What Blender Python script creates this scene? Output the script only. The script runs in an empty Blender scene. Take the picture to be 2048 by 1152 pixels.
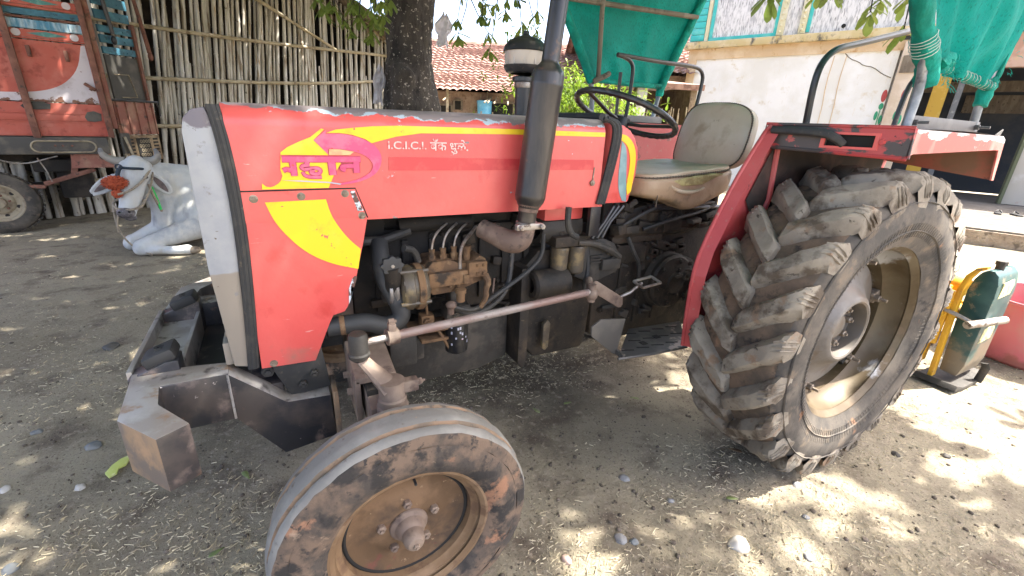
import bpy, bmesh, math, random
from mathutils import Vector, Matrix, Euler, noise
random.seed(7)
R = random.uniform
PI = math.pi
scene = bpy.context.scene
COL = scene.collection

# ------------------------------------------------------------------ materials
def lin(h):
    h = h.lstrip('#'); o = []
    for i in (0, 2, 4):
        c = int(h[i:i+2], 16)/255
        o.append(c/12.92 if c <= .04045 else ((c+.055)/1.055)**2.4)
    return tuple(o)

def pm(name, base, layers=(), rough=.6, metal=0., bump=None, rough2=None, coat=0., transl=0., spec=.5, bump2=None):
    """procedural material; layers = (colour, scale, lo, hi[, stretch[, detail[, axis mask (axis, a, b)]]])"""
    m = bpy.data.materials.new(name); m.use_nodes = True
    nt = m.node_tree; N = nt.nodes; L = nt.links
    b = N['Principled BSDF']
    tc = N.new('ShaderNodeTexCoord')
    def nz(scale, stretch=(1, 1, 1), detail=6, off=0.):
        mp = N.new('ShaderNodeMapping'); mp.inputs['Scale'].default_value = stretch
        mp.inputs['Location'].default_value = (off, off*.7, -off*.4)
        L.new(tc.outputs['Object'], mp.inputs['Vector'])
        n = N.new('ShaderNodeTexNoise'); n.inputs['Scale'].default_value = scale
        n.inputs['Detail'].default_value = detail; n.inputs['Roughness'].default_value = .6
        L.new(mp.outputs['Vector'], n.inputs['Vector'])
        return n.outputs['Fac']
    rgb = N.new('ShaderNodeRGB'); rgb.outputs[0].default_value = (*base, 1)
    cur = rgb.outputs[0]; lastmask = None
    for i, ly in enumerate(layers):
        col, sc, lo, hi = ly[:4]
        st = ly[4] if len(ly) > 4 and ly[4] else (1, 1, 1)
        de = ly[5] if len(ly) > 5 and ly[5] else 6
        f = nz(sc, st, de, 3.1*i+.37)
        for ax, a, bb, amt in ([ly[6]] if isinstance(ly[6][0], str) else ly[6]) if len(ly) > 6 and ly[6] else ():
            sp = N.new('ShaderNodeSeparateXYZ'); L.new(tc.outputs['Object'], sp.inputs[0])
            mr0 = N.new('ShaderNodeMapRange'); mr0.inputs['From Min'].default_value = a
            mr0.inputs['From Max'].default_value = bb; mr0.inputs['To Min'].default_value = -amt
            mr0.inputs['To Max'].default_value = amt
            L.new(sp.outputs['xyz'.index(ax)], mr0.inputs['Value'])
            ad = N.new('ShaderNodeMath'); ad.operation = 'ADD'
            L.new(f, ad.inputs[0]); L.new(mr0.outputs[0], ad.inputs[1]); f = ad.outputs[0]
        mr = N.new('ShaderNodeMapRange'); mr.inputs['From Min'].default_value = lo
        mr.inputs['From Max'].default_value = hi; L.new(f, mr.inputs['Value'])
        mx = N.new('ShaderNodeMix'); mx.data_type = 'RGBA'
        L.new(mr.outputs[0], mx.inputs[0]); L.new(cur, mx.inputs[6])
        mx.inputs[7].default_value = (*col, 1); cur = mx.outputs[2]; lastmask = mr.outputs[0]
    L.new(cur, b.inputs['Base Color'])
    b.inputs['Roughness'].default_value = rough; b.inputs['Metallic'].default_value = metal
    b.inputs['Specular IOR Level'].default_value = spec
    if coat: b.inputs['Coat Weight'].default_value = coat; b.inputs['Coat Roughness'].default_value = .15
    if rough2 is not None and lastmask is not None:
        mr = N.new('ShaderNodeMapRange'); mr.inputs['To Min'].default_value = rough; mr.inputs['To Max'].default_value = rough2
        L.new(lastmask, mr.inputs['Value']); L.new(mr.outputs[0], b.inputs['Roughness'])
    nrm = None
    for bp in (bump, bump2):
        if bp:
            sc, strength, dist = bp[:3]; st = bp[3] if len(bp) > 3 else (1, 1, 1)
            bn = N.new('ShaderNodeBump'); bn.inputs['Strength'].default_value = strength
            bn.inputs['Distance'].default_value = dist
            L.new(nz(sc, st, 8, 9.), bn.inputs['Height'])
            if nrm: L.new(nrm, bn.inputs['Normal'])
            nrm = bn.outputs[0]
    if nrm: L.new(nrm, b.inputs['Normal'])
    if transl:
        tr = N.new('ShaderNodeBsdfTranslucent'); L.new(cur, tr.inputs['Color'])
        ms = N.new('ShaderNodeMixShader'); ms.inputs[0].default_value = transl
        L.new(b.outputs[0], ms.inputs[1]); L.new(tr.outputs[0], ms.inputs[2])
        L.new(ms.outputs[0], N['Material Output'].inputs['Surface'])
    return m

# ------------------------------------------------------------------ mesh builder
class MB:
    def __init__(s): s.v = []; s.f = []; s.m = []
    def add(s, vs, fs, mi=0, M=None):
        o = len(s.v)
        for p in vs:
            p = Vector(p)
            s.v.append(M @ p if M is not None else p)
        for f in fs: s.f.append([o+i for i in f]); s.m.append(mi)
        return s
    def bm(s, b, mi=0, M=None):
        b.verts.index_update()
        s.add([v.co.copy() for v in b.verts], [[v.index for v in f.verts] for f in b.faces], mi, M); b.free(); return s
    def box(s, c, d, rot=None, bev=0., mi=0, taper=None):
        b = bmesh.new(); bmesh.ops.create_cube(b, size=1.)
        for v in b.verts:
            k = 1.
            if taper and v.co.z > 0: k = taper
            v.co = Vector((v.co.x*d[0]*k, v.co.y*d[1]*k, v.co.z*d[2]))
        if bev: bmesh.ops.bevel(b, geom=b.edges[:], offset=bev, segments=2, profile=.6, affect='EDGES')
        M = Matrix.Translation(Vector(c))
        if rot is not None: M = M @ (rot if isinstance(rot, Matrix) else Euler(rot).to_matrix().to_4x4())
        return s.bm(b, mi, M)
    def prism(s, poly, ax, a, b_, bev=0., mi=0, M=None):
        """polygon in the two axes other than ax, extruded along ax from a to b_"""
        def P(u, w, t):
            return {'x': (t, u, w), 'y': (u, t, w), 'z': (u, w, t)}[ax]
        b = bmesh.new(); n = len(poly)
        lo = [b.verts.new(P(u, w, a)) for u, w in poly]; hi = [b.verts.new(P(u, w, b_)) for u, w in poly]
        b.faces.new(lo[::-1]); b.faces.new(hi)
        for i in range(n): b.faces.new((lo[i], lo[(i+1) % n], hi[(i+1) % n], hi[i]))
        bmesh.ops.recalc_face_normals(b, faces=b.faces[:])
        if bev: bmesh.ops.bevel(b, geom=b.edges[:], offset=bev, segments=2, profile=.6, affect='EDGES')
        return s.bm(b, mi, M)
    def tube(s, pts, r, n=10, mi=0, caps=True, smooth=0, flat=None):
        pts = [Vector(p) for p in pts]; rr = list(r) if isinstance(r, (list, tuple)) else [r]*len(pts)
        for _ in range(smooth):      # Chaikin
            q = [pts[0]]; qr = [rr[0]]
            for i in range(len(pts)-1):
                q += [pts[i].lerp(pts[i+1], .25), pts[i].lerp(pts[i+1], .75)]
                qr += [rr[i]*.75+rr[i+1]*.25, rr[i]*.25+rr[i+1]*.75]
            q.append(pts[-1]); qr.append(rr[-1]); pts, rr = q, qr
        o = len(s.v); prev = None
        for i, p in enumerate(pts):
            t = (pts[min(i+1, len(pts)-1)]-pts[max(i-1, 0)]).normalized()
            if prev is None:
                a = Vector((0, 0, 1)) if abs(t.z) < .9 else Vector((1, 0, 0))
                u = t.cross(a).normalized()
            else:
                u = (prev - t*prev.dot(t)).normalized()
            prev = u; w = t.cross(u)
            for k in range(n):
                an = 2*PI*k/n
                s.v.append(p + (u*math.cos(an) + w*math.sin(an)*(flat or 1))*rr[i])
        for i in range(len(pts)-1):
            for k in range(n):
                a = o+i*n+k; b = o+i*n+(k+1) % n
                s.f.append([a, b, b+n, a+n]); s.m.append(mi)
        if caps:
            s.f.append([o+k for k in range(n)][::-1]); s.m.append(mi)
            e = o+(len(pts)-1)*n; s.f.append([e+k for k in range(n)]); s.m.append(mi)
        return s
    def lathe(s, prof, M=None, n=48, mi=0, closed=False):
        """prof: (radius, height) around local Z"""
        o = len(s.v); k = len(prof)
        for i in range(n):
            a = 2*PI*i/n; c, sn = math.cos(a), math.sin(a)
            for r_, h in prof:
                p = Vector((r_*c, r_*sn, h)); s.v.append(M @ p if M is not None else p)
        for i in range(n):
            j = (i+1) % n
            for q in range(k if closed else k-1):
                q2 = (q+1) % k
                s.f.append([o+i*k+q, o+j*k+q, o+j*k+q2, o+i*k+q2]); s.m.append(mi)
        return s
    def cyl(s, a, b, r, n=12, mi=0, r2=None):
        return s.tube([a, b], [r, r2 if r2 is not None else r], n, mi)
    def ball(s, c, r, n=12, mi=0, M=None):
        if not isinstance(r, (tuple, list)): r = (r, r, r)
        b = bmesh.new(); bmesh.ops.create_uvsphere(b, u_segments=n, v_segments=max(6, n//2+2), radius=1)
        T = Matrix.Translation(Vector(c)) @ (M or Matrix()) @ Matrix.Diagonal((*r, 1))
        return s.bm(b, mi, T)
    def capsule(s, a, b, ra, rb, n=14):
        a = Vector(a); b = Vector(b); d = b-a; L = max(d.length, 1e-5)
        q = d.to_track_quat('Z', 'Y').to_matrix().to_4x4(); prof = []
        for i in range(6): t = -PI/2+PI/2*i/5; prof.append((max(ra*math.cos(t), 1e-4), ra*math.sin(t)))
        for i in range(6): t = PI/2*i/5; prof.append((max(rb*math.cos(t), 1e-4), L+rb*math.sin(t)))
        k = len(prof); o = len(s.v)
        s.lathe(prof, Matrix.Translation(a) @ q, n)
        s.f.append([o+i*k for i in range(n)][::-1]); s.m.append(0)
        s.f.append([o+i*k+k-1 for i in range(n)]); s.m.append(0)
        return s
    def hexnut(s, c, r, h, axis='y', mi=0):
        M = Matrix.Translation(Vector(c)) @ {'y': Matrix.Rotation(PI/2, 4, 'X'), 'z': Matrix(), 'x': Matrix.Rotation(PI/2, 4, 'Y')}[axis]
        prof = [(1e-4, -h), (r*.98, -h), (r, -h*.8), (r, h*.8), (r*.85, h), (r*.45, h), (r*.45, h*1.7), (1e-4, h*1.7)]
        return s.lathe(prof, M, 6, mi)
    def build(s, name, mats, parent=None, origin=None, angle=32, flatshade=False):
        me = bpy.data.meshes.new(name)
        off = Vector((0, 0, 0))
        if parent is not None: off = Vector(parent.get('_o', (0, 0, 0)))
        elif origin is not None: off = Vector(origin)
        me.from_pydata([v-off for v in s.v], [], s.f); me.update()
        mats = mats if isinstance(mats, (list, tuple)) else [mats]
        for m in mats: me.materials.append(m)
        if len(mats) > 1: me.polygons.foreach_set('material_index', s.m)
        if not flatshade:
            me.polygons.foreach_set('use_smooth', [True]*len(me.polygons)); me.set_sharp_from_angle(angle=math.radians(angle))
        o = bpy.data.objects.new(name, me); COL.objects.link(o)
        if parent is not None: o.parent = parent; o['_o'] = tuple(off)
        elif origin is not None: o.location = off; o['_o'] = tuple(off)
        else: o['_o'] = (0, 0, 0)
        return o

def thing(name, label, cat, loc=(0, 0, 0), rz=0., group=None, local=False):
    o = bpy.data.objects.new(name, None); COL.objects.link(o); o.empty_display_size = .2
    o.location = loc; o.rotation_euler = (0, 0, rz); o['label'] = label; o['category'] = cat
    if group: o['group'] = group
    o['_o'] = (0, 0, 0) if local else tuple(loc)
    return o
def tag(o, label, cat, group=None):
    o['label'] = label; o['category'] = cat
    if group: o['group'] = group
    return o
def struct(o, kind='structure'):
    o['kind'] = kind; return o
def remesh(mb, voxel, it=4, fac=.5):
    """union of overlapping closed shapes -> one continuous smooth surface; returns an MB"""
    o = mb.build('tmp', pm_tmp)
    md = o.modifiers.new('r', 'REMESH'); md.mode = 'VOXEL'; md.voxel_size = voxel
    if it:
        sm = o.modifiers.new('s', 'SMOOTH'); sm.factor = fac; sm.iterations = it
    dg = bpy.context.evaluated_depsgraph_get(); ev = o.evaluated_get(dg); me = ev.to_mesh()
    r = MB(); r.add([v.co.copy() for v in me.vertices], [list(p.vertices) for p in me.polygons])
    ev.to_mesh_clear(); me2 = o.data; bpy.data.objects.remove(o); bpy.data.meshes.remove(me2)
    return r
pm_tmp = bpy.data.materials.new('tmp')
def displace(mb, amp, sc, seed=0.):
    for i, v in enumerate(mb.v):
        n = noise.noise_vector(Vector(v)*sc+Vector((seed, seed, seed))); mb.v[i] = v + n*amp
    return mb
def text_mb(txt, size, x, z, y, width=None, depth=.0006, shear=0., height=None, bold=0.):
    """lettering standing in the XZ plane, facing -Y, lower left corner at (x, z)"""
    cu = bpy.data.curves.new('t', 'FONT'); cu.body = txt; cu.size = size; cu.extrude = depth; cu.shear = shear; cu.offset = bold
    o = bpy.data.objects.new('t', cu); COL.objects.link(o)
    dg = bpy.context.evaluated_depsgraph_get(); dg.update(); me = o.evaluated_get(dg).to_mesh()
    vs = [v.co.copy() for v in me.vertices]; fs = [list(p.vertices) for p in me.polygons]
    bpy.data.objects.remove(o)
    mb = MB()
    if not vs: return mb
    x0 = min(v.x for v in vs); x1 = max(v.x for v in vs); y0 = min(v.y for v in vs); y1 = max(v.y for v in vs)
    kx = width/(x1-x0) if width else 1.; ky = height/(y1-y0) if height else (kx if width else 1.)
    mb.add([(x+(v.x-x0)*kx, y-v.z, z+(v.y-y0)*ky) for v in vs], fs)
    return mb

# ------------------------------------------------------------------ camera, light, sky
cam = bpy.data.cameras.new('camera'); co = bpy.data.objects.new('camera', cam); COL.objects.link(co)
cr, cu_, cd = Vector((0.88651111, -0.46097489, 0.04000263)), Vector((0.12593892, 0.32357527, 0.93778379)), Vector((0.44523864, 0.82631786, -0.34490775))
co.matrix_world = Matrix(((cr.x, cu_.x, -cd.x, 0.13176329), (cr.y, cu_.y, -cd.y, -1.68971472), (cr.z, cu_.z, -cd.z, 1.39156672), (0, 0, 0, 1)))
cam.sensor_width = 36; cam.lens = 890.2794/2048*36; cam.clip_end = 2000; cam.clip_start = .02
scene.camera = co
SUN_H, SUN_E = math.radians(-28), math.radians(60)
sd = Vector((math.cos(SUN_H)*math.cos(SUN_E), math.sin(SUN_H)*math.cos(SUN_E), math.sin(SUN_E)))
sl = bpy.data.lights.new('sun', 'SUN'); sl.energy = 3.4; sl.angle = math.radians(.53); sl.color = (1., .95, .86)
so = bpy.data.objects.new('sun', sl); COL.objects.link(so); so.rotation_euler = sd.to_track_quat('Z', 'Y').to_euler()
so.location = (4, -3, 12)
w = bpy.data.worlds.new('World'); scene.world = w; w.use_nodes = True
wn = w.node_tree.nodes; sky = wn.new('ShaderNodeTexSky'); sky.sky_type = 'NISHITA'; sky.sun_disc = False
sky.sun_elevation = SUN_E; sky.sun_rotation = PI/2-SUN_H; sky.air_density = .7; sky.dust_density = 5.; sky.ozone_density = 0.
w.node_tree.links.new(sky.outputs[0], wn['Background'].inputs['Color']); wn['Background'].inputs['Strength'].default_value = .15
scene.view_settings.view_transform = 'Standard'; scene.view_settings.look = 'None'
scene.view_settings.exposure = 2.7; scene.view_settings.gamma = 1
scene.cycles.max_bounces = 8; scene.cycles.diffuse_bounces = 5; scene.cycles.glossy_bounces = 3; scene.cycles.transparent_max_bounces = 6
scene.cycles.use_denoising = True
scene.cycles.sample_clamp_indirect = 8
# ------------------------------------------------------------------ tractor materials
M = {}
M['red'] = pm('red_paint', (.60, .078, .072), [((.66, .12, .105), 2.2, .42, .68), ((.53, .06, .052), 9, .60, .72), ((.66, .30, .27), 40, .70, .74, (.35, 1, 2.5)), ((.36, .10, .07), 5, .66, .72), ((.34, .15, .115), 6, .56, .72, (1, 1, 1), 6, ('z', .90, .68, .14))], rough=.34, rough2=.5, coat=.15, bump=(180, .03, .002), bump2=(3.5, .22, .03))
M['red_hood'] = pm('hood_red_paint', (.60, .078, .072),
    [((.66, .12, .105), 2.2, .42, .68), ((.53, .06, .052), 9, .62, .74), ((.66, .30, .27), 45, .715, .75, (.35, 1, 2.5)),
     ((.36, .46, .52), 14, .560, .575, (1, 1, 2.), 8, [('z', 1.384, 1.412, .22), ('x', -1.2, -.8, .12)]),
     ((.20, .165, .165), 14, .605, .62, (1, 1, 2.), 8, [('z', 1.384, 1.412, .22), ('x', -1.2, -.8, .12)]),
     ((.42, .33, .31), 5, .53, .64, (1, 1, 1), 5, ('z', 1.392, 1.425, .18))], rough=.34, rough2=.42, coat=.15, bump=(180, .03, .002), bump2=(3.5, .22, .03))  # last layer paints a pinkish glint along the hood's top edge
M['red_old'] = pm('worn_red_paint', (.40, .052, .055), [((.47, .10, .095), 3, .4, .7), ((.13, .05, .04), 7, .63, .68), ((.05, .035, .03), 5, .68, .70), ((.30, .17, .13), 30, .62, .72)], rough=.5, bump=(120, .06, .002))
M['fender_edge'] = pm('worn_fender_top', (.40, .05, .05), [((.055, .045, .045), 6, .44, .47, (1, 1, 2)), ((.40, .08, .075), 14, .60, .63), ((.02, .02, .02), 25, .66, .7)], rough=.45, rough2=.6)
M['fender_lit'] = pm('peeling_fender_paint', (.42, .075, .065), [((.52, .20, .17), 9, .50, .60, (1, 1, .3)), ((.55, .52, .52), 7, .60, .63, (1, 1, 3), 7, ('z', 1.36, 1.43, .16)), ((.30, .20, .12), 30, .66, .72)], rough=.42)
M['liner'] = pm('dusty_fender_underside', (.33, .10, .07), [((.20, .11, .07), 6, .45, .6), ((.07, .045, .035), 12, .6, .7)], rough=.8)
M['yellow'] = pm('yellow_decal', (.80, .52, .005), [((.78, .56, .06), 5, .5, .7), ((.68, .38, .02), 12, .58, .68), ((.60, .10, .075), 30, .665, .68)], rough=.38, coat=.1)
M['peach'] = pm('faded_peach_decal', (.72, .42, .20), [((.66, .30, .16), 22, .5, .6)], rough=.45)
M['magenta'] = pm('magenta_decal', (.58, .065, .17), [((.64, .13, .22), 18, .5, .62), ((.60, .06, .05), 70, .62, .66)], rough=.42)
M['magenta_dark'] = pm('dark_magenta_outline', (.40, .020, .08), [((.48, .04, .10), 30, .55, .65)], rough=.45)
M['decal_silver'] = pm('silver_decal', (.42, .42, .50), [((.55, .25, .3), 25, .6, .66)], rough=.4)
M['white_letter'] = pm('white_lettering', (.68, .50, .47), [((.64, .17, .16), 60, .53, .60)], rough=.5)
M['band_red'] = pm('dark_red_band', (.52, .045, .05), [((.60, .078, .072), 14, .5, .62)], rough=.4)
M['bare'] = pm('bare_primer', (.52, .58, .63), [((.10, .05, .04), 30, .50, .53)], rough=.5)
M['silver'] = pm('silver_nose_paint', (.30, .31, .32),
    [((.24, .255, .28), 7, .5, .65), ((.235, .205, .17), 3, .44, .48, (1, 1, 1), 4, ('z', 1.02, .96, .3)), ((.13, .115, .13), 8, .58, .63, (1, 1, 2), 6, ('z', 1.33, 1.38, .22)), ((.19, .18, .18), 30, .62, .68), ((.10, .07, .05), 70, .70, .74)], rough=.45, rough2=.6)
M['rubber'] = pm('black_rubber', (.022, .022, .022), [((.055, .05, .042), 10, .5, .7), ((.11, .085, .06), 30, .64, .72)], rough=.65)
M['chrome_black'] = pm('black_enamel', (.018, .018, .020), [((.055, .050, .046), 6, .5, .7), ((.10, .07, .05), 40, .62, .7)], rough=.32, rough2=.5)
M['exhaust'] = pm('black_exhaust_paint', (.018, .017, .018), [((.060, .050, .042), 7, .52, .64, (1, 1, .2)), ((.10, .055, .035), 18, .60, .68)], rough=.30, rough2=.5)
M['exhaust_hot'] = pm('scorched_iron', (.12, .080, .062), [((.20, .14, .105), 12, .48, .62), ((.04, .028, .022), 25, .56, .66)], rough=.75)
M['glass'] = pm('dusty_clear_bowl', (.42, .38, .34), [((.30, .27, .23), 14, .5, .65, (1, 1, .3))], rough=.18, spec=.6)
M['grime'] = pm('oily_engine_iron', (.019, .0145, .0105), [((.046, .032, .020), 7, .48, .62), ((.008, .0065, .005), 14, .52, .62), ((.085, .061, .041), 45, .62, .72)], rough=.72, bump=(70, .35, .006))
M['greyiron'] = pm('grey_dusty_iron', (.032, .029, .025), [((.068, .057, .045), 9, .48, .62), ((.025, .021, .017), 14, .54, .64)], rough=.68, bump=(60, .25, .005))
M['dark'] = pm('black_engine_void', (.010, .009, .008), [((.03, .025, .02), 9, .55, .7)], rough=.85)
M['ochre'] = pm('dust_caked_pump', (.165, .092, .043), [((.095, .053, .027), 16, .46, .58), ((.20, .125, .066), 30, .56, .68), ((.03, .021, .014), 10, .58, .66)], rough=.85, bump=(90, .3, .004))
M['steel'] = pm('worn_steel', (.34, .31, .28), [((.18, .13, .10), 14, .48, .62), ((.09, .07, .055), 30, .58, .68)], rough=.42, metal=.55)
M['rod'] = pm('rusty_track_rod', (.19, .125, .11), [((.24, .215, .20), 6, .46, .58, (.4, 1, 1)), ((.34, .085, .075), 5, .58, .64, (.4, 1, 1)), ((.09, .06, .05), 40, .6, .7)], rough=.5, metal=.2)
M['axle'] = pm('dusty_rust_axle', (.155, .11, .085), [((.22, .165, .125), 8, .46, .6), ((.075, .05, .04), 13, .54, .64), ((.30, .085, .07), 11, .68, .7)], rough=.7, bump=(80, .2, .004))
M['filter'] = pm('black_oil_filter', (.012, .012, .013), [((.04, .035, .03), 18, .55, .68)], rough=.35)
M['fuel'] = pm('dusty_fuel_filter', (.085, .068, .048), [((.19, .14, .07), 20, .5, .62), ((.05, .04, .03), 9, .56, .66)], rough=.45)
M['hose'] = pm('grey_rubber_hose', (.028, .029, .030), [((.070, .067, .062), 9, .50, .66), ((.03, .03, .03), 14, .56, .66)], rough=.6)
M['tyre'] = pm('dusty_tyre_side', (.045, .040, .035), [((.105, .088, .070), 7, .40, .62), ((.15, .115, .082), 11, .56, .68), ((.24, .125, .07), 9, .66, .74), ((.035, .03, .028), 13, .60, .68)], rough=.85, bump=(60, .35, .004))
M['carcass'] = pm('dusty_tyre_floor', (.085, .063, .044), [((.155, .103, .066), 8, .44, .6), ((.036, .029, .023), 14, .54, .64), ((.24, .145, .09), 12, .62, .70)], rough=.92, bump=(55, .5, .006))
M['lug'] = pm('grey_tyre_lug', (.20, .172, .136), [((.26, .228, .18), 9, .45, .60), ((.085, .064, .045), 8, .50, .60), ((.21, .138, .088), 11, .58, .66), ((.05, .038, .028), 30, .62, .70)], rough=.85, bump=(75, .4, .005))
M['fronttread'] = pm('grey_rib_tread', (.18, .172, .158), [((.24, .228, .208), 8, .45, .62), ((.11, .09, .07), 22, .60, .68), ((.30, .20, .13), 14, .66, .70)], rough=.85, bump=(70, .4, .004))
M['groove'] = pm('dusty_tread_groove', (.26, .175, .115), [((.17, .13, .095), 14, .48, .6), ((.10, .085, .07), 24, .56, .66)], rough=.95, bump=(60, .5, .005))
M['frontside'] = pm('dusty_front_tyre_side', (.055, .045, .038), [((.145, .10, .070), 9, .42, .56), ((.026, .023, .021), 11, .50, .58), ((.26, .135, .08), 8, .60, .66), ((.30, .215, .15), 7, .63, .68), ((.035, .03, .027), 45, .58, .66)], rough=.9, bump=(60, .45, .005))
M['rimf'] = pm('ochre_dust_rim', (.155, .094, .048), [((.21, .135, .078), 9, .46, .6), ((.11, .062, .034), 14, .54, .64), ((.09, .06, .04), 30, .64, .72)], rough=.82, bump=(110, .15, .003))
M['discf'] = pm('rusty_front_disc', (.100, .057, .027), [((.15, .088, .045), 9, .46, .6), ((.06, .037, .022), 6, .50, .62), ((.13, .045, .03), 12, .62, .70), ((.28, .19, .11), 24, .64, .70)], rough=.85, bump=(110, .15, .003))
M['rimr'] = pm('dusty_silver_rim', (.105, .080, .046), [((.072, .048, .022), 5, .40, .54), ((.34, .34, .345), 4, .58, .66), ((.11, .075, .042), 13, .60, .68)], rough=.5, metal=.25, rough2=.6)
M['discr'] = pm('dusty_grey_disc', (.115, .100, .085), [((.165, .150, .135), 6, .46, .6), ((.13, .10, .075), 10, .54, .66)], rough=.5, metal=.2)
M['bumper'] = pm('scuffed_black_bumper', (.020, .021, .026), [((.060, .050, .046), 5, .48, .60), ((.19, .145, .125), 6, .55, .64), ((.17, .095, .06), 12, .64, .72), ((.30, .27, .25), 40, .68, .72)], rough=.38, rough2=.55, bump=(100, .1, .002))
M['bumper_top'] = pm('scuffed_bare_bumper_top', (.33, .295, .265), [((.45, .43, .41), 6, .46, .58), ((.10, .085, .078), 11, .56, .64), ((.34, .22, .14), 9, .60, .68), ((.50, .48, .46), 30, .64, .70)], rough=.36, metal=.3, bump=(100, .1, .002))
M['bumper_rust'] = pm('rusty_bumper_face', (.27, .18, .11), [((.15, .12, .10), 6, .46, .58), ((.33, .21, .125), 12, .54, .64), ((.06, .05, .05), 9, .64, .70)], rough=.55, bump=(100, .1, .002))
M['vinyl'] = pm('taupe_vinyl', (.46, .36, .255), [((.54, .44, .34), 3, .45, .62), ((.36, .265, .175), 6, .54, .66), ((.15, .115, .08), 24, .68, .74)], rough=.48, bump=(9, .25, .02), bump2=(260, .12, .001))
M['vinyl_low'] = pm('stained_tan_vinyl', (.36, .25, .16), [((.43, .32, .22), 5, .45, .6), ((.20, .15, .10), 9, .56, .66)], rough=.55, bump=(10, .35, .02), bump2=(200, .12, .001))
M['foam'] = pm('torn_yellow_foam', (.42, .36, .17), [((.28, .22, .10), 22, .5, .62)], rough=.95, bump=(80, .6, .006))
M['stitch'] = pm('dark_stitching', (.10, .08, .06), rough=.8)
M['step'] = pm('worn_step_plate', (.085, .081, .077), [((.14, .128, .115), 8, .5, .6), ((.32, .26, .23), 8, .58, .61)], rough=.45, metal=.3)
M['stepg'] = pm('grey_step_side', (.062, .058, .054), [((.095, .086, .075), 6, .45, .6), ((.09, .075, .06), 10, .58, .68)], rough=.6)
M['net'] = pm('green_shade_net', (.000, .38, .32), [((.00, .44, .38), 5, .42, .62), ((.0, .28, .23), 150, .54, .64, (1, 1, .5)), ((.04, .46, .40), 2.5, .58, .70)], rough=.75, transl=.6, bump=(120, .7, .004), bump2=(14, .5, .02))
M['netfar'] = pm('shaded_green_net', (.000, .25, .20), [((.00, .32, .26), 5, .42, .62), ((.0, .17, .135), 150, .54, .64, (1, 1, .5))], rough=.75, transl=.42, bump=(120, .7, .004), bump2=(14, .5, .02))  # copy of the net with the far side's shade put into its colour
M['netdark'] = pm('wrapped_green_net', (.00, .23, .17), [((.00, .34, .26), 14, .46, .6), ((.0, .11, .085), 9, .58, .68)], rough=.85, transl=.2, bump=(40, .9, .01))
M['thread'] = pm('pale_thread', (.45, .55, .48), rough=.8)
M['pole'] = pm('bluish_steel_pole', (.16, .18, .20), [((.28, .30, .32), 9, .5, .62), ((.06, .06, .065), 14, .58, .68)], rough=.4, metal=.4)
M['wood'] = pm('grey_wood_bar', (.14, .11, .08), [((.20, .165, .125), 12, .45, .6, (1, 1, .2)), ((.06, .045, .035), 20, .58, .68)], rough=.85)
M['darkplate'] = pm('dark_grey_plate', (.085, .080, .078), [((.13, .12, .115), 8, .5, .65)], rough=.5)
M['bolt'] = pm('dusty_bolt', (.20, .16, .12), [((.32, .27, .22), 60, .5, .62)], rough=.5, metal=.4)

# ------------------------------------------------------------------ tractor
T = thing('tractor', 'faded red and yellow farm tractor with black exhaust stack and torn green net canopy', 'tractor', (1.2, 0, 0))
HY = -.34                                    # near hood side
def hood_section(x, ztop=1.42):
    pts = [(HY, 1.118)]
    for i in range(9):
        a = PI - PI/2*i/8
        pts.append((HY+.055+.055*math.cos(a), ztop-.055+.055*math.sin(a)))
    pts += [(-p[0], p[1]) for p in pts[::-1]]
    return [(x, y, z) for y, z in pts]
mb = MB()
xs = [.038, .06, .2, .35, .5, .65, .8, .95, 1.1, 1.215]
rings = [hood_section(x, 1.415+.006*min(1, x)) for x in xs]
for rg in rings: mb.v += [Vector(p) for p in rg]
n = len(rings[0])
for i in range(len(xs)-1):
    for k in range(n-1): mb.f.append([i*n+k, (i+1)*n+k, (i+1)*n+k+1, i*n+k+1]); mb.m.append(0)
# front of the side, down to the joint with the lower panel
for s in (-1, 1):
    mb.prism([(.05, 1.206), (.338, 1.206), (.366, 1.119), (.05, 1.119)] if False else [(.338, 1.1185), (.366, 1.1185), (.366, 1.112)], 'y', s*.3405, s*.335)
mb.box((.80, HY+.006, 1.114), (.87, .010, .008)); mb.box((.80, -HY-.006, 1.114), (.87, .010, .008))
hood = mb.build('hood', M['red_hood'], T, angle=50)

def sheet(poly, y0, d=.0014):
    return MB().prism(poly, 'y', y0-d, y0)
dec = hood
YD = HY-.0015
dome = [(.157, 1.293), (.158, 1.299), (.175, 1.312), (.201, 1.325), (.234, 1.339), (.262, 1.361), (.269, 1.359), (.24, 1.331), (.272, 1.296), (.273, 1.293)]
streak = [(.274, 1.35), (.298, 1.359), (.342, 1.365), (.398, 1.371), (.473, 1.375), (.834, 1.377), (1.212, 1.377), (1.212, 1.362), (.835, 1.361), (.534, 1.356), (.46, 1.345), (.39, 1.326), (.374, 1.3365), (.34, 1.347), (.307, 1.351)]
ylow = [(.103, 1.2055), (.105, 1.22), (.114, 1.212), (.123, 1.2105), (.132, 1.213), (.142, 1.219), (.149, 1.226), (.155, 1.239), (.152, 1.256), (.157, 1.2905), (.305, 1.2905), (.304, 1.272), (.28, 1.234), (.266, 1.2055)]
mb = MB()
for pl_ in (dome, streak, ylow): mb.prism(pl_, 'y', YD-.0008, YD+.001)
d1 = mb.build('yellow_decal', M['yellow'], hood, flatshade=True)
def smoothpoly(pts, it=2):
    for _ in range(it):
        q = []
        for i in range(len(pts)-1):
            a, b = pts[i], pts[i+1]
            q += [(a[0]*.75+b[0]*.25, a[1]*.75+b[1]*.25), (a[0]*.25+b[0]*.75, a[1]*.25+b[1]*.75)]
        pts = [pts[0]]+q+[pts[-1]]
    return pts
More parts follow.
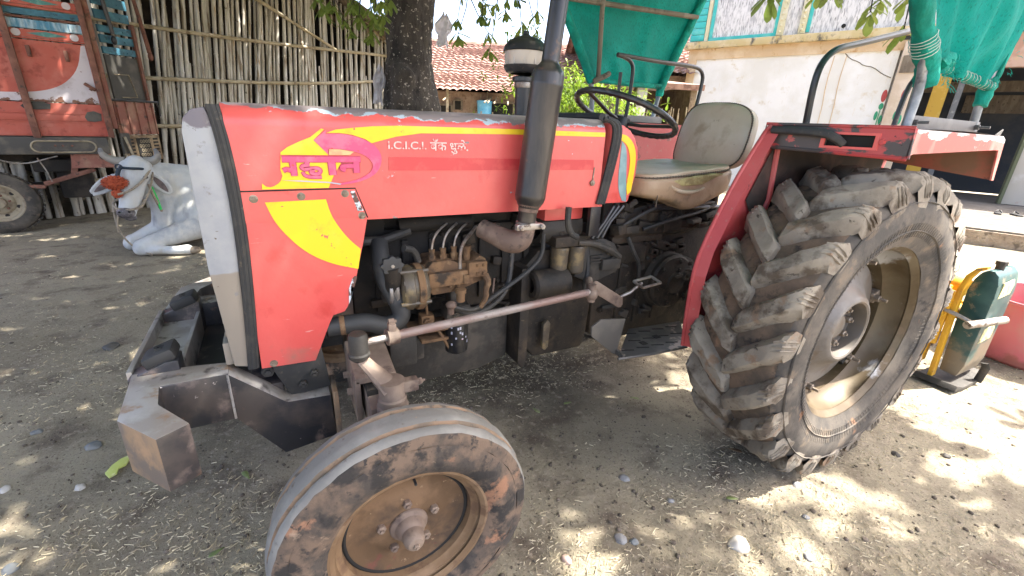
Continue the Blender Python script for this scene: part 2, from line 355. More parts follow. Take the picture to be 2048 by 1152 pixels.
inner = smoothpoly([(.275, 1.31), (.304, 1.31), (.341, 1.304), (.371, 1.293), (.388, 1.276), (.391, 1.261), (.379, 1.243), (.345, 1.226), (.295, 1.217)])
outer = smoothpoly([(.295, 1.2125), (.348, 1.219), (.389, 1.236), (.411, 1.259), (.417, 1.292), (.402, 1.318), (.374, 1.335), (.34, 1.345), (.307, 1.349), (.272, 1.347)])
arrow = [(.273, 1.3565), (.24, 1.331), (.272, 1.296)]+inner+outer
mb = MB().prism(arrow, 'y', YD-.0022, YD-.0008); mb.build('arrow_decal', M['magenta'], hood, flatshade=True)
MB().prism([(.277, 1.3085), (.303, 1.3085), (.341, 1.3025), (.329, 1.2935), (.275, 1.2935)], 'y', YD-.002, YD+.001).build('peach_decal', M['peach'], hood, flatshade=True)
MB().prism([(.153, 1.228), (.196, 1.224), (.266, 1.219), (.297, 1.2135), (.300, 1.2165), (.267, 1.222), (.197, 1.227)], 'y', YD-.003, YD+.001).build('silver_decal', M['decal_silver'], hood, flatshade=True)
# lettering on the hood
def word(txt, x, z, w_, h_, y, mat, name, bold=0.):
    t = text_mb(txt, .1, x, z, y, width=w_, height=h_, depth=.0006, bold=bold)
    if t.v: t.build(name, mat, hood, flatshade=True)
def ribbon(mb, pts, w_, y0, y1):
    P_ = [Vector((p[0], 0, p[1])) for p in pts]; Lf, Rt = [], []
    for i, p in enumerate(P_):
        t = (P_[min(i+1, len(P_)-1)]-P_[max(i-1, 0)]).normalized(); n_ = Vector((-t.z, 0, t.x))*w_/2
        Lf.append((p+n_).xz); Rt.append((p-n_).xz)
    for i in range(len(P_)-1): mb.prism([tuple(Lf[i]), tuple(Lf[i+1]), tuple(Rt[i+1]), tuple(Rt[i])], 'y', y0, y1)
lx = lambda q: (.157+(q[0]-848)*.000327, 1.289-(q[1]-508)*.000345)
glyphs = [
    (0, [(852, 528), (1458, 528)], 40), (1, [(927, 546), (930, 600), (930, 652)], 40), (2, [(908, 610), (878, 602), (852, 612)], 30),
    (1, [(1035, 546), (1030, 574)], 30), (2, smoothpoly([(1052, 572), (1000, 574), (986, 592), (1010, 606), (1070, 596), (1118, 596), (1136, 618), (1110, 642), (1062, 636), (1052, 618), (1086, 610)]), 22),
    (3, smoothpoly([(996, 622), (1004, 650), (1050, 664), (1136, 664)]), 20),
    (1, [(1222, 546), (1224, 600), (1226, 650)], 52), (1, [(1420, 546), (1420, 600), (1420, 634)], 42), (2, smoothpoly([(1402, 580), (1345, 578), (1302, 584), (1300, 602), (1330, 612)]), 28)]
for grow, dy, mt, nm in ((11, -.0028, M['magenta_dark'], 'lettering_outline'), (0, -.0040, M['magenta'], 'lettering')):
    mb = MB()
    for k, pts, w_ in glyphs:
        pts = list(pts)
        ribbon(mb, [lx(p) for p in pts], (w_+grow)*.00034, YD+dy-.0002*k, YD+dy+.0012)
    mb.build(nm, mt, hood, flatshade=True)
word('I.C.I.C.I.', .436, 1.311, .112, .0215, HY-.0022, M['white_letter'], 'lettering', .0012)
word('बँक', .560, 1.308, .052, .034, HY-.0022, M['white_letter'], 'lettering', .0012)
word('धुळे.', .622, 1.299, .060, .041, HY-.0022, M['white_letter'], 'lettering', .0012)
MB().prism([(.436, 1.289), (1.172, 1.282), (1.176, 1.247), (.434, 1.251)], 'y', HY-.0016, HY+.001).build('faded_band_decal', M['band_red'], hood, flatshade=True)
mb = MB().prism([(1.174, 1.208), (1.179, 1.208), (1.181, 1.255), (1.177, 1.256)], 'y', HY-.003, HY+.001)
mb.hexnut((1.175, HY-.004, 1.20), .011, .004); mb.build('bonnet_latch', M['bolt'], hood)

# lower side panel, both sides
pan = [(.046, 1.199), (.337, 1.2005), (.3645, 1.115), (.350, 1.05), (.311, .903), (.288, .845), (.277, .829), (.243, .821), (.232, .80), (.179, .679), (.032, .684)]
for s in (-1, 1):
    P_ = MB().prism(pan, 'y', s*.3385, s*.330, bev=.0015).build('side_panel', M['red'], T)
    if s < 0:
        py = smoothpoly([(.256, 1.174), (.265, 1.129), (.288, 1.084), (.313, 1.049), (.339, 1.0225)], 2)+[(.327, .9625)]+smoothpoly([(.326, .962), (.252, .986), (.189, 1.026), (.144, 1.08), (.119, 1.123), (.105, 1.171)], 2)
        MB().prism(py, 'y', HY-.0015, HY+.0017).build('yellow_decal', M['yellow'], P_, flatshade=True)
        for bx, bz in ((.08, 1.181), (.194, 1.184), (.308, 1.188), (.35, 1.123), (.065, .695)):
            b = MB(); b.hexnut((bx, -.3415, bz), .0075, .004); b.lathe([(.0001, -.001), (.011, -.001), (.011, .001), (.0001, .001)], Matrix.Translation((bx, -.3395, bz)) @ Matrix.Rotation(PI/2, 4, 'X'), 14)
            b.build('bolt', M['bolt'], P_)
        for poly in ([(.322, 1.196), (.334, 1.197), (.355, 1.138), (.340, 1.136), (.334, 1.16)], [(.318, .942), (.322, .935), (.302, .875), (.291, .85), (.294, .90), (.306, .935)], [(.300, .91), (.312, .905), (.299, .868)]):
            MB().prism([(x+R(-.002, .002), z+R(-.002, .002)) for x, z in poly], 'y', -.3402, -.338).build('peeled_paint', M['bare'], P_, flatshade=True)
        MB().tube([(.050, -.3395, 1.201), (.337, -.3395, 1.2025), (.3655, -.3395, 1.1165)], .0022, 6).build('panel_gap', M['dark'], P_)

# silver nose cowl with grille slots hidden at the front, and the black rubber strip
mb = MB(); N_ = 11
def nose_x(z, k):   # slight forward curve of the nose
    return -.047 + .012*max(0, (z-1.30)/.08)**2
for s in (-1, 1):
    poly = [(-.047, 1.345), (-.040, 1.375), (-.022, 1.395), (.006, 1.402), (.012, 1.385), (.030, 1.28), (.022, 1.05), (.004, .695), (-.034, .705), (-.050, 1.0)]
    mb.prism(poly, 'y', s*.334, s*.318, bev=.004)
mb.prism([(-.047, 1.345), (-.040, 1.375), (-.022, 1.395), (.006, 1.402), (.006, 1.390), (-.020, 1.380), (-.030, 1.345)], 'y', -.319, .319)
mb.box((-.045, 0, .74), (.02, .64, .07), bev=.004)
for i in range(14): mb.box((-.040, 0, .80+i*.040), (.008, .63, .012))
for y in (-.21, 0, .21): mb.box((-.044, y, 1.05), (.012, .012, .58))
nose = mb.build('nose_cowl', M['silver'], T)
for s in (-1, 1):
    pts = [(.030, s*.333, 1.408), (.040, s*.338, 1.33), (.046, s*.338, 1.20), (.044, s*.338, 1.05), (.032, s*.337, .85), (.018, s*.336, .69)]
    mb = MB()
    for off, r_ in ((-.0085, .0065), (.0, .0085), (.009, .0065)):
        mb.tube([(p[0]-.006+off, p[1], p[2]) for p in pts], r_, 8, smooth=2)
    mb.build('rubber_trim', M['rubber'], T)
MB().box((.06, 0, 1.03), (.05, .56, .62)).box((.13, 0, .70), (.28, .52, .04)).build('radiator', M['dark'], T)

# rear strip and instrument cowl
mb = MB()
strip = [(1.218, -.337, 1.424), (1.262, -.344, 1.41), (1.268, -.345, 1.36), (1.252, -.345, 1.26), (1.222, -.345, 1.121)]
for off, r_ in ((-.011, .008), (.003, .010), (.016, .008)):
    mb.tube([(p[0]-.004+off, p[1], p[2]) for p in strip], r_, 8, smooth=2)
mb.tube([(1.225, -.30, 1.428), (1.225, 0, 1.43), (1.225, .30, 1.428)], .016, 8)
mb.build('rubber_trim', M['rubber'], T)
cow = [(1.215, 1.119), (1.250, 1.36), (1.215, 1.40), (1.289, 1.400), (1.324, 1.389), (1.352, 1.370), (1.367, 1.352), (1.382, 1.325), (1.388, 1.295), (1.388, 1.235), (1.363, 1.120)]
cow = [(1.205, 1.119), (1.24, 1.30), (1.24, 1.412), (1.30, 1.405), (1.335, 1.388), (1.360, 1.362), (1.380, 1.328), (1.388, 1.29), (1.387, 1.225), (1.363, 1.119)]
MBc = MB().prism(cow, 'y', -.339, .339, bev=.012)
cowl = MBc.build('dashboard_cowl', M['red'], T, angle=40)
yl = smoothpoly([(1.288, 1.374), (1.316, 1.370), (1.347, 1.348), (1.366, 1.318), (1.375, 1.273), (1.369, 1.164)], 2)+smoothpoly([(1.352, 1.150), (1.341, 1.189), (1.348, 1.24), (1.345, 1.29), (1.325, 1.335), (1.29, 1.353)], 2)
MB().prism(yl, 'y', -.3412, -.338).build('yellow_decal', M['yellow'], cowl, flatshade=True)
gl = smoothpoly([(1.294, 1.350), (1.318, 1.330), (1.329, 1.285), (1.333, 1.24), (1.345, 1.165), (1.351, 1.124)], 2)+smoothpoly([(1.330, 1.128), (1.305, 1.17), (1.297, 1.22), (1.296, 1.28)], 2)
MB().prism(gl, 'y', -.3409, -.338).build('grey_decal', pm('grey_green_decal', (.16, .27, .29), [((.22, .34, .36), 14, .5, .62)], rough=.4), cowl, flatshade=True)

# air pre-cleaner on the far side of the hood
c = Vector((1.112, .10, 0))
Mz = Matrix.Translation(c)
ap = MB().lathe([(.036, 1.38), (.036, 1.555), (.05, 1.56), (.05, 1.575), (.036, 1.58)], Mz, 28).lathe([(.045, 1.40), (.045, 1.43)], Mz, 28).build('air_intake', M['chrome_black'], T)
MB().lathe([(.06, 1.588), (.075, 1.592), (.084, 1.604), (.088, 1.618), (.074, 1.62)], Mz, 36).lathe([(.0892, 1.668), (.092, 1.672), (.086, 1.690), (.068, 1.710), (.042, 1.722), (.022, 1.727), (.014, 1.733), (.011, 1.745), (.0001, 1.748)], Mz, 36).build('precleaner_cap', M['chrome_black'], ap)
gb = MB().lathe([(.060, 1.618), (.078, 1.619), (.084, 1.645), (.086, 1.669), (.06, 1.669)], Mz, 36)
for i in range(12):
    a = 2*PI*i/12; gb.box((c.x+.082*math.cos(a), c.y+.082*math.sin(a), 1.644), (.004, .004, .048), (0, 0, a))
gb.build('precleaner_bowl', M['glass'], ap)
MB().lathe([(.0395, 1.535), (.041, 1.54), (.041, 1.555), (.0395, 1.56)], Mz, 28).build('clamp', M['steel'], ap)

# exhaust
ey = -.415
ex = lambda z: .868+(z-1.14)*.112
mb = MB()
def ring_z(prof, n=28):
    return [(r_, z) for r_, z in prof]
Mx = Matrix.Translation((.868, ey, 1.14)) @ Matrix.Rotation(math.atan(.112), 4, 'Y')
prof = [(.031, -.05), (.031, -.012), (.036, 0.0), (.047, .018), (.0500, .030), (.0505, .034), (.0500, .038), (.0500, .36), (.0512, .366), (.0512, .374), (.050, .378), (.050, .398), (.046, .410), (.034, .424), (.028, .432), (.027, .44), (.027, .88), (.024, .88), (.024, .80)]
exo = MB().lathe(prof, Mx, 32).build('exhaust_stack', M['exhaust'], T)
MB().lathe([(.0285, -.052), (.0285, -.02), (.033, -.016), (.034, -.003), (.040, .006)], Mx, 28).tube([(.866, ey, 1.10), (.862, ey, 1.06), (.845, ey+.004, 1.025), (.815, ey+.02, 1.018), (.78, ey+.06, 1.035), (.75, ey+.11, 1.05)], [.029, .031, .040, .040, .034, .033], 18, smooth=2).build('exhaust_elbow', M['exhaust_hot'], exo)
mb = MB().lathe([(.030, .0), (.036, .0), (.036, .022), (.030, .022)], Matrix.Translation((.863, ey, 1.068)), 24)
mb.box((.863-.005, ey-.028, 1.079), (.10, .02, .020), bev=.004); mb.hexnut((.822, ey-.044, 1.079), .009, .006); mb.hexnut((.900, ey-.044, 1.079), .009, .006)
mb.build('exhaust_clamp', M['steel'], exo)

# engine: block, head, manifold
mb = MB()
mb.box((.72, .03, .86), (.78, .34, .34), bev=.02).box((.72, .03, 1.06), (.74, .30, .07), bev=.015).box((.74, .06, 1.11), (.66, .2, .05), bev=.02)
for i in range(7): mb.box((.42+.1*i, -.145, .86), (.025, .02, .26), bev=.006)
for i in range(4): mb.hexnut((.45+.17*i, -.148, 1.0), .012, .006)
mb.tube([(.50, -.16, 1.045), (.62, -.18, 1.055), (.75, -.20, 1.055)], .028, 12)
for i in range(3): mb.tube([(.52+.12*i, -.17, 1.05), (.52+.12*i, -.10, 1.045)], .022, 10)
M['block'] = pm('black_engine_block', (.012, .010, .008), [((.030, .022, .015), 6, .50, .64), ((.055, .04, .026), 25, .62, .70)], rough=.8, bump=(70, .35, .006)); eng = mb.build('engine_block', M['block'], T)
mb = MB().prism([(.38, .62), (.46, .66), (.95, .66), (.95, .43), (.82, .395), (.56, .393), (.42, .47)], 'y', -.15, .15, bev=.02)
for i in range(8): mb.hexnut((.45+.065*i, -.153, .635), .009, .006)
mb.build('oil_sump', M['greyiron'], T)
MB().prism([(.98, .845), (.99, .5), (1.06, .42), (1.32, .42), (1.34, .50), (1.36, .83), (1.25, .92), (1.05, .92)], 'y', -.20, .20, bev=.025).lathe([(.03, 0), (.05, 0), (.06, .01), (.06, .16), (.05, .17), (.0001, .17)], Matrix.Translation((.99, -.25, .79)) @ Matrix.Rotation(PI/2, 4, 'Y'), 20).prism([(.955, .86), (.955, .44), (.985, .40), (1.0, .44), (1.0, .86)], 'y', -.24, .24, bev=.01).build('clutch_housing', M['grime'], T)
bellt = MB().prism([(1.07, .60), (1.09, .62), (1.105, .60), (1.10, .49), (1.085, .475), (1.07, .49)], 'y', -.245, -.225, bev=.004); bellt.build('inspection_cover', M['fuel'], T)

# injection pump with three injector pipes
mb = MB()
py0, py1 = -.30, -.17
mb.prism([(.575, .870), (.575, .935), (.60, .962), (.66, .966), (.70, .95), (.745, .95), (.775, .972), (.80, .955), (.808, .905), (.79, .878), (.74, .862), (.69, .845), (.60, .842)], 'y', py0, py1, bev=.008)
mb.box((.66, -.315, .905), (.16, .022, .05), bev=.005).box((.755, -.318, .93), (.07, .03, .055), bev=.006)
mb.tube([(.552, -.26, .925), (.585, -.26, .925)], .022, 12).tube([(.535, -.26, .925), (.556, -.26, .925)], .014, 10)
for i in range(3):
    x = .608+.040*i; z = .966+.002*i
    mb.cyl((x, -.27, z-.012), (x, -.27, z+.012), .0125, 6).cyl((x, -.27, z+.010), (x, -.27, z+.026), .0095, 12).cyl((x, -.27, z+.026), (x, -.27, z+.034), .011, 6)
mb.cyl((.735, -.27, .95), (.735, -.27, 1.0), .013, 12).cyl((.735, -.27, .985), (.735, -.27, 1.003), .018, 14)
mb.cyl((.712, -.325, .885), (.712, -.325, .915), .012, 8)
for x, z in ((.61, .888), (.635, .886), (.66, .875), (.69, .872)): mb.hexnut((x, -.308, z), .007, .006)
mb.tube([(.79, -.31, .90), (.80, -.325, .875), (.785, -.33, .85), (.79, -.33, .82), (.765, -.33, .785)], [.014, .012, .010, .010, .009], 8, smooth=1)
mb.cyl((.690, -.33, .82), (.690, -.33, .852), .015, 12).cyl((.690, -.33, .852), (.690, -.33, .866), .020, 14)
for x, z in ((.752, .945), (.774, .945), (.752, .915), (.774, .915)): mb.hexnut((x, -.334, z), .006, .004)
mb.v = [v+Vector((-.028, 0, -.018)) for v in mb.v]; pump = mb.build('injection_pump', M['ochre'], T)
mb = MB()
for i in range(3):
    x = .608+.040*i; z = 1.0
    mb.tube([(x, -.27, z), (x+.006, -.27, z+.035), (x+.03, -.255, z+.06), (x+.07, -.22, z+.072), (x+.10, -.18, z+.075)], .0042, 8, smooth=2)
mb.tube([(.700, -.30, .93), (.700, -.30, .985), (.715, -.29, 1.02), (.76, -.25, 1.04), (.80, -.2, 1.05)], .0065, 8, smooth=2)
mb.v = [v+Vector((-.028, 0, -.018)) for v in mb.v]; mb.build('injector_pipes', M['steel'], pump)

# alternator with pulley and black filler cap in front
Ma = Matrix.Translation((.508, -.285, .862)) @ Matrix.Rotation(PI/2, 4, 'Y')
al = MB().lathe([(.02, -.05), (.055, -.05), (.072, -.042), (.078, -.03), (.078, -.012), (.072, -.008), (.072, .01), (.076, .014), (.076, .028), (.066, .04), (.03, .045), (.03, .055), (.0001, .055)], Ma, 28)
for i in range(12):
    a = 2*PI*i/12; al.box((.508-.035, -.285+.062*math.cos(a), .862+.062*math.sin(a)), (.02, .018, .014), (a, 0, 0))
for i in range(4):
    a = .5+PI/2*i; al.tube([(.45, -.285+.074*math.cos(a), .862+.074*math.sin(a)), (.55, -.285+.074*math.cos(a), .862+.074*math.sin(a))], .007, 8)
alt = al.build('alternator', M['fuel'], T)
MB().lathe([(.012, -.09), (.05, -.088), (.054, -.08), (.042, -.074), (.054, -.066), (.05, -.058), (.02, -.055)], Ma, 28).build('pulley', M['steel'], alt)
MB().lathe([(.066, .0), (.080, .003), (.081, .022), (.07, .03)], Ma, 28).build('end_ring', M['ochre'], alt)
oc = MB(); prof = []
for i in range(48):
    a = 2*PI*i/48; r_ = .034+.0035*math.cos(8*a); prof.append((.428+r_*math.cos(a), .962+r_*math.sin(a)*.85))
oc.prism(prof, 'y', -.352, -.332, bev=.003)
ocap = oc.build('filler_cap', M['hose'], T)
MB().hexnut((.428, -.353, .962), .006, .003).build('bolt', M['steel'], ocap)
MB().tube([(.428, -.335, .958), (.435, -.315, .90), (.43, -.28, .83)], [.026, .026, .03], 16).build('filler_neck', M['grime'], T)
MB().tube([(.225, -.305, .768), (.30, -.312, .772), (.345, -.315, .772), (.405, -.318, .744), (.462, -.315, .765), (.450, -.305, .825), (.418, -.29, .885), (.41, -.26, .95), (.42, -.2, 1.0)], .030, 16, smooth=2).build('radiator_hose', M['hose'], T)
MB().tube([(.262, -.308, .7705), (.277, -.3095, .7712)], .0325, 18).build('hose_clip', M['ochre'], T)
MB().tube([(.225, -.305, .768), (.18, -.29, .768), (.12, -.25, .78)], .034, 14).build('radiator_outlet', M['dark'], T)
# twin fuel filters with sediment heads
for x in (1.125, 1.208):
    MB().lathe([(.0001, .818), (.028, .818), (.034, .826), (.036, .90), (.038, .93), (.034, .936), (.0001, .936)], Matrix.Translation((x, -.24, 0)), 22).build('fuel_filter', M['fuel'], T)
mb = MB().box((1.165, -.235, .962), (.17, .08, .045), bev=.01)
for x in (1.125, 1.208): mb.cyl((x, -.24, .98), (x, -.24, 1.0), .014, 6)
mb.build('filter_head', M['grime'], T)
mb = MB().lathe([(.04, 0), (.06, .005), (.062, .19), (.04, .2)], Matrix.Translation((1.03, -.19, 1.005)) @ Matrix.Rotation(PI/2, 4, 'Y'), 20)
displace(mb, .008, 30); mb.build('oily_lagging', M['greyiron'], T)
MB().box((1.12, -.20, 1.085), (.18, .12, .075), bev=.012).build('red_tank', M['red'], T)
# oil filter
mb = MB().lathe([(.0001, .575), (.03, .576), (.042, .585), (.043, .70), (.040, .712), (.0001, .715)], Matrix.Translation((.668, -.27, 0)), 26)
of = mb.build('oil_filter', M['filter'], T)
mb = MB().box((.668, -.262, .742), (.095, .08, .055), bev=.012).box((.668, -.25, .79), (.05, .06, .07), bev=.012); mb.hexnut((.652, -.312, .745), .011, .007); mb.hexnut((.692, -.312, .748), .011, .007)
mb.build('filter_housing', M['greyiron'], of)
rt = random.Random(3); mb = MB()
for row in range(4):
    for i in range(9):
        if rt.random() < .45:
            a = -PI/2-.75+1.5*i/8; mb.box((.668+.0436*math.cos(a), -.27+.0436*math.sin(a), .69-.022*row+rt.uniform(-.004, .004)), (.006, .001, rt.uniform(.004, .011)), (0, 0, a+PI/2))
mb.build('worn_print', M['decal_silver'], of)
mb = MB().box((.57, -.24, .685), (.15, .10, .012), bev=.003).box((.60, -.25, .645), (.14, .08, .012), bev=.003).box((.56, -.25, .715), (.05, .05, .05), bev=.01)
mb.hexnut((.555, -.28, .72), .014, .01); mb.tube([(.585, -.28, .70), (.635, -.285, .60)], .006, 8).tube([(.56, -.27, .72), (.57, -.2, .84)], .005, 8)
mb.build('engine_bracket', M['ochre'], T)
mb = MB().box((.47, -.21, .62), (.10, .12, .14), bev=.015).box((.53, -.19, .60), (.05, .1, .10), bev=.012)
mb.lathe([(.0001, -.03), (.05, -.03), (.06, 0), (.05, .03), (.0001, .03)], Matrix.Translation((.40, -.20, .62)) @ Matrix.Rotation(PI/2, 4, 'X'), 20)
mb.build('hydraulic_pump', M['greyiron'], T)
# pipes and cables in the engine bay
mb = MB()
mb.tube([(.625, -.33, .79), (.66, -.335, .775), (.72, -.33, .757), (.80, -.32, .80), (.95, -.30, .87), (1.02, -.28, .92), (1.03, -.26, 1.0)], .0085, 8, smooth=2)
mb.tube([(.64, -.32, .775), (.70, -.32, .740), (.78, -.31, .745), (.86, -.30, .80), (.885, -.28, .90), (.90, -.25, 1.0)], .010, 8, smooth=2)
mb.tube([(1.06, -.37, 1.12), (1.06, -.37, 1.06), (1.08, -.37, 1.02), (1.115, -.36, 1.005)], .012, 10, smooth=2)
mb.tube([(.48, -.29, 1.0), (.52, -.27, .985), (.535, -.26, .94)], .012, 8, smooth=2)
mb.tube([(.28, -.18, 1.03), (.40, -.20, 1.0), (.53, -.18, 1.03)], .016, 10, smooth=1)
mb.tube([(1.25, -.24, .96), (1.27, -.25, .85), (1.255, -.26, .74)], [.014, .012, .014], 8, smooth=2)
mb.build('engine_hoses', M['rubber'], T)
mb = MB().ball((.625, -.335, .795), (.020, .02, .014)); mb.cyl((.625, -.33, .76), (.625, -.33, .80), .012, 10)
mb.build('banjo_fitting', M['exhaust_hot'], T)
MB().tube([(.78, -.30, .74), (.80, -.30, .80), (.805, -.30, .86)], .004, 6).build('dipstick', M['exhaust_hot'], T)
rg = random.Random(8); mb = MB()
for k in range(40):
    x, z = rg.uniform(.36, 1.05), rg.uniform(.66, 1.10)
    if rg.random() < .45: mb.hexnut((x, -.15, z), rg.uniform(.006, .013), .010)
    elif rg.random() < .5: mb.box((x, -.15, z), (rg.uniform(.02, .09), .04, rg.uniform(.012, .05)), (0, rg.uniform(-.3, .3), 0), bev=.006)
    else: mb.tube([(x, -.16, z), (x+rg.uniform(-.05, .05), -.18-rg.uniform(0, .04), z+rg.uniform(-.03, .03)), (x+rg.uniform(-.12, .12), -.16, z+rg.uniform(-.08, .08))], rg.uniform(.004, .010), 7, smooth=1)
displace(mb, .003, 35); struct(mb.build('engine_fittings', M['grime'], eng), 'stuff')
# black core behind all that
MB().box((.30, 0, .98), (.30, .30, .26)).build('fan_shroud', M['dark'], T)

# gearbox, rear axle, footplates, pedals
mb = MB()
mb.prism([(1.35, .92), (1.36, .47), (1.5, .42), (2.3, .40), (2.38, .55), (2.38, .95), (2.25, 1.02), (1.9, 1.03), (1.62, 1.0), (1.50, .98)], 'y', -.19, .19, bev=.03)
mb.box((1.70, 0, 1.03), (.36, .30, .05), bev=.015).box((1.52, -.19, .86), (.22, .05, .09), bev=.015).box((1.56, -.20, .93), (.30, .04, .035), bev=.01)
mb.tube([(1.42, -.20, .95), (1.60, -.21, .965), (1.85, -.205, .95), (1.98, -.2, .985)], .022, 10, smooth=2)
mb.lathe([(.0001, 0), (.06, 0), (.075, -.02), (.11, -.03), (.115, -.06), (.0001, -.06)], Matrix.Translation((1.88, -.25, .70)) @ Matrix.Rotation(PI/2, 4, 'X'), 24)
for i in range(8):
    a = PI/4*i; mb.hexnut((1.88+.09*math.cos(a), -.262, .70+.09*math.sin(a)), .010, .006)
for x, z in ((1.45, .90), (1.62, .90), (1.45, .83), (1.40, .70), (1.40, .60), (1.62, .98), (1.75, .99), (1.9, .97)): mb.hexnut((x, -.205, z), .012, .012)
rg = random.Random(5)
for i in range(16): mb.box((rg.uniform(1.4, 1.9), -.195, rg.uniform(.85, 1.0)), (rg.uniform(.03, .09), .03, rg.uniform(.02, .05)), (0, rg.uniform(-.3, .3), 0), bev=.006)
for x in (1.5, 1.62, 1.74): mb.box((x, -.193, .68), (.012, .016, .36), bev=.004)
gear = mb.build('gearbox', M['grime'], T)
rg = random.Random(15)
mb = MB().prism([(1.42, 1.0), (1.45, 1.06), (1.6, 1.085), (1.95, 1.075), (2.1, 1.03), (2.05, .98), (1.5, .97)], 'y', -.21, .12, bev=.02)
for k in range(26):
    x, z = rg.uniform(1.43, 2.02), rg.uniform(.97, 1.08); mb.box((x, -.215+rg.uniform(-.02, .01), z), (rg.uniform(.03, .10), rg.uniform(.03, .06), rg.uniform(.015, .05)), (rg.uniform(-.3, .3), rg.uniform(-.4, .4), rg.uniform(-.3, .3)), bev=.006)
displace(mb, .006, 25); mb.build('lift_cover', M['grime'], T)
mb = MB()
for pts in ([(1.44, -.24, 1.0), (1.52, -.26, 1.05), (1.60, -.25, 1.07)], [(1.55, -.25, .98), (1.7, -.27, 1.02), (1.9, -.25, 1.04), (2.0, -.24, 1.07)], [(1.47, -.25, .95), (1.50, -.27, .88), (1.56, -.25, .82), (1.58, -.24, .70)]): mb.tube(pts, .009, 7, smooth=1)
mb.build('control_pipes', M['rubber'], T)
for x, z, r_ in ((1.46, 1.075, .014), (1.62, 1.10, .012), (1.78, 1.095, .014)): MB().tube([(x, -.20, z-.05), (x+.02, -.215, z), (x+.05, -.23, z+.03)], [r_, r_*.8, r_], 8).build('gear_lever', M['greyiron'], T)
mb = MB().lathe([(.0001, 0), (.05, .0), (.055, -.012), (.085, -.02), (.125, -.024), (.135, -.035), (.135, -.055), (.15, -.075)], Matrix.Translation((1.80, -.27, .70)) @ Matrix.Rotation(PI/2, 4, 'X'), 26)
for i in range(6): a = PI/3*i+.3; mb.hexnut((1.80+.108*math.cos(a), -.252, .70+.108*math.sin(a)), .011, .007)
displace(mb, .003, 40); mb.build('brake_housing', M['grime'], T)
mb = MB()
for k in range(22):
    x, z = rg.uniform(1.40, 1.72), rg.uniform(.5, .96)
    if rg.random() < .5: mb.hexnut((x, -.197, z), rg.uniform(.007, .013), .008)
    else: mb.box((x, -.192, z), (rg.uniform(.02, .10), .03, rg.uniform(.012, .04)), (0, rg.uniform(-.5, .5), 0), bev=.005)
displace(mb, .003, 35); struct(mb.build('casting_bosses', M['greyiron'], gear), 'stuff')
mb = MB()
mb.prism([(1.18, .895), (1.20, .94), (1.33, .96), (1.40, .93), (1.44, .86), (1.43, .80), (1.30, .76), (1.20, .80)], 'y', -.255, -.19, bev=.012).box((1.375, -.262, .845), (.10, .03, .05), bev=.008)
for i in range(3): mb.box((1.30, -.257, .885-.014*i), (.06, .012, .006))
mb.hexnut((1.36, -.262, .90), .014, .008); mb.hexnut((1.385, -.262, .865), .012, .008)
mb.tube([(1.19, -.27, .955), (1.26, -.28, .95), (1.36, -.275, .91), (1.42, -.265, .87)], [.012, .014, .016, .014], 10, smooth=1)
mb.build('steering_box', M['greyiron'], T)
for s in (-1, 1):
    mb = MB().lathe([(.12, 0), (.13, .03), (.10, .06), (.085, .3), (.10, .36), (.15, .38), (.15, .41), (.0001, .41)], Matrix.Translation((2.1616, s*.19, .648)) @ Matrix.Rotation(-s*PI/2, 4, 'X'), 28)
    mb.build('rear_axle_housing', M['grime'], T)
for s in (-1, 1):
    st = MB()
    for k in range(1):
        st.prism([(1.27, s*.50), (1.62, s*.535), (1.80, s*.33), (1.50, s*.30)], 'z', .520, .528, bev=.002)
        st.tube([(1.27, s*.50, .524), (1.45, s*.522, .522), (1.62, s*.535, .524)], .006, 6)
    fp = st.build('footstep', M['step'], T)
    h = MB()
    rh = random.Random(9)
    for i in range(4):
        for j in range(3):
            u = .12+.22*i+.08*(j % 2); v = .2+.3*j
            x = 1.27+.35*u+.2*v; y = (.50+.03*u-.2*v)
            MB().box((x, s*y, .5288), (.055, .006, .0012), (0, 0, s*.35)).build('tread_slot', M['dark'], fp)
    MB().box((1.46, s*.44, .529), (.028, .03, .0016)).build('step_hole', M['dark'], fp); MB().box((1.56, s*.415, .529), (.03, .028, .0016)).build('step_hole', M['dark'], fp)
    MB().prism([(1.155, .665), (1.20, .69), (1.325, .672), (1.300, .520), (1.285, .520), (1.16, .625)], 'y', s*.447, s*.455, bev=.002).box((1.30, s*.46, .528), (.012, .08, .02)).build('step_bracket', M['stepg'], fp)
mb = MB().tube([(1.345, -.33, .70), (1.42, -.36, .74), (1.48, -.36, .775)], .007, 8)
for a, b in (((1.46, -.33, .775), (1.56, -.33, .785)), ((1.56, -.33, .785), (1.56, -.39, .775)), ((1.56, -.39, .775), (1.46, -.39, .765)), ((1.46, -.39, .765), (1.46, -.33, .775))): mb.tube([a, b], .006, 6)
mb.build('clutch_pedal', M['steel'], T)
mb = MB().prism([(1.19, .815), (1.215, .825), (1.36, .735), (1.365, .70), (1.345, .69), (1.20, .78)], 'y', -.385, -.375, bev=.003).box((1.35, -.36, .713), (.02, .05, .045), bev=.004)
mb.build('drop_arm', M['axle'], T)
mb = MB().ball((1.165, -.42, .79), .026).cyl((1.165, -.42, .76), (1.165, -.42, .83), .016, 12).tube([(1.165, -.41, .79), (1.20, -.37, .78), (1.24, -.3, .80)], .016, 10)
mb.build('ball_joint', M['axle'], T)
mb = MB().box((1.93, -.26, .62), (.03, .03, .22), bev=.006).tube([(1.76, -.25, .74), (1.80, -.27, .735), (1.83, -.28, .745)], .008, 8).lathe([(.012, -.008), (.022, -.008), (.022, .008), (.012, .008)], Matrix.Translation((1.84, -.285, .74)) @ Matrix.Rotation(PI/2, 4, 'X'), 16, closed=True)
mb.build('linkage', M['greyiron'], T)
mb = MB()
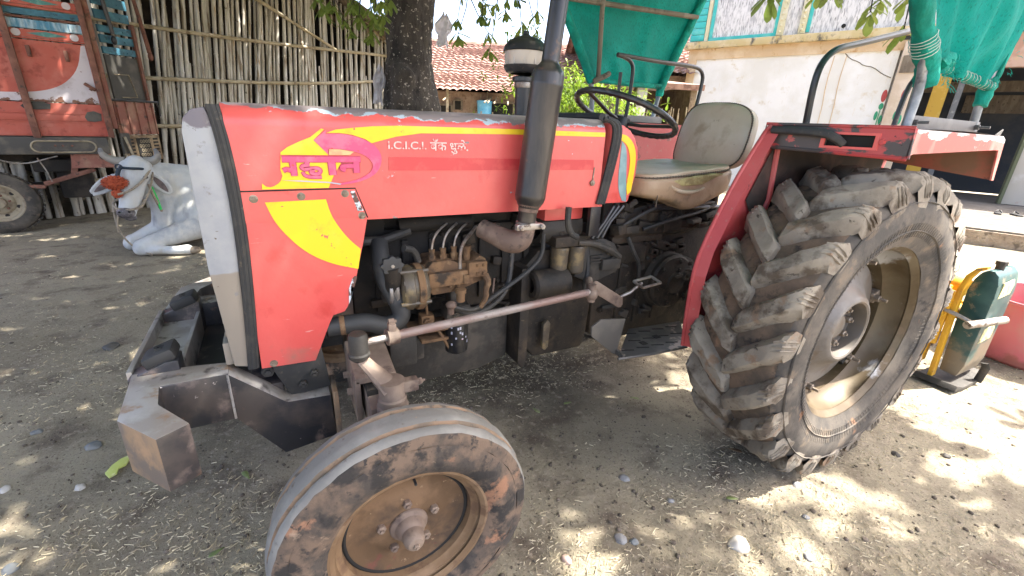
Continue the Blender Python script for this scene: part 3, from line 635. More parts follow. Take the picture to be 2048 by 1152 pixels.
for q in (-.005, .02, .045): mb.tube([(1.33+q, -.30, 1.10), (1.28+q*.6, -.31, 1.04), (1.23+q, -.31, .98)], .008, 8)
mb.box((1.225, -.31, 1.05), (.05, .02, .12), bev=.004); mb.tube([(1.40, -.24, 1.12), (1.30, -.30, 1.02)], .014, 8)
mb.build('throttle_levers', M['chrome_black'], T)
MB().box((1.46, -.05, 1.05), (.12, .20, .16), bev=.02).build('battery_box', M['dark'], T)

# front axle and steering
mb = MB()
mb.box((.345, 0, .60), (.11, .70, .13), bev=.012)
mb.prism([(-.36, .66), (-.36, .52), (-.575, .505), (-.575, .615)], 'x', .295, .375, bev=.008)
mb.prism([(.36, .66), (.36, .52), (.575, .505), (.575, .615)], 'x', .295, .375, bev=.008)
mb.prism([(-.30, .705), (-.30, .53), (-.49, .52), (-.49, .665)], 'x', .268, .285, bev=.004).prism([(-.30, .71), (-.30, .69), (-.49, .652), (-.49, .672)], 'x', .27, .385, bev=.004).prism([(-.30, .705), (-.30, .53), (-.49, .52), (-.49, .665)], 'x', .378, .392, bev=.004)
for y, z in ((-.36, .62), (-.43, .60)): mb.hexnut((.262, y, z), .012, .01, 'x')
mb.box((.34, 0, .72), (.22, .24, .14), bev=.02)
mb.build('front_axle_beam', M['axle'], T)
MB().box((.335, -.46, .595), (.075, .12, .10)).build('axle_slot', M['dark'], T)
for s in (-1, 1):
    kp = MB().lathe([(.036, .50), (.038, .60), (.044, .605), (.044, .635), (.040, .64), (.040, .66), (.030, .668), (.030, .70), (.02, .705), (.0001, .706)], Matrix.Translation((.352, s*.60, 0)), 24)
    kp.tube([(.352, s*.60, .50), (.352, s*.62, .40), (.35, s*.66, .34)], [.034, .034, .03], 14)
    kp.build('kingpin', M['axle'], T)
    mb = MB().tube([(.352, s*.60, .688), (.335, s*.585, .708), (.31, s*.56, .735), (.287, s*.545, .765)], [.040, .034, .026, .022], 12, flat=.55)
    mb.cyl((.352, s*.60, .665), (.352, s*.60, .715), .036, 18).box((.395, s*.605, .692), (.06, .03, .036), bev=.006); mb.hexnut((.425, s*.605, .695), .010, .012, 'x')
    arm = mb.build('steering_arm', M['axle'], T)
    mb = MB().lathe([(.018, .765), (.028, .775), (.030, .785), (.026, .79), (.026, .835), (.022, .845), (.0001, .847)], Matrix.Translation((.281, s*.545, 0)), 20)
    mb.build('ball_joint', M['greyiron'], arm)
    r0 = Vector((.29, s*.545, .815)); r1 = Vector((1.165, s*.42, .80))
    d = (r1-r0)
    mb = MB().tube([r0+d*.10, r0+d*.97], .0140, 14)
    dl = mb.build('drag_link', M['rod'], T)
    MB().tube([r0, r0+d*.11], .010, 10).build('threaded_end', M['steel'], dl); MB().tube([r0+d*.965, r1], .012, 10).build('threaded_end', M['steel'], dl)
    p = r0+d*.098
    mb = MB().tube([p-d.normalized()*.016, p+d.normalized()*.016], .024, 12).box((p.x, p.y, p.z+.022), (.022, .026, .04), bev=.005); mb.hexnut((p.x, p.y-s*.0, p.z+.045), .010, .008, 'x')
    mb.build('clamp', M['axle'], dl)

# ------------------------------------------------------------------ wheels
def toY(s, c):    # local Z (outward) -> world +-Y
    return Matrix.Translation(Vector(c)) @ Matrix.Rotation(-s*PI/2, 4, 'X')
def front_wheel(s):
    c = (.347, -.728 if s < 0 else .70, .334)
    Mo = toY(s, c) @ Matrix.Rotation(math.radians(2), 4, 'X')
    wheel = bpy.data.objects.new('front_wheel', None); COL.objects.link(wheel); wheel.parent = T; wheel['_o'] = T['_o']
    Rr = .352
    prof = [(.212, .062), (.222, .068), (.235, .079), (.262, .086), (.288, .083), (.308, .077)]
    side = MB().lathe(prof, Mo, 72).lathe([(r_, -h) for r_, h in prof], Mo, 72)
    tread = [(.308, .077), (.330, .074), (.338, .070), (.344, .060), (.346, .052), (.346, .044), (.339, .0385), (.3385, .033), (.348, .029), (.351, .016), (.352, .004), (.3515, .0), (.3515, -.008), (.351, -.014), (.349, -.028), (.3385, -.033), (.3385, -.039), (.345, -.046), (.342, -.062), (.332, -.072), (.308, -.077)]
    side_o = MB()
    tr = MB()
    k = len(tread); nseg = 96
    for i in range(nseg):
        a = 2*PI*i/nseg
        for r_, h in tread: tr.v.append(Mo @ Vector((r_*math.cos(a), r_*math.sin(a), h)))
    for i in range(nseg):
        j = (i+1) % nseg
        for q in range(k-1):
            r0, r1 = tread[q][0], tread[q+1][0]
            g = 1 if (max(r0, r1) < .340 or abs(r0-r1) > .006) and abs(tread[q][1]) < .05 else 0
            if q < 2 or q > k-4: g = 2
            tr.f.append([i*k+q, j*k+q, j*k+q+1, i*k+q+1]); tr.m.append(g)
    displace(tr, .003, 28); displace(tr, .0018, 70); displace(side, .0018, 26)
    # wipe lathe smoothness slightly: worn rubber
    ty = MB(); ty.add(tr.v, tr.f); ty.m = tr.m[:]
    ty.add(side.v, side.f, 2)
    ty.build('tyre', [M['fronttread'], M['groove'], M['frontside']], wheel, angle=45)
    prim = [(.200, .056), (.212, .066), (.220, .066), (.224, .060), (.222, .054), (.210, .048), (.196, .046), (.190, .036), (.180, .030), (.176, .0), (.176, -.03), (.19, -.05), (.22, -.062)]
    rim = MB().lathe(prim, Mo, 64).build('rim', M['rimf'], wheel)
    pd = [(.178, -.006), (.176, .006), (.168, .010), (.150, .004), (.120, .000), (.10, .006), (.085, .012), (.05, .014), (.0001, .014)]
    disc = MB().lathe(pd, Mo, 64).build('wheel_disc', M['discf'], rim)
    MB().lathe([(.166, .0105), (.172, .013), (.177, .0105), (.177, .0)], Mo, 64).build('disc_gap', M['dark'], rim)
    hb = MB().lathe([(.052, .012), (.054, .016), (.052, .021), (.042, .028), (.037, .042), (.032, .050), (.030, .052), (.029, .066), (.027, .078), (.020, .087), (.011, .090), (.0001, .090)], Mo, 28)
    hb.build('hub', M['axle'], rim)
    for i in range(5):
        a = 2*PI*i/5+.35
        q = Mo @ Vector((.078*math.cos(a), .078*math.sin(a), .018)); MB().hexnut(q, .0125, .008).build('wheel_nut', M['axle'], rim)
    q = Mo @ Vector((0, 0, .092)); MB().hexnut(q, .009, .005).build('hub_bolt', M['axle'], rim)
    v_ = MB().tube([Mo @ Vector((.02, .150, .006)), Mo @ Vector((.02, .148, .030))], .004, 6); v_.build('valve', M['rubber'], rim)
for s in (-1, 1): front_wheel(s)

def rear_wheel(s):
    yc = .778
    c = (2.1616, -yc if s < 0 else yc-.13, .648)
    Mo = toY(s, c); wheel = bpy.data.objects.new('rear_wheel', None); COL.objects.link(wheel); wheel.parent = T; wheel['_o'] = T['_o']
    prof = [(.372, .152), (.392, .160), (.43, .180), (.48, .190), (.53, .186), (.562, .176), (.583, .160), (.594, .130), (.602, .07), (.605, 0)]
    full = prof+[(r_, -h) for r_, h in prof[::-1][1:]]
    nseg = 120; k = len(full); tb = MB()
    for i in range(nseg):
        a = 2*PI*i/nseg
        for r_, h in full: tb.v.append(Mo @ Vector((r_*math.cos(a), r_*math.sin(a), h)))
    for i in range(nseg):
        j = (i+1) % nseg
        for q in range(k-1): tb.f.append([i*k+q, j*k+q, j*k+q+1, i*k+q+1]); tb.m.append(0 if full[q][0] < .575 else 1)
    for r_, h in ((.545, .186), (.44, .1845)): tb.lathe([(r_-.003, h-.002), (r_, h+.0025), (r_+.003, h-.002)], Mo, 96)
    displace(tb, .003, 18)
    NL = 22
    # angle 0 = top, grows towards the front (-X)
    def cp(phi, r_, y):
        return Vector((c[0]-r_*math.sin(phi), y, c[2]+r_*math.cos(phi)))
    lr = random.Random(11)
    lg = MB()
    for side in (1, -1):     # 1 outer half
        for i in range(NL):
            ph0 = 2*PI*(i+(0 if side == 1 else .5))/NL + lr.uniform(-.006, .006)
            rows = []
            S = [(-.13, .556, .55), (-.07, .590, .85), (-.02, .618, 1.), (.03, .634, 1.), (.12, .641, 1.), (.22, .643, 1.), (.33, .644, 1.), (.44, .645, 1.), (.55, .645, 1.), (.66, .645, 1.), (.77, .645, 1.), (.88, .644, .98), (.97, .641, .90), (1.02, .630, .74)]
            for sp, rt_, wk in S:
                h = .172 - .178*max(sp, 0) if sp >= 0 else .178 + (.186-.178)*(-sp/.13)
                y = c[1] + s*side*h
                dphi = math.radians(14.5)*(max(sp, 0)**.92) - (0 if sp >= 0 else 0)
                ph = ph0 + dphi
                sk = .0
                wt = .042*wk/.645; wb = .067*wk/.645
                rb = .596 if sp > .1 else (.59 if sp >= 0 else rt_-.02)
                wob = lr.uniform(-.0035, .0035)
                w2 = lr.uniform(-.004, .004); rows.append([cp(ph-wb, rb-.014, y), cp(ph-wt*1.06, rt_+wob-.012, y), cp(ph-wt*.72, rt_+wob, y), cp(ph+wt*.72, rt_+w2, y), cp(ph+wt*1.08, rt_+w2-.013, y), cp(ph+wb, rb-.014, y)])
            o = len(lg.v)
            for rw in rows: lg.v += rw
            for q in range(len(rows)-1):
                for e in range(5): lg.f.append([o+q*6+e, o+q*6+e+1, o+q*6+7+e, o+q*6+6+e]); lg.m.append(0)
            lg.f.append([o, o+1, o+2, o+3, o+4, o+5]); lg.m.append(0)
            e = o+(len(rows)-1)*6; lg.f.append([e+5, e+4, e+3, e+2, e+1, e]); lg.m.append(0)
            # three worn wear bars on the shoulder end of the lug
            for t_ in (-1, 0, 1):
                a_ = ph0+t_*.030
                y0 = c[1]+s*side*.172; y1 = c[1]+s*side*.185
                lg.tube([cp(a_+.012, .640, c[1]+s*side*.15), cp(a_, .628, y0), cp(a_-.006, .588, c[1]+s*side*.184), cp(a_-.008, .56, c[1]+s*side*.188)], [.003, .0055, .006, .002], 6)
    b = bmesh.new(); 
    ty = MB(); ty.add(tb.v, tb.f); ty.m = tb.m[:]
    displace(lg, .0055, 20, 3.); displace(lg, .0025, 60, 1.)
    ty.add(lg.v, lg.f, 2)
    for i in range(150):
        a = 2*PI*i/150; ty.tube([cp(a, .415, c[1]+s*.1775), cp(a+.02, .47, c[1]+s*.1905)], [.0012, .0006], 4, 0)
    tob = ty.build('tyre', [M['tyre'], M['carcass'], M['lug']], wheel, angle=40)
    pr = [(.352, .128), (.372, .150), (.383, .152), (.387, .146), (.383, .138), (.368, .134), (.356, .122), (.350, .075), (.332, .05), (.322, .04), (.322, -.05), (.345, -.08), (.355, -.13), (.385, -.15)]
    rim = MB().lathe(pr, Mo, 80).build('rim', M['rimr'], wheel)
    pd = [(.285, .012), (.284, .020), (.262, .026), (.235, .030), (.212, .036), (.185, .052), (.162, .072), (.148, .086), (.138, .094), (.128, .096), (.120, .092), (.116, .080), (.113, .035), (.09, .030), (.05, .034), (.048, .050), (.0001, .052)]
    disc = MB().lathe(pd, Mo, 64).build('wheel_disc', M['discr'], rim)
    for i in range(8):
        a = 2*PI*i/8+.2; MB().hexnut(Mo @ Vector((.082*math.cos(a), .082*math.sin(a), .042)), .015, .012).build('wheel_nut', M['bolt'], rim)
    for i in range(6):
        a = 2*PI*i/6+.3; nb = MB()
        q = Mo @ Vector((.288*math.cos(a), .288*math.sin(a), .045)); nb.hexnut(q, .016, .010)
        nb.cyl(Mo @ Vector((.288*math.cos(a), .288*math.sin(a), .0)), Mo @ Vector((.288*math.cos(a), .288*math.sin(a), .082)), .0075, 8)
        nb.box(Mo @ Vector((.306*math.cos(a), .306*math.sin(a), .018)), (.06, .035, .05), (0, s*a if s < 0 else -a, 0), bev=.006)
        nb.build('rim_clamp', M['bolt'], rim)
    for a in (1.3, 3.4, 5.5):
        cr_ = MB().tube([Mo @ Vector((.285*math.cos(a+d_), .285*math.sin(a+d_), .024)) for d_ in (-.12, -.06, 0, .06, .12)], .014, 8)
        cr_.build('disc_notch', M['dark'], rim)
for s in (-1, 1): rear_wheel(s)
# ------------------------------------------------------------------ fenders
def superbox(mb, c, d, e=3.2, M_=None, n=28, mi=0):
    """rounded cushion block"""
    b = bmesh.new(); bmesh.ops.create_cube(b, size=2.); bmesh.ops.subdivide_edges(b, edges=b.edges[:], cuts=n//2, use_grid_fill=True)
    for v in b.verts:
        p = v.co; q = (abs(p.x)**e+abs(p.y)**e+abs(p.z)**e)**(1/e); v.co = p/q
        v.co = Vector((v.co.x*d[0]/2, v.co.y*d[1]/2, v.co.z*d[2]/2))
    return mb.bm(b, mi, Matrix.Translation(Vector(c)) @ (M_ or Matrix()))
pm_arch = pm('dusty_arch_shade', (.030, .022, .018), [((.08, .045, .035), 6, .5, .65)], rough=.9)  # near-black colour standing in for the shade inside the arch
def fender(s):
    Y = lambda y: y if s < 0 else -.14-y
    yi, yo = Y(-.56), Y(-.95)
    f = bpy.data.objects.new('rear_fender', None); COL.objects.link(f); f.parent = T; f['_o'] = T['_o']
    mb = MB()
    edge = [(1.559, .556), (1.545, .70), (1.540, .867), (1.558, .967), (1.655, 1.192), (1.780, 1.395), (1.815, 1.428)]
    mb.prism(edge+[(2.68, 1.428), (2.74, 1.30), (2.66, 1.05), (2.3, .9), (1.9, .80), (1.68, .62)], 'y', yi-.002, yi+.002)
    mb.build('inner_plate', M['red_old'], f)
    o_ = -.009 if s < 0 else .009
    MB().add([(1.87, yi+o_, 1.40), (2.70, yi+o_, 1.40), (2.68, yi+o_, 1.06), (1.9, yi+o_, .95), (1.75, yi+o_, 1.15)], [[0, 1, 2, 3, 4]]).build('arch_shade_sheet', pm_arch, f)  # added dark sheet over the inner plate, painting the arch's shade
    mb = MB().tube([(x, yi, z) for x, z in edge], .0075, 8, smooth=1)
    o2 = yi-.045 if s < 0 else yi+.045
    # narrow front flange turned outwards
    for a, b in zip(edge[:-1], edge[1:]):
        mb.add([(a[0], yi, a[1]), (b[0], yi, b[1]), (b[0]+.02, o2, b[1]), (a[0]+.02, o2, a[1])], [[0, 1, 2, 3]])
    for x, z in ((1.575, .862), (1.69, .855)): mb.hexnut((x, yi-.004 if s < 0 else yi+.004, z), .010, .006)
    mb.tube([(1.55, yi-.003, .872), (1.71, yi-.003, .858)], .0025, 6)
    rb = [(1.86, 1.40), (1.87, 1.30), (1.885, 1.15), (1.86, 1.08)]
    mb.tube([(x, yi-.012, z) for x, z in rb], .012, 8)
    mb.build('front_edge', M['red_old'], f)
    # top skin with turned-down front and side lips
    t = MB()
    y_i, y_o = yi, yo
    fx = lambda y: 1.815+(1.945-1.815)*abs((y-yi)/(yo-yi))
    zt = 1.428
    nA = 10
    P_ = []
    top = MB()
    ys = [yi+(yo-yi)*k/8 for k in range(9)]
    for y in ys:
        row = [(fx(y), y, zt), (fx(y)+.2, y, zt+.004), (fx(y)+.45, y, zt+.004), (2.66, y, zt-.004), (2.69, y, zt-.016)]
        for p in row: top.v.append(Vector(p))
    for i in range(8):
        for j in range(4):
            a = i*5+j; top.f.append([a, a+1, a+6, a+5]); top.m.append(0)
    top.prism([(fx(yo), zt), (2.66, zt-.004), (2.69, zt-.016), (2.735, 1.255), (2.715, 1.255), (2.665, 1.372), (2.62, 1.372), (1.99, 1.352), (fx(yo), 1.338)], 'y', yo-.003, yo+.003)
    top.build('top_skin', M['fender_lit'], f)
    MB().add([(2.69, yi, 1.41), (2.69, yo, 1.41), (2.735, yo, 1.255), (2.735, yi, 1.30)], [[0, 1, 2, 3]]).build('rear_apron', M['liner'], f)
    MB().add([(1.84, yi-.0 , 1.415), (1.96, yo+.005*s*-1, 1.415), (2.68, yo+.005*s*-1, 1.41), (2.68, yi, 1.41)], [[0, 1, 2, 3]]).build('underside', M['liner'], f)
    # front light panel with its empty slot: built in a local frame along the slanted front
    u0 = Vector((fx(yi), yi, 0)); u1 = Vector((fx(yo), yo, 0)); U = u1-u0; L = U.length; U.normalize(); Nn = Vector((-abs(U.y), U.x*(1 if s < 0 else -1)*1, 0)).normalized()
    if Nn.x > 0: Nn = -Nn
    def W(u, z, d=0.): return u0+U*u+Vector((0, 0, z))+Nn*d
    def slab(rect, d0, d1):
        u_, z_, u2, z2 = rect
        m_ = MB(); m_.add([W(a, b, d) for d in (d0, d1) for a, b in ((u_, z_), (u2, z_), (u2, z2), (u_, z2))], [[0, 1, 2, 3], [4, 5, 6, 7], [0, 1, 5, 4], [1, 2, 6, 5], [2, 3, 7, 6], [3, 0, 4, 7]]); return m_
    zl = lambda u: 1.362-.024*u/L
    mb = MB()
    s0, s1 = L*.46, L*.80
    for r_ in ((0, 1.352, s0, 1.430), (s1, 1.338, L+.012, 1.430), (s0, 1.404, s1, 1.430), (s0, 1.342, s1, 1.364)):
        q = slab(r_, 0, .006); mb.add(q.v, q.f)
    mb.tube([W(-.01, 1.352, .004), W(L+.01, 1.337, .004)], .007, 8).tube([W(-.012, 1.352, .004), W(-.012, 1.432, .004), W(L+.008, 1.432, .004), W(L+.012, 1.337, .004)], .006, 8)
    lp = mb.build('light_panel', M['fender_edge'], f)
    mb = MB()
    q = slab((s0-.012, 1.404, s1+.012, 1.412), .006, .010); mb.add(q.v, q.f)
    q = slab((s0-.012, 1.358, s1+.012, 1.366), .006, .010); mb.add(q.v, q.f)
    q = slab((s0-.012, 1.366, s0, 1.404), .006, .010); mb.add(q.v, q.f)
    q = slab((s1, 1.366, s1+.012, 1.404), .006, .010); mb.add(q.v, q.f)
    mb.hexnut(W(s1+.022, 1.385, .010), .009, .006, 'x')
    mb.build('slot_frame', M['red'], lp)
    q = slab((s0-.01, 1.345, s1+.01, 1.42), -.10, -.012); q.build('lamp_recess', M['dark'], lp)
    mb = MB().tube([W(.02, 1.408, .01), W(.035, 1.412, .034), (W(.20, 1.408, .036)), W(.235, 1.392, .03), W(.245, 1.372, .008)], [.009, .011, .012, .012, .010], 10, smooth=1, flat=1.3)
    mb.build('grab_handle', M['rubber'], f)
    mb = MB().tube([W(s0-.01, 1.34, -.10), W(s0+.04, 1.352, -.06), W(s0+.10, 1.39, -.03)], .016, 8, flat=.3)
    mb.build('stay', M['red_old'], f)
    # guard rail
    yp = yi
    zb = 1.43
    if s < 0:
        mb = MB().tube([(2.03, yp, zb), (2.015, yp, 1.58), (2.03, yp, 1.66), (2.10, yp, 1.712), (2.22, yp, 1.738), (2.48, yp, 1.80), (2.72, yp, 1.86), (2.80, yp, 1.82), (2.80, yp, 1.43)], .0125, 10, smooth=2)
        mb.tube([(2.66, yp-.02, zb), (2.67, yp-.02, 1.58), (2.69, yp-.03, 1.66), (2.73, yp-.08, 1.69), (2.75, yp-.20, 1.69), (2.62, -.86, 1.66)], .011, 10, smooth=2)
    else:
        yp = .56 if False else yi+.10
        mb = MB().tube([(2.60, yp, 1.43), (2.64, yp, 1.70), (2.62, yp, 1.75), (2.56, yp, 1.775), (2.30, yp, 1.772), (1.93, yp, 1.782)], .0115, 10, smooth=2)
        mb.tube([(2.04, yp, 1.43), (2.06, yp, 1.70), (2.04, yp, 1.755), (1.98, yp, 1.775), (1.93, yp, 1.78)], .011, 10, smooth=2).tube([(2.0, yp+.04, 1.43), (2.0, yp+.04, 1.70)], .010, 8)
    mb.build('guard_rail', M['chrome_black'], f)
for s in (-1, 1): fender(s)

# ------------------------------------------------------------------ seat and steering wheel
seat = bpy.data.objects.new('seat', None); COL.objects.link(seat); seat.parent = T; seat['_o'] = T['_o']
def sculpt_cushion():
    mb = superbox(MB(), (0, 0, 0), (1, 1, 1), 6, n=30)
    for i, v in enumerate(mb.v):
        x, y, z = v.x*2, v.y*2, v.z*2       # -1..1
        px = 1.755+.295*x; w_ = .235*(1-.06*x)
        top = 1.222+.018*x+.012*(1-y*y)*0 - .022*(1-x*x)*(1-y*y)+.01
        bot = 1.105 + (.010 if x < -.3 else 0) - .050*math.exp(-((x-.05)/.4)**2) + .03*max(0, x-.4)
        bot += .03*max(0, -x-.7)
        mb.v[i] = Vector((px, -.085+w_*y*(1-.05*max(0, -z)), (bot+(top-bot)*(z+1)/2)))
    return mb
mb = sculpt_cushion(); displace(mb, .006, 9)
cu = mb.build('seat_cushion', M['vinyl_low'], seat, angle=60)
mb = superbox(MB(), (0, 0, 0), (1, 1, 1), 5, n=30)
for i, v in enumerate(mb.v):
    x, y, z = v.x*2, v.y*2, v.z*2
    # thin top panel of the seat
    mb.v[i] = Vector((1.755+.288*x, -.085+.23*(1-.06*x)*y, 1.228+.018*x-.016*(1-x*x)*(1-y*y)+.016*z))
displace(mb, .004, 10)
tp = mb.build('seat_top', M['vinyl'], cu, angle=60)
def piping(path, name, parent, r=.0045, n=90, closed=True):
    mb = MB(); pts = [Vector(p) for p in path]
    # resample
    if closed: pts.append(pts[0])
    seg = [(pts[i+1]-pts[i]).length for i in range(len(pts)-1)]; tot = sum(seg)
    for k in range(n):
        d = tot*k/n; i = 0
        while d > seg[i] and i < len(seg)-1: d -= seg[i]; i += 1
        p = pts[i].lerp(pts[i+1], d/seg[i]); mb.ball(p, r, 6)
    mb.tube(pts, r*.75, 6)
    return mb.build(name, M['stitch'], parent)
sq = []
for k in range(40):
    a = 2*PI*k/40; cx, sx = math.cos(a), math.sin(a); e = 2/5.
    X = abs(cx)**e*(1 if cx > 0 else -1); Yy = abs(sx)**e*(1 if sx > 0 else -1)
    sq.append((1.755+.289*X, -.085+.233*(1-.06*X)*Yy, 1.222+.018*X))
piping(sq, 'piping', cu, n=120)
# tear along the near edge with foam showing
tear = MB().prism([(1.60, 1.196), (1.66, 1.175), (1.78, 1.178), (1.86, 1.205), (1.92, 1.222), (1.84, 1.224), (1.72, 1.214)], 'y', -.328, -.30, bev=.006)
displace(tear, .004, 30); tear.build('torn_foam', M['foam'], cu)
fl = MB().tube([(1.585, -.318, 1.20), (1.61, -.326, 1.165), (1.68, -.33, 1.147), (1.76, -.328, 1.150), (1.80, -.325, 1.165)], [.003, .007, .009, .008, .004], 8, smooth=2)
fl.build('torn_flap', M['vinyl'], cu)
MB().tube([(1.66, -.317, 1.188), (1.72, -.319, 1.197), (1.80, -.317, 1.205), (1.88, -.315, 1.215)], [.003, .005, .005, .002], 6).build('tear_gap', M['dark'], cu)
MB().tube([(1.535, -.31, 1.20), (1.54, -.316, 1.13), (1.545, -.31, 1.09)], .0025, 6).build('seam', M['stitch'], cu)
Mb = Matrix.Translation((2.045, -.095, 1.375)) @ Matrix.Rotation(math.radians(13), 4, 'Y')
mb = superbox(MB(), (0, 0, 0), (1, 1, 1), 4.2, n=30)
for i, v in enumerate(mb.v):
    x, y, z = v.x*2, v.y*2, v.z*2
    bx = .04*x-.012*math.cos(y*1.4)*(1 if x < 0 else .3); wv = .207*(1-.05*max(0, z)-.02*max(0, -z))
    mb.v[i] = Mb @ Vector((bx+.045*y*y, wv*y, .150*z))
displace(mb, .005, 9)
bk = mb.build('backrest', M['vinyl'], seat, angle=60)
sq = []
for k in range(48):
    a = 2*PI*k/48; cx, sx = math.cos(a), math.sin(a); e = 2/4.2
    Yy = abs(cx)**e*(1 if cx > 0 else -1); Z = abs(sx)**e*(1 if sx > 0 else -1)
    sq.append(Mb @ Vector((-.028+.045*Yy*Yy, .205*(1-.05*max(0, Z)-.02*max(0, -Z))*Yy, .1485*Z)))
piping(sq, 'piping', bk, n=120)
mb = MB().box((1.80, -.09, 1.075), (.40, .30, .02), bev=.005).box((1.86, -.09, 1.045), (.44, .26, .02), bev=.005).box((2.06, -.1, 1.16), (.03, .2, .2), bev=.008)
for x in (1.68, 1.95): mb.tube([(x, -.22, 1.04), (x+.08, -.22, 1.07)], .012, 8).tube([(x, .05, 1.04), (x+.08, .05, 1.07)], .012, 8)
mb.tube([(1.60, -.25, 1.07), (1.9, -.25, 1.062), (2.06, -.23, 1.055)], .009, 8)
mb.build('seat_frame', M['chrome_black'], seat)

sw = bpy.data.objects.new('steering_wheel', None); COL.objects.link(sw); sw.parent = T; sw['_o'] = T['_o']
Ms = Matrix.Translation((1.508, -.092, 1.45)) @ Matrix.Rotation(math.radians(22), 4, 'Y')
mb = MB(); n_ = 96
for i in range(n_):
    a = 2*PI*i/n_
    for k in range(10):
        t = 2*PI*k/10; rr = .0125+(.0018*math.cos(a*36) if math.sin(t) < .2 else 0)
        mb.v.append(Ms @ Vector(((.222+rr*math.cos(t))*math.cos(a), (.222+rr*math.cos(t))*math.sin(a), rr*math.sin(t))))
for i in range(n_):
    for k in range(10):
        a = i*10+k; b = i*10+(k+1) % 10; j = ((i+1) % n_)*10
        mb.f.append([a, j+k, j+(k+1) % 10, b]); mb.m.append(0)
mb.build('wheel_rim', M['chrome_black'], sw)
mb = MB()
for a in (math.radians(180), math.radians(62), math.radians(-62)):
    mb.tube([Ms @ Vector((.218*math.cos(a), .218*math.sin(a), -.004)), Ms @ Vector((.09*math.cos(a), .09*math.sin(a), -.03)), Ms @ Vector((.02*math.cos(a), .02*math.sin(a), -.035))], [.012, .012, .014], 10, flat=.6)
mb.tube([Ms @ Vector((0, 0, -.06)), Ms @ Vector((0, 0, -.018))], .034, 18)
mb.build('wheel_spoke', M['chrome_black'], sw)
MB().tube([Ms @ Vector((0, 0, -.04)), Ms @ Vector((-.02, 0, -.32))], [.022, .03], 14).build('steering_column', M['chrome_black'], sw)
MB().box((1.30, .1, 1.418), (.10, .10, .03), bev=.006).build('instrument_box', M['rubber'], T)

# ------------------------------------------------------------------ canopy on four poles
cn = bpy.data.objects.new('canopy', None); COL.objects.link(cn); cn.parent = T; cn['_o'] = T['_o']
YN, YF = -.885, .80
mb = MB().prism([(2.05, 1.43), (2.05, 1.474), (2.60, 1.472), (2.60, 1.43)], 'y', YN-.006, YN-.001, bev=.001)
for x in (2.075, 2.565): mb.hexnut((x, YN-.012, 1.452), .010, .008).cyl((x, YN-.005, 1.452), (x, YN-.05, 1.452), .005, 8)
mb.prism([(2.64, 1.424), (2.70, 1.45), (2.66, 1.38)], 'y', YN-.05, YN-.045)
mb.build('pole_bracket', M['darkplate'], cn)
MB().box((2.3, YF-.03, 1.45), (.56, .008, .06), bev=.001).build('pole_bracket', M['darkplate'], cn)
def sq_pole(pts, r, mat='pole'):
    return MB().tube(pts, r, 12, smooth=1).build('canopy_pole', M[mat], cn)
sq_pole([(2.045, YN, 1.435), (2.055, YN, 1.56), (2.03, YN, 1.63), (1.86, YN-.01, 1.82), (1.62, YN-.03, 2.10), (1.56, YN-.03, 2.22)], .0145)
sq_pole([(2.575, YN+.005, 1.44), (2.555, YN+.005, 1.58), (2.57, YN, 1.75), (2.68, YN-.02, 2.22)], .014)
sq_pole([(2.0, YF, 1.44), (1.985, YF, 1.66), (1.85, YF, 1.86), (1.71, YF, 2.06), (1.58, YF, 2.24)], .016)
sq_pole([(2.52, YF, 1.44), (2.56, YF, 1.66), (2.65, YF, 1.86), (2.75, YF, 2.06), (2.84, YF, 2.26)], .016)
mb = MB().tube([(1.99, YF-.03, 2.20), (1.99, YF-.02, 2.05), (2.01, YF-.02, 1.67)], .014, 8).tube([(1.70, YF-.02, 2.075), (2.2, YF-.02, 2.09), (2.78, YF-.02, 2.11)], .015, 8)
mb.tube([(1.56, YN-.03, 2.22), (2.1, YN-.03, 2.23), (2.68, YN-.02, 2.22)], .015, 8).tube([(1.58, YF, 2.24), (2.84, YF, 2.26)], .015, 8)
for x in (1.58, 2.2, 2.75):
    mb.tube([(x, YN-.02, 2.22), (x, -.6, 2.40), (x, -.05, 2.48), (x, .5, 2.42), (x, YF, 2.24)], .013, 8, smooth=2)
mb.tube([(1.6, YF, 1.70), (1.96, YF, 1.685), (2.56, YF, 1.675)], .001, 6)
mb.build('roof_frame', M['wood'], cn)
def cloth(quad, nu, nv, sag, seed, wave=.012, side=1):
    """quad of four corner points -> gently sagging net sheet, thin but two-sided"""
    a, b, c_, d = [Vector(p) for p in quad]; mb = MB(); nrm = (b-a).cross(d-a).normalized()
    for j in range(nv+1):
        for i in range(nu+1):
            u, v = i/nu, j/nv
            p = a.lerp(b, u).lerp(d.lerp(c_, u), v)
            e = sag(u, v)
            n1 = noise.noise(Vector((u*5+seed, v*3, seed)))
            f = math.sin(u*19+3*n1+v*1.5)*wave*(.35+.9*(1-v))*min(1, 6*u, 6*(1-u))
            mb.v.append(p+nrm*(f+wave*1.5*n1)+e)
    for j in range(nv):
        for i in range(nu):
            q = j*(nu+1)+i; mb.f.append([q, q+1, q+nu+2, q+nu+1]); mb.m.append(0)
    return mb
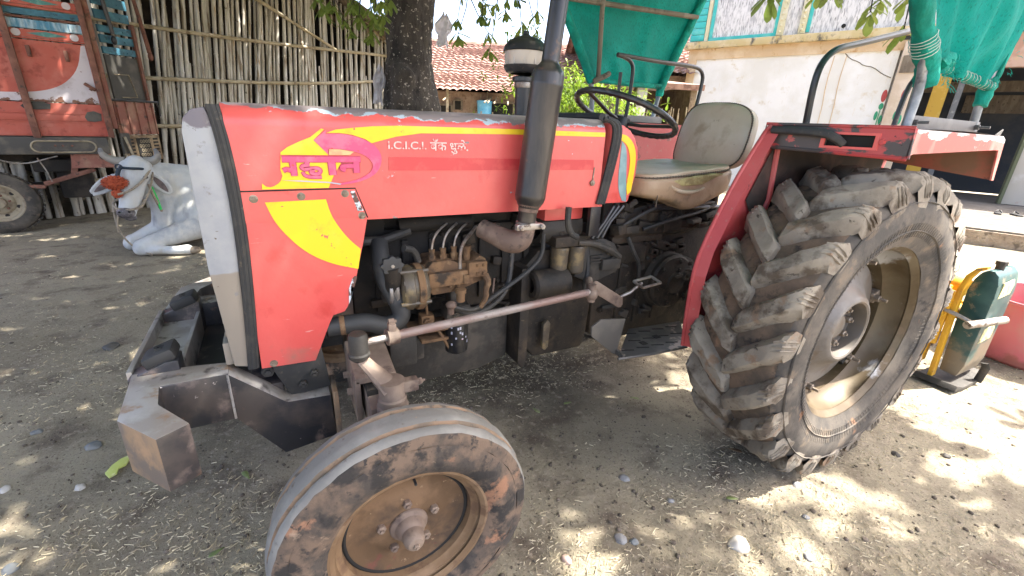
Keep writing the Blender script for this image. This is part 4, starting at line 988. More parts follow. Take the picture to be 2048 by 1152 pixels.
# near curtain, gathered on its bottom bar
sag = lambda u, v: Vector((.035*math.sin(v*PI)*(.5-u)*1.2, -.05*math.sin(v*PI)*math.sin(u*PI), -.012*math.sin(u*PI)*(1-v)))
nn = cloth([(2.06, YN-.012, 1.615), (2.57, YN-.012, 1.598), (2.69, YN-.04, 2.225), (1.56, YN-.05, 2.225)], 60, 44, sag, 1.7, .013)
nn.build('near_curtain', M['net'], cn, angle=180)
sagf = lambda u, v: Vector((0, .035*math.sin(v*PI)*math.sin(u*PI), .012*math.sin(u*9)*(1-v)))
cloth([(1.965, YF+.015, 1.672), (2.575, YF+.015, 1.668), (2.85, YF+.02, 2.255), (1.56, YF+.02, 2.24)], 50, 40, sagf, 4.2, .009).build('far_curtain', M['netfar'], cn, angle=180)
rf = MB(); nu, nv = 30, 40
for j in range(nv+1):
    v = j/nv; y = YN-.04+(YF+.06-YN)*v; z = 2.225+.25*math.sin(v*PI)**.8+.02*v
    for i in range(nu+1):
        u = i/nu; rf.v.append(Vector((1.55+1.2*u+.05*v, y, z+.012+.01*noise.noise(Vector((u*4, v*5, 2.))))))
for j in range(nv):
    for i in range(nu):
        q = j*(nu+1)+i; rf.f.append([q, q+1, q+nu+2, q+nu+1]); rf.m.append(0)
rf.build('roof_net', M['net'], cn, angle=180)
# wrapped sleeves and hems
mb = MB().tube([(2.085, YN, 1.565), (2.075, YN, 1.60), (2.04, YN, 1.645), (1.97, YN, 1.70), (1.88, YN-.005, 1.795), (1.74, YN-.015, 1.96), (1.60, YN-.03, 2.16)], [.026, .031, .033, .030, .028, .027, .025], 20, smooth=2)
mb.tube([(2.10, YN-.01, 1.63), (2.13, YN-.015, 1.655), (2.19, YN-.01, 1.635)], [.026, .024, .016], 14, smooth=1)
displace(mb, .008, 26); displace(mb, .005, 70); mb.build('wrapped_net', M['netdark'], cn, angle=70)
mb = MB().tube([(2.13, YN-.006, 1.628), (2.3, YN-.008, 1.612), (2.48, YN-.008, 1.602), (2.57, YN-.006, 1.595)], [.018, .015, .014, .018], 14, smooth=2)
displace(mb, .004, 40); mb.build('bottom_hem', M['netdark'], cn, angle=70)
mb = MB().tube([(2.573, YN, 1.625), (2.568, YN, 1.59), (2.558, YN, 1.55), (2.552, YN, 1.528)], [.020, .026, .022, .020], 14, smooth=1)
displace(mb, .007, 40); mb.build('wrapped_net', M['netdark'], cn, angle=70)
mb = MB().tube([(2.68, YN-.035, 2.2), (2.62, YN-.03, 1.95), (2.588, YN-.02, 1.78), (2.572, YN-.012, 1.62)], .010, 8, smooth=2); displace(mb, .004, 50); mb.build('side_hem', M['netdark'], cn)
mb = MB().tube([(1.58, YF+.0, 2.24), (1.71, YF+.0, 2.06), (1.85, YF+.0, 1.86), (1.975, YF, 1.66)], .027, 10, smooth=2).tube([(2.84, YF+.0, 2.26), (2.75, YF+.0, 2.06), (2.65, YF+.0, 1.86), (2.565, YF+.005, 1.67), (2.555, YF, 1.61)], [.026, .027, .028, .030, .024], 12, smooth=2).tube([(1.985, YF, 1.675), (2.3, YF, 1.667), (2.56, YF, 1.675)], .017, 10)
displace(mb, .006, 40); mb.build('far_hem', M['netdark'], cn, angle=70)
mb = MB().tube([(1.97, YF-.02, 1.66), (2.0, YF-.03, 1.675), (2.06, YF-.03, 1.70), (2.09, YF-.02, 1.715)], .016, 8, smooth=1); mb.build('tie_stick', M['wood'], cn)
th = random.Random(21); mb = MB(); ring = []
for k in range(14*6):   # thread wound round the sleeve
    t = k/(14*6); a = 2*PI*k/14; c = Vector((2.02-.05*t, YN, 1.655+.045*t)); e1 = Vector((.78, 0, .62)); e2 = Vector((0, 1, 0)); ring.append(c+(e1*math.cos(a)+e2*math.sin(a))*(.036+.002*math.sin(k)))
mb.tube(ring, .0013, 5); mb.build('thread_winding', M['thread'], cn)
mb = MB(); ring = []
for k in range(12*15):  # stitches along the hem
    t = k/(12*15); a = 2*PI*k/12; c = Vector((2.14+.43*t, YN-.006, 1.626-.03*t)); ring.append(c+Vector((.004*math.sin(a), math.cos(a)*.018, math.sin(a)*.017)))
mb.tube(ring, .0011, 5); mb.build('hem_stitching', M['thread'], cn)
mb = MB()
for i in range(70):      # frayed threads
    if i < 30: p = Vector((2.13+.44*th.random(), YN-.02, 1.605+.02*th.random()))
    elif i < 50: p = Vector((2.08+.06*th.random(), YN-.05, 1.56+.10*th.random()))
    else: p = Vector((2.58+.05*th.random(), YN-.03, 1.62+.4*th.random()))
    d = Vector((th.uniform(-1, 1), th.uniform(-1, .2), th.uniform(-1, .6))).normalized()*th.uniform(.012, .035)
    mb.tube([p, p+d*.6+Vector((0, 0, -.004)), p+d+Vector((0, 0, -.012))], .0009, 4, caps=False)
struct(mb.build('frayed_threads', M['net'], cn), 'stuff')

# ------------------------------------------------------------------ front bumper
bp_ = bpy.data.objects.new('front_bumper', None); COL.objects.link(bp_); bp_.parent = T; bp_['_o'] = T['_o']
ZT, ZB = .70, .548
def poly_box(name, plan, z0, z1, mat_side, mat_top, parent, bev=.006):
    mb = MB().prism(plan, 'z', z0, z1, bev=bev)
    for i, f in enumerate(mb.f):
        a, b, c = mb.v[f[0]], mb.v[f[1]], mb.v[f[2]]; nn_ = (b-a).cross(c-a)
        if nn_.length and abs(nn_.normalized().z) > .7: mb.m[i] = 1
        elif nn_.length and nn_.normalized().x < -.35: mb.m[i] = 2
    return mb.build(name, [mat_side, mat_top, M['bumper_rust']], parent)
for s in (-1, 1):
    Yb = (lambda y: y) if s < 0 else (lambda y: -.02-y)
    plan = [(-.284, Yb(-.262)), (-.267, Yb(-.496)), (-.174, Yb(-.613)), (-.114, Yb(-.574)), (-.193, Yb(-.456)), (-.206, Yb(-.362)), (-.049, Yb(-.362)), (-.049, Yb(-.288)), (-.14, Yb(-.270))]
    poly_box('bumper_horn', plan, ZB, ZT, M['bumper'], M['bumper_top'], bp_)
    arm_ = [(-.052, ZT-.001), (.085, .568), (.208, .560), (.215, .405), (.06, .385), (-.052, ZB+.001)]
    mb = MB().prism(arm_, 'y', Yb(-.361), Yb(-.289), bev=.004)
    for i, f in enumerate(mb.f):
        a, b, c = mb.v[f[0]], mb.v[f[1]], mb.v[f[2]]; nn_ = (b-a).cross(c-a)
        if nn_.length and nn_.normalized().z > .5: mb.m[i] = 1
    mb.build('bumper_arm', [M['bumper'], M['bumper_top']], bp_)
    mb = MB().box((.222, Yb(-.325), .48), (.016, .11, .20), bev=.004); mb.build('end_plate', M['bumper_rust'], bp_)
    mb = MB().prism([(.06, .66), (.06, .70), (.20, .715), (.215, .57), (.10, .56)], 'y', Yb(-.322), Yb(-.31), bev=.004)
    for x, z in ((.135, .60), (.17, .632)): mb.hexnut((x, Yb(-.328), z), .013, .010)
    mb.hexnut((.045, Yb(-.30), .655), .02, .012)
    mb.build('mounting_plate', M['rubber'], bp_)
    # wedge gusset with its rubber buffer
    g = MB().prism([(-.292, .60), (-.292, .69), (-.20, .73), (-.17, .73), (-.17, .60)], 'y', Yb(-.285), Yb(-.215), bev=.005)
    gs = g.build('gusset', M['bumper'], bp_)
    MB().tube([(-.052, Yb(-.3635), ZT-.004), (-.052, Yb(-.3635), ZB+.004)], .0035, 6).build('weld_bead', M['bumper_top'], gs)
    MB().box((-.215, Yb(-.235), .735), (.08, .085, .035), (0, -.35, 0), bev=.010).lathe([(.006, .752), (.014, .752), (.014, .757), (.006, .757)], Matrix.Translation((-.215, Yb(-.235), 0)), 14, closed=True).build('rubber_buffer', M['rubber'], gs)
mb = MB().box((-.293, -.01, .645), (.014, .48, .11), bev=.003).box((-.235, -.01, .655), (.12, .48, .012)).box((-.178, -.01, .64), (.012, .48, .10), bev=.003)
ch = mb.build('centre_channel', M['bumper_top'], bp_)
MB().lathe([(.0001, .6616), (.022, .6616), (.022, .6606)], Matrix.Translation((-.235, -.02, 0)), 20).build('drain_hole', M['dark'], ch)
mb = MB().box((-.05, .0, .58), (.26, .60, .05), bev=.006).box((.02, .0, .52), (.06, .5, .18), bev=.006); mb.build('cross_member', M['bumper'], bp_)

# ------------------------------------------------------------------ implement behind the tractor
RT = thing('rotary_tiller', 'yellow rotary tiller with dark green side gear case behind the rear wheel', 'tiller', (3.75, -.6, 0))
mg = pm('dark_green_case', (.012, .055, .055), [((.03, .085, .08), 6, .48, .62), ((.15, .12, .085), 6, .46, .62, (1, 1, 1), 6, ('z', .60, .05, .22)), ((.20, .16, .11), 14, .60, .68), ((.10, .07, .04), 20, .66, .72)], rough=.4)
my = pm('tiller_yellow', (.62, .33, .02), [((.50, .22, .015), 7, .5, .62), ((.25, .14, .05), 12, .60, .68), ((.68, .45, .08), 5, .6, .7)], rough=.5)
prof = [(-.800, .09), (-.785, .40), (-.780, .60), (-.790, .67), (-.810, .715), (-.835, .737), (-.862, .737), (-.884, .712), (-.897, .66), (-.902, .59), (-.902, .40), (-.902, .16), (-.885, .08)]
case = MB().prism(prof, 'x', 3.60, 3.89, bev=.014).build('gear_case', mg, RT)
MB().cyl((3.70, -.848, .73), (3.70, -.848, .765), .020, 14).cyl((3.70, -.848, .76), (3.70, -.848, .782), .026, 8).build('filler_plug', M['greyiron'], case)
mpd = pm('pale_yellow_decal', (.55, .50, .25), [((.2, .2, .12), 30, .55, .62)], rough=.5)
for i, z in enumerate((.58, .30)): MB().prism([(3.65, z), (3.81, z+.01), (3.82, z+.07), (3.79, z+.10), (3.66, z+.09)], 'y', -.9035, -.898).build('pale_decal', mpd, case)
fl = [(-.775, .02), (-.758, .40), (-.752, .60), (-.766, .69), (-.798, .742), (-.84, .760), (-.84, .744), (-.808, .724), (-.787, .675), (-.778, .60), (-.783, .40), (-.797, .05)]
MB().prism(fl, 'x', 3.55, 3.60, bev=.004).build('case_flange', my, RT)
mb = MB().tube([(3.70, -.75, .585), (3.72, -.5, .60), (3.72, .4, .60)], .055, 18); mb.build('frame_tube', my, RT)
mb = MB().box((3.72, -.2, .44), (.40, 1.1, .012), bev=.003).box((3.53, -.55, .43), (.02, .38, .06), bev=.004).box((3.58, -.70, .32), (.05, .05, .40), bev=.006).box((3.9, -.2, .40), (.02, 1.1, .12), bev=.004)
mb.box((3.555, -.69, .42), (.03, .13, .34), bev=.006).box((3.56, -.60, .56), (.10, .24, .10), bev=.012)
mb.build('deck', my, RT)
mb = MB().box((3.7, -.2, .4475), (.3, .7, .003)); displace(mb, .002, 20); mb.build('dried_mud', M['groove'], RT)
mb = MB().tube([(3.545, -.74, .47), (3.545, -.80, .46), (3.56, -.865, .435)], .012, 8).tube([(3.50, -.865, .43), (3.74, -.945, .455)], .022, 12)
mb.build('depth_bar', M['steel'], RT)
mb = MB().prism([(3.50, .03), (3.62, .0), (3.82, .0), (3.90, .04), (3.90, .07), (3.82, .03), (3.62, .03), (3.52, .06)], 'y', -.93, -.72, bev=.004).tube([(3.82, -.93, .02), (3.82, -.94, .12), (3.81, -.93, .15)], .02, 8, flat=.3)
mb.build('skid', M['greyiron'], RT)
mb = MB()
mb.cyl((3.75, -.7, .22), (3.75, .5, .22), .05, 14)
for i in range(5):
    for k in range(4):
        a = PI/2*k+.5*i; mb.tube([(3.75, -.55+.22*i, .22), (3.75+.16*math.cos(a), -.55+.22*i, .22+.16*math.sin(a)), (3.75+.19*math.cos(a+.4), -.51+.22*i, .22+.19*math.sin(a+.4))], [.014, .013, .010], 6, flat=.5)
mb.build('blade_rotor', M['axle'], RT)
MB().tube([(3.60, -.66, .45), (3.62, -.67, .89)], .016, 8).build('upright', M['axle'], RT)
mb = MB().box((3.60, -.70, .70), (.3, .02, .02)) if False else MB().box((3.3, -.1, .52), (.7, .06, .05), bev=.008).box((3.3, .25, .52), (.7, .05, .05), bev=.008)
mb.build('drawbar', M['chrome_black'], RT)

tub = MB().lathe([(.0001, .02), (.29, .02), (.31, .04), (.345, .25), (.372, .44), (.40, .445), (.405, .455), (.40, .465), (.365, .46), (.335, .25), (.30, .06), (.0001, .05)], Matrix.Translation((4.64, -.93, -.015)), 56)
tag(tub.build('wash_tub', pm('pink_plastic', (.60, .19, .21), [((.55, .23, .22), 6, .5, .65), ((.42, .16, .13), 4, .52, .62, (1, 1, 1), 5, ('z', .16, .0, .25))], rough=.35, transl=.15), origin=(4.64, -.93, 0)), 'pink plastic wash tub on the ground behind the tiller', 'tub')
# ------------------------------------------------------------------ small goods truck on the left
K = {}
K['tred'] = pm('truck_red_paint', (.42, .085, .055), [((.47, .14, .10), 4, .45, .65), ((.30, .055, .035), 10, .55, .66), ((.10, .05, .035), 7, .67, .70)], rough=.6)
K['twhite'] = pm('truck_dirty_white', (.55, .50, .52), [((.42, .36, .36), 6, .5, .65), ((.20, .10, .06), 9, .63, .68), ((.16, .07, .04), 12, .54, .58, (1, 1, 1), 6, ('z', 1.50, 1.40, .16))], rough=.6)
K['tblue'] = pm('truck_blue_slat', (.035, .13, .19), [((.06, .20, .27), 8, .5, .64), ((.02, .05, .07), 16, .58, .68)], rough=.6)
K['trib'] = pm('pale_blue_ribbed_board', (.35, .48, .56), [((.08, .25, .38), 9, .48, .56, (1, 1, .2)), ((.5, .55, .58), 14, .6, .68)], rough=.6)
K['teal'] = pm('teal_ornament', (.06, .20, .19), [((.12, .30, .27), 20, .5, .6)], rough=.6)
K['trust'] = pm('rusty_truck_post', (.15, .06, .04), [((.22, .095, .065), 8, .48, .62), ((.06, .035, .028), 14, .56, .66)], rough=.75)
K['tdark'] = pm('dark_truck_rail', (.060, .055, .05), [((.11, .095, .075), 6, .5, .64), ((.24, .15, .08), 2.2, .62, .66)], rough=.65)
K['tblack'] = pm('dark_truck_underside', (.016, .014, .013), [((.045, .035, .028), 7, .5, .65)], rough=.85)
K['tplate'] = pm('dark_tail_plate', (.045, .042, .036), [((.09, .08, .065), 6, .5, .65)], rough=.6)
K['tgate'] = pm('dusty_red_tailgate', (.24, .09, .065), [((.30, .16, .11), 6, .45, .6), ((.05, .035, .028), 9, .58, .66)], rough=.7)
K['beige'] = pm('beige_louvre_panel', (.30, .22, .13), [((.14, .09, .05), 9, .5, .62)], rough=.8)
K['trim'] = pm('cream_truck_rim', (.30, .25, .17), [((.18, .13, .085), 9, .5, .64)], rough=.7)
TA = math.radians(12)
tk = thing('goods_truck', 'small red and white goods truck with blue slatted sides, parked behind the bull', 'truck', (-2.57, 5.33, 0), TA, local=True)
mb = MB().prism([(-2.7, .86), (1.02, .86), (1.02, 1.05), (-2.7, 1.05)], 'y', -.03, .05, bev=.01).prism([(-2.7, .86), (1.02, .86), (1.02, 1.05), (-2.7, 1.05)], 'y', 1.85, 1.93, bev=.01)
mb.box((-.85, .95, 1.02), (3.72, 1.8, .06)); rail = mb.build('chassis_rail', K['tdark'], tk)
ov = []
for i in range(40):
    a = 2*PI*i/40; cx = .20 if math.cos(a) > 0 else -.20; ov.append((.635+cx+.07*math.cos(a), -.035, .945+.062*math.sin(a)))
mb = MB().tube(ov+[ov[0]], .009, 8); lamp = mb.build('lamp_surround', K['trim'], rail)
for x in (.56, .62, .70): MB().hexnut((x, -.035, .955), .012, .004).build('bolt', K['trust'], rail)
mb = MB()
mb.prism([(-2.7, 1.06), (1.04, 1.06), (1.04, 1.41), (-2.7, 1.41)], 'y', -.005, .03)
for z in (1.075, 1.205, 1.30): mb.prism([(-2.7, z), (1.04, z), (1.04, z+.012), (-2.7, z+.012)], 'y', -.014, -.004)
mb.prism([(-2.7, 1.22), (1.04, 1.22), (1.04, 1.29), (-2.7, 1.29)], 'y', -.020, -.006, bev=.006)
mb.prism([(-2.7, 1.06), (1.04, 1.06), (1.04, 1.41), (-2.7, 1.41)], 'y', 1.87, 1.90)
mb.build('lower_panel', K['tred'], tk)
for x, z, w_, h_ in ((.50, 1.37, .12, .05), (.95, 1.27, .075, .07)):
    MB().prism([(x-w_, z), (x-w_*.6, z+h_*.8), (x+w_*.2, z+h_), (x+w_, z+h_*.6), (x+w_*.9, z-h_*.5), (x, z-h_*.7), (x-w_*.8, z-h_*.6)], 'y', -.0225, -.004).build('bare_patch', K['tplate'], tk, flatshade=True)
up = MB().prism([(-2.7, 1.42), (1.04, 1.42), (1.04, 2.03), (-2.7, 2.03)], 'y', .0, .03).prism([(-2.7, 1.42), (1.04, 1.42), (1.04, 2.03), (-2.7, 2.03)], 'y', 1.87, 1.90).build('upper_panel', K['tred'], tk)
wp = [(-2.7, 1.50), (.26, 1.50)]+smoothpoly([(.40, 1.505), (.60, 1.53), (.78, 1.61), (.93, 1.78), (1.0, 2.02)], 2)+[(1.035, 2.025), (1.035, 1.42), (-2.7, 1.42)]
MB().prism(wp, 'y', -.004, .002).build('white_sweep', K['twhite'], up, flatshade=True)
mb = MB()
for x, z, r_ in ((.57, 1.92, 0), (.86, 1.90, 0), (.99, 1.60, -.9)):
    mb.box((x, -.02, z), (.035, .03, .11), (0, r_, 0), bev=.006); mb.box((x, -.035, z-.03), (.02, .03, .03), (0, r_, 0), bev=.006)
mb.build('rope_hook', K['trust'], up)
for x in (.44, -.40, -1.25, -2.1):
    mb = MB().box((x, -.045, 1.80), (.062, .05, 1.52), bev=.008)
    for z in (1.15, 1.4, 1.75, 2.1): mb.hexnut((x, -.072, z), .010, .006)
    mb.build('side_post', K['trust'], tk)
mb = MB().box((1.070, -.02, 1.82), (.055, .08, 1.54), bev=.008)
for z in (1.2, 1.45, 1.75, 1.95, 2.2): mb.hexnut((1.07, -.062, z), .010, .006)
mb.build('corner_post', K['trust'], tk)
MB().box((1.125, .03, 1.85), (.05, .08, 1.40), bev=.008).build('corner_post', K['tgate'], tk)
for z0, z1, k in ((2.265, 2.325, 'tblue'), (2.14, 2.225, 'trib'), (2.335, 2.36, 'tred'), (2.04, 2.055, 'tred'), (2.235, 2.255, 'trust'), (2.47, 2.55, 'tblue')):
    mb = MB().prism([(-2.7, z0), (1.04, z0), (1.04, z1), (-2.7, z1)], 'y', -.012, .018, bev=.003)
    if k == 'trib':
        for i in range(90): mb.box((-2.7+i*.042, -.015, (z0+z1)/2), (.016, .008, z1-z0-.01))
    mb.build('side_slat', K[k], tk)
for z0 in (2.06, 2.365):
    bd = MB().prism([(-2.7, z0), (1.04, z0), (1.04, z0+.07), (-2.7, z0+.07)], 'y', -.004, .014).build('ornament_board', K['tred'], tk)
    for i in range(5):
        x = .75-.85*i
        MB().prism([(x-.16, z0+.035), (x, z0+.062), (x+.16, z0+.035), (x, z0+.010)], 'y', -.009, -.003).build('diamond', K['teal'], bd, flatshade=True)
        for dx in (-.235, .215):
            MB().lathe([(.0001, .006), (.036, .006), (.036, 0)], Matrix.Translation((x+dx, -.003, z0+.035)) @ Matrix.Rotation(PI/2, 4, 'X'), 16).lathe([(.0001, .009), (.012, .009), (.012, 0)], Matrix.Translation((x+dx, -.003, z0+.035)) @ Matrix.Rotation(PI/2, 4, 'X'), 10).build('rosette', K['twhite'], bd)
def truck_wheel(x, y):
    Mo = Matrix.Translation((x, y, .335)) @ Matrix.Rotation(PI/2, 4, 'X')
    w_ = bpy.data.objects.new('truck_wheel', None); COL.objects.link(w_); w_.parent = tk; w_['_o'] = (0, 0, 0)
    tr = [(.19, .07), (.21, .09), (.26, .10), (.30, .092), (.325, .075), (.335, .05), (.335, -.05), (.325, -.075), (.30, -.09), (.21, -.09)]
    mb = MB().lathe(tr, Mo, 64)
    for i in range(40):
        a = 2*PI*i/40; mb.box(Mo @ Vector((.333*math.cos(a), .333*math.sin(a), 0)), (.03, .15, .012), (0, -a+PI/2, .35), bev=.003)
    mb.build('tyre', M['tyre'], w_)
    rm = MB().lathe([(.215, .085), (.20, .09), (.185, .08), (.175, .05), (.13, .035), (.115, .05), (.10, .055), (.06, .055), (.055, .085), (.0001, .09)], Mo, 48)
    rm = rm.build('rim', K['trim'], w_)
    for i in range(6):
        a = 2*PI*i/6+.2; MB().hexnut(Mo @ Vector((.085*math.cos(a), .085*math.sin(a), .065)), .013, .010).build('wheel_nut', K['trust'], rm)
        MB().lathe([(.0001, .004), (.020, .004)], Mo @ Matrix.Translation((.15*math.cos(a+.5), .15*math.sin(a+.5), .040)), 12).build('vent_hole', K['tblack'], rm)
for x, y in ((-.035, .12), (-.035, 1.80), (-3.1, .12), (-3.1, 1.80)): truck_wheel(x, y)
mb = MB().box((-1.2, .5, .82), (4.4, .12, .14)).box((-1.2, 1.4, .82), (4.4, .12, .14)).cyl((-.035, .2, .335), (-.035, 1.75, .335), .06, 12).ball((-.035, .95, .335), .16)
mb.box((.55, .45, .72), (.50, .60, .14), bev=.02).box((.62, .55, .50), (.30, .55, .36), bev=.03)
for k in range(4): mb.box((-.035, .42, .50-.02*k), (1.1-.22*k, .07, .016))
mb.build('chassis', K['tblack'], tk)
mb = MB().box((.60, .10, .60), (.50, .07, .05), (0, -.32, 0), bev=.01).box((.66, .10, .70), (.06, .05, .22), (0, .25, 0), bev=.008).box((.28, .08, .50), (.18, .06, .04), (0, .1, 0), bev=.01)
mb.build('tow_bracket', K['trust'], tk)
mb = MB()
p = [(.02, .0, .84), (.15, .0, .77), (.30, .0, .76), (.42, .0, .80), (.55, .0, .84)]; mb.tube(p, .008, 6, smooth=2); mb.tube([(.38, .0, .82), (.42, .02, .68), (.44, .03, .55)], .007, 6)
mb.build('hanging_chain', M['steel'], tk)
MB().prism([(.64, .70), (1.02, .70), (1.02, .86), (.66, .86)], 'y', .02, .06).build('rear_skirt', K['tgate'], tk)
cabp = [(-4.35, .55), (-4.4, 1.2), (-4.25, 1.3), (-3.95, 2.1), (-2.8, 2.15), (-2.8, .6)]
cab = MB().prism(cabp, 'y', .0, 1.9, bev=.05).build('cab', K['tred'], tk)
MB().prism([(-4.10, 1.35), (-3.85, 1.95), (-3.05, 1.97), (-3.05, 1.35)], 'y', -.012, .01).build('cab_window', M['dark'], cab)
# swung-out tailgate, in its own turned frame
tg = bpy.data.objects.new('tailgate', None); COL.objects.link(tg); tg.parent = tk; tg['_o'] = (0, 0, 0)
tg.location = (1.11, .02, 0); tg.rotation_euler = (0, 0, math.radians(46))
for z, h_ in ((2.66, .11), (2.53, .10), (2.385, .095), (2.24, .075), (2.135, .085), (2.015, .075)):
    mb = MB().prism([(.10, z-h_/2), (.545, z-h_/2+.012), (.545, z+h_/2+.012), (.10, z+h_/2)], 'y', -.012, .012, bev=.003)
    mb.hexnut((.42, -.014, z), .010, .004); mb.build('tail_slat', K['tblue'], tg)
MB().prism([(.10, 1.49), (.545, 1.49), (.545, 1.97), (.10, 1.97)], 'y', -.010, .010).build('tail_plate', K['tplate'], tg)
MB().tube([(.16, -.014, 1.76), (.36, -.014, 1.77), (.42, -.014, 1.52), (.20, -.014, 1.51)], .006, 6).build('latch_rod', K['trim'], tg)
MB().box((.56, -.01, 1.92), (.04, .05, .86), bev=.006).build('tail_post', K['trust'], tg)
MB().tube([(0, -.03, 1.475), (.69, -.03, 1.475)], .014, 8).tube([(.66, -.03, 1.475), (.70, -.03, 1.40), (.69, -.03, 1.30)], .010, 8).build('tail_rod', M['chrome_black'], tg)
lw = MB().prism([(.06, 1.08), (.62, 1.08), (.62, 1.46), (.06, 1.46)], 'y', -.010, .012)
for x in (.09, .22, .36, .50, .60): lw.box((x, -.018, 1.27), (.02, .02, .38), bev=.004)
lw.build('lower_gate', K['tgate'], tg)
lv = MB().prism([(.10, .76), (.62, .76), (.62, 1.07), (.10, 1.07)], 'y', -.004, .012)
lv = lv.build('louvre_panel', K['beige'], tg)
for i in range(6):
    MB().box((.17, -.006, .81+.042*i), (.09, .008, .022)).build('louvre_slot', K['tblack'], lv); MB().box((.55, -.006, .81+.042*i), (.07, .008, .022)).build('louvre_slot', K['tblack'], lv)
MB().box((.36, -.006, .915), (.20, .008, .24)).build('grille_opening', K['tblack'], lv)
mb = MB()
for i in range(4):
    for j in range(4): mb.tube([(.30+.04*i+.02*(j % 2)+.014*math.cos(a), -.012, .83+.055*j+.020*math.sin(a)) for a in (0, PI/3, 2*PI/3, PI, 4*PI/3, 5*PI/3, 2*PI)], .004, 5)
mb.build('grille_cells', K['trim'], lv)
mb = MB().tube([(.18, -.05, 2.75), (.20, -.06, 2.45), (.225, -.06, 2.20)], [.018, .022, .020], 8).ball((.225, -.06, 2.13), (.03, .03, .05)); mb.build('hanging_handle', M['chrome_black'], tg)
mb = MB().tube([(.62, -.04, 2.85), (.67, -.05, 2.4), (.71, -.05, 2.06)], [.020, .022, .024], 8).ball((.715, -.05, 2.02), (.03, .03, .05)); mb.build('hanging_handle', K['trust'], tg)
MB().tube([(.03, -.08, 1.06), (.05, -.10, .90), (.09, -.11, .72)], .014, 8).build('grey_hose', K['trim'], tg)
mb = MB().box((.06, -.05, .98), (.12, .03, .24), bev=.006); mb.build('tail_lamp', K['tplate'], tg)

# ------------------------------------------------------------------ resting bull
B0 = Vector((-.6, 4.35, 0))
bull = thing('bull', 'white humped bull resting with folded forelegs, orange pompom on its halter', 'bull', B0)
K['hide'] = pm('white_hide', (.49, .50, .50), [((.38, .39, .405), 3.5, .45, .60), ((.50, .49, .465), 9, .5, .62), ((.24, .24, .25), 5, .60, .74, (1, 1, .4)), ((.42, .37, .30), 4, .52, .66, (1, 1, 1), 5, ('z', .12, .0, .2))], rough=.75, bump=(160, .12, .003), bump2=(7, .5, .03, (1.6, 1, .35)))
K['horn'] = pm('grey_horn', (.13, .13, .135), [((.24, .225, .20), 6, .5, .62, (1, 1, 1), 4, ('z', .96, .90, .2)), ((.10, .10, .11), 9, .55, .65, (1, 1, 1), 4, ('z', .94, 1.0, .25))], rough=.5)
K['muz'] = pm('dark_muzzle', (.085, .075, .08), [((.20, .18, .185), 30, .5, .62)], rough=.5)
K['earin'] = pm('dark_inner_ear', (.155, .115, .112), [((.09, .07, .07), 14, .5, .62)], rough=.8)
K['rope'] = pm('grey_rope', (.30, .25, .19), [((.20, .165, .13), 60, .5, .6)], rough=.9)
K['navy'] = pm('dark_blue_band', (.010, .022, .035), rough=.7)
K['pom'] = pm('orange_wool', (.42, .085, .035), [((.26, .045, .02), 40, .48, .6)], rough=.95, bump=(140, .8, .006))
K['green'] = pm('green_beads', (.03, .50, .10), rough=.3)
K['hoof'] = pm('tan_hoof', (.30, .23, .16), [((.18, .13, .09), 14, .5, .6)], rough=.6)
m = MB()
C_ = lambda a, b, ra, rb: m.capsule(a, b, ra, rb, 16)
C_((-.48, 4.52, .38), (.45, 4.64, .40), .31, .35)
C_((-.62, 4.46, .36), (-.30, 4.50, .40), .30, .34)
C_((-.45, 4.50, .66), (-.28, 4.52, .66), .105, .11)
C_((-.58, 4.42, .56), (-.92, 4.17, .70), .20, .125)
C_((-.70, 4.40, .42), (-.94, 4.18, .56), .22, .13)
C_((-.80, 4.36, .30), (-.90, 4.28, .20), .20, .15)
C_((-.86, 4.20, .58), (-.93, 4.20, .22), .12, .105)
C_((-.66, 4.26, .50), (-.70, 4.16, .30), .16, .14)
C_((-.96, 4.12, .52), (-.95, 4.22, .22), .05, .055)
C_((-1.007, 4.03, .805), (-1.03, 3.98, .71), .088, .092)
for s in (-1, 1):
    C_((-1.007+s*.070, 4.00, .80), (-1.04+s*.070, 3.965, .70), .052, .050)
    C_((-1.045+s*.055, 3.96, .69), (-1.092+s*.034, 3.905, .47), .054, .046)
    C_((-1.04+s*.090, 3.945, .715), (-1.04+s*.088, 3.945, .71), .030, .030)
C_((-1.03, 3.975, .76), (-1.09, 3.91, .52), .080, .064)
C_((-1.09, 3.91, .52), (-1.118, 3.872, .415), .064, .068)
C_((-1.03, 4.05, .66), (-1.09, 3.95, .46), .075, .050)
C_((-.99, 4.09, .72), (-.93, 4.17, .62), .105, .13)
# forelegs
C_((-.58, 4.28, .40), (-.66, 4.10, .22), .22, .135)
C_((-.66, 4.08, .20), (-1.04, 3.885, .105), .120, .068)
C_((-1.08, 3.87, .085), (-1.085, 3.865, .07), .072, .066)
C_((-1.08, 3.865, .058), (-.80, 3.80, .048), .050, .040)
C_((-.80, 3.80, .048), (-.72, 3.785, .050), .042, .050)
C_((-.90, 4.25, .20), (-1.16, 4.12, .095), .11, .070)
C_((-1.19, 4.11, .085), (-1.20, 4.10, .075), .074, .068)
C_((-1.19, 4.10, .055), (-1.0, 4.22, .05), .05, .042)
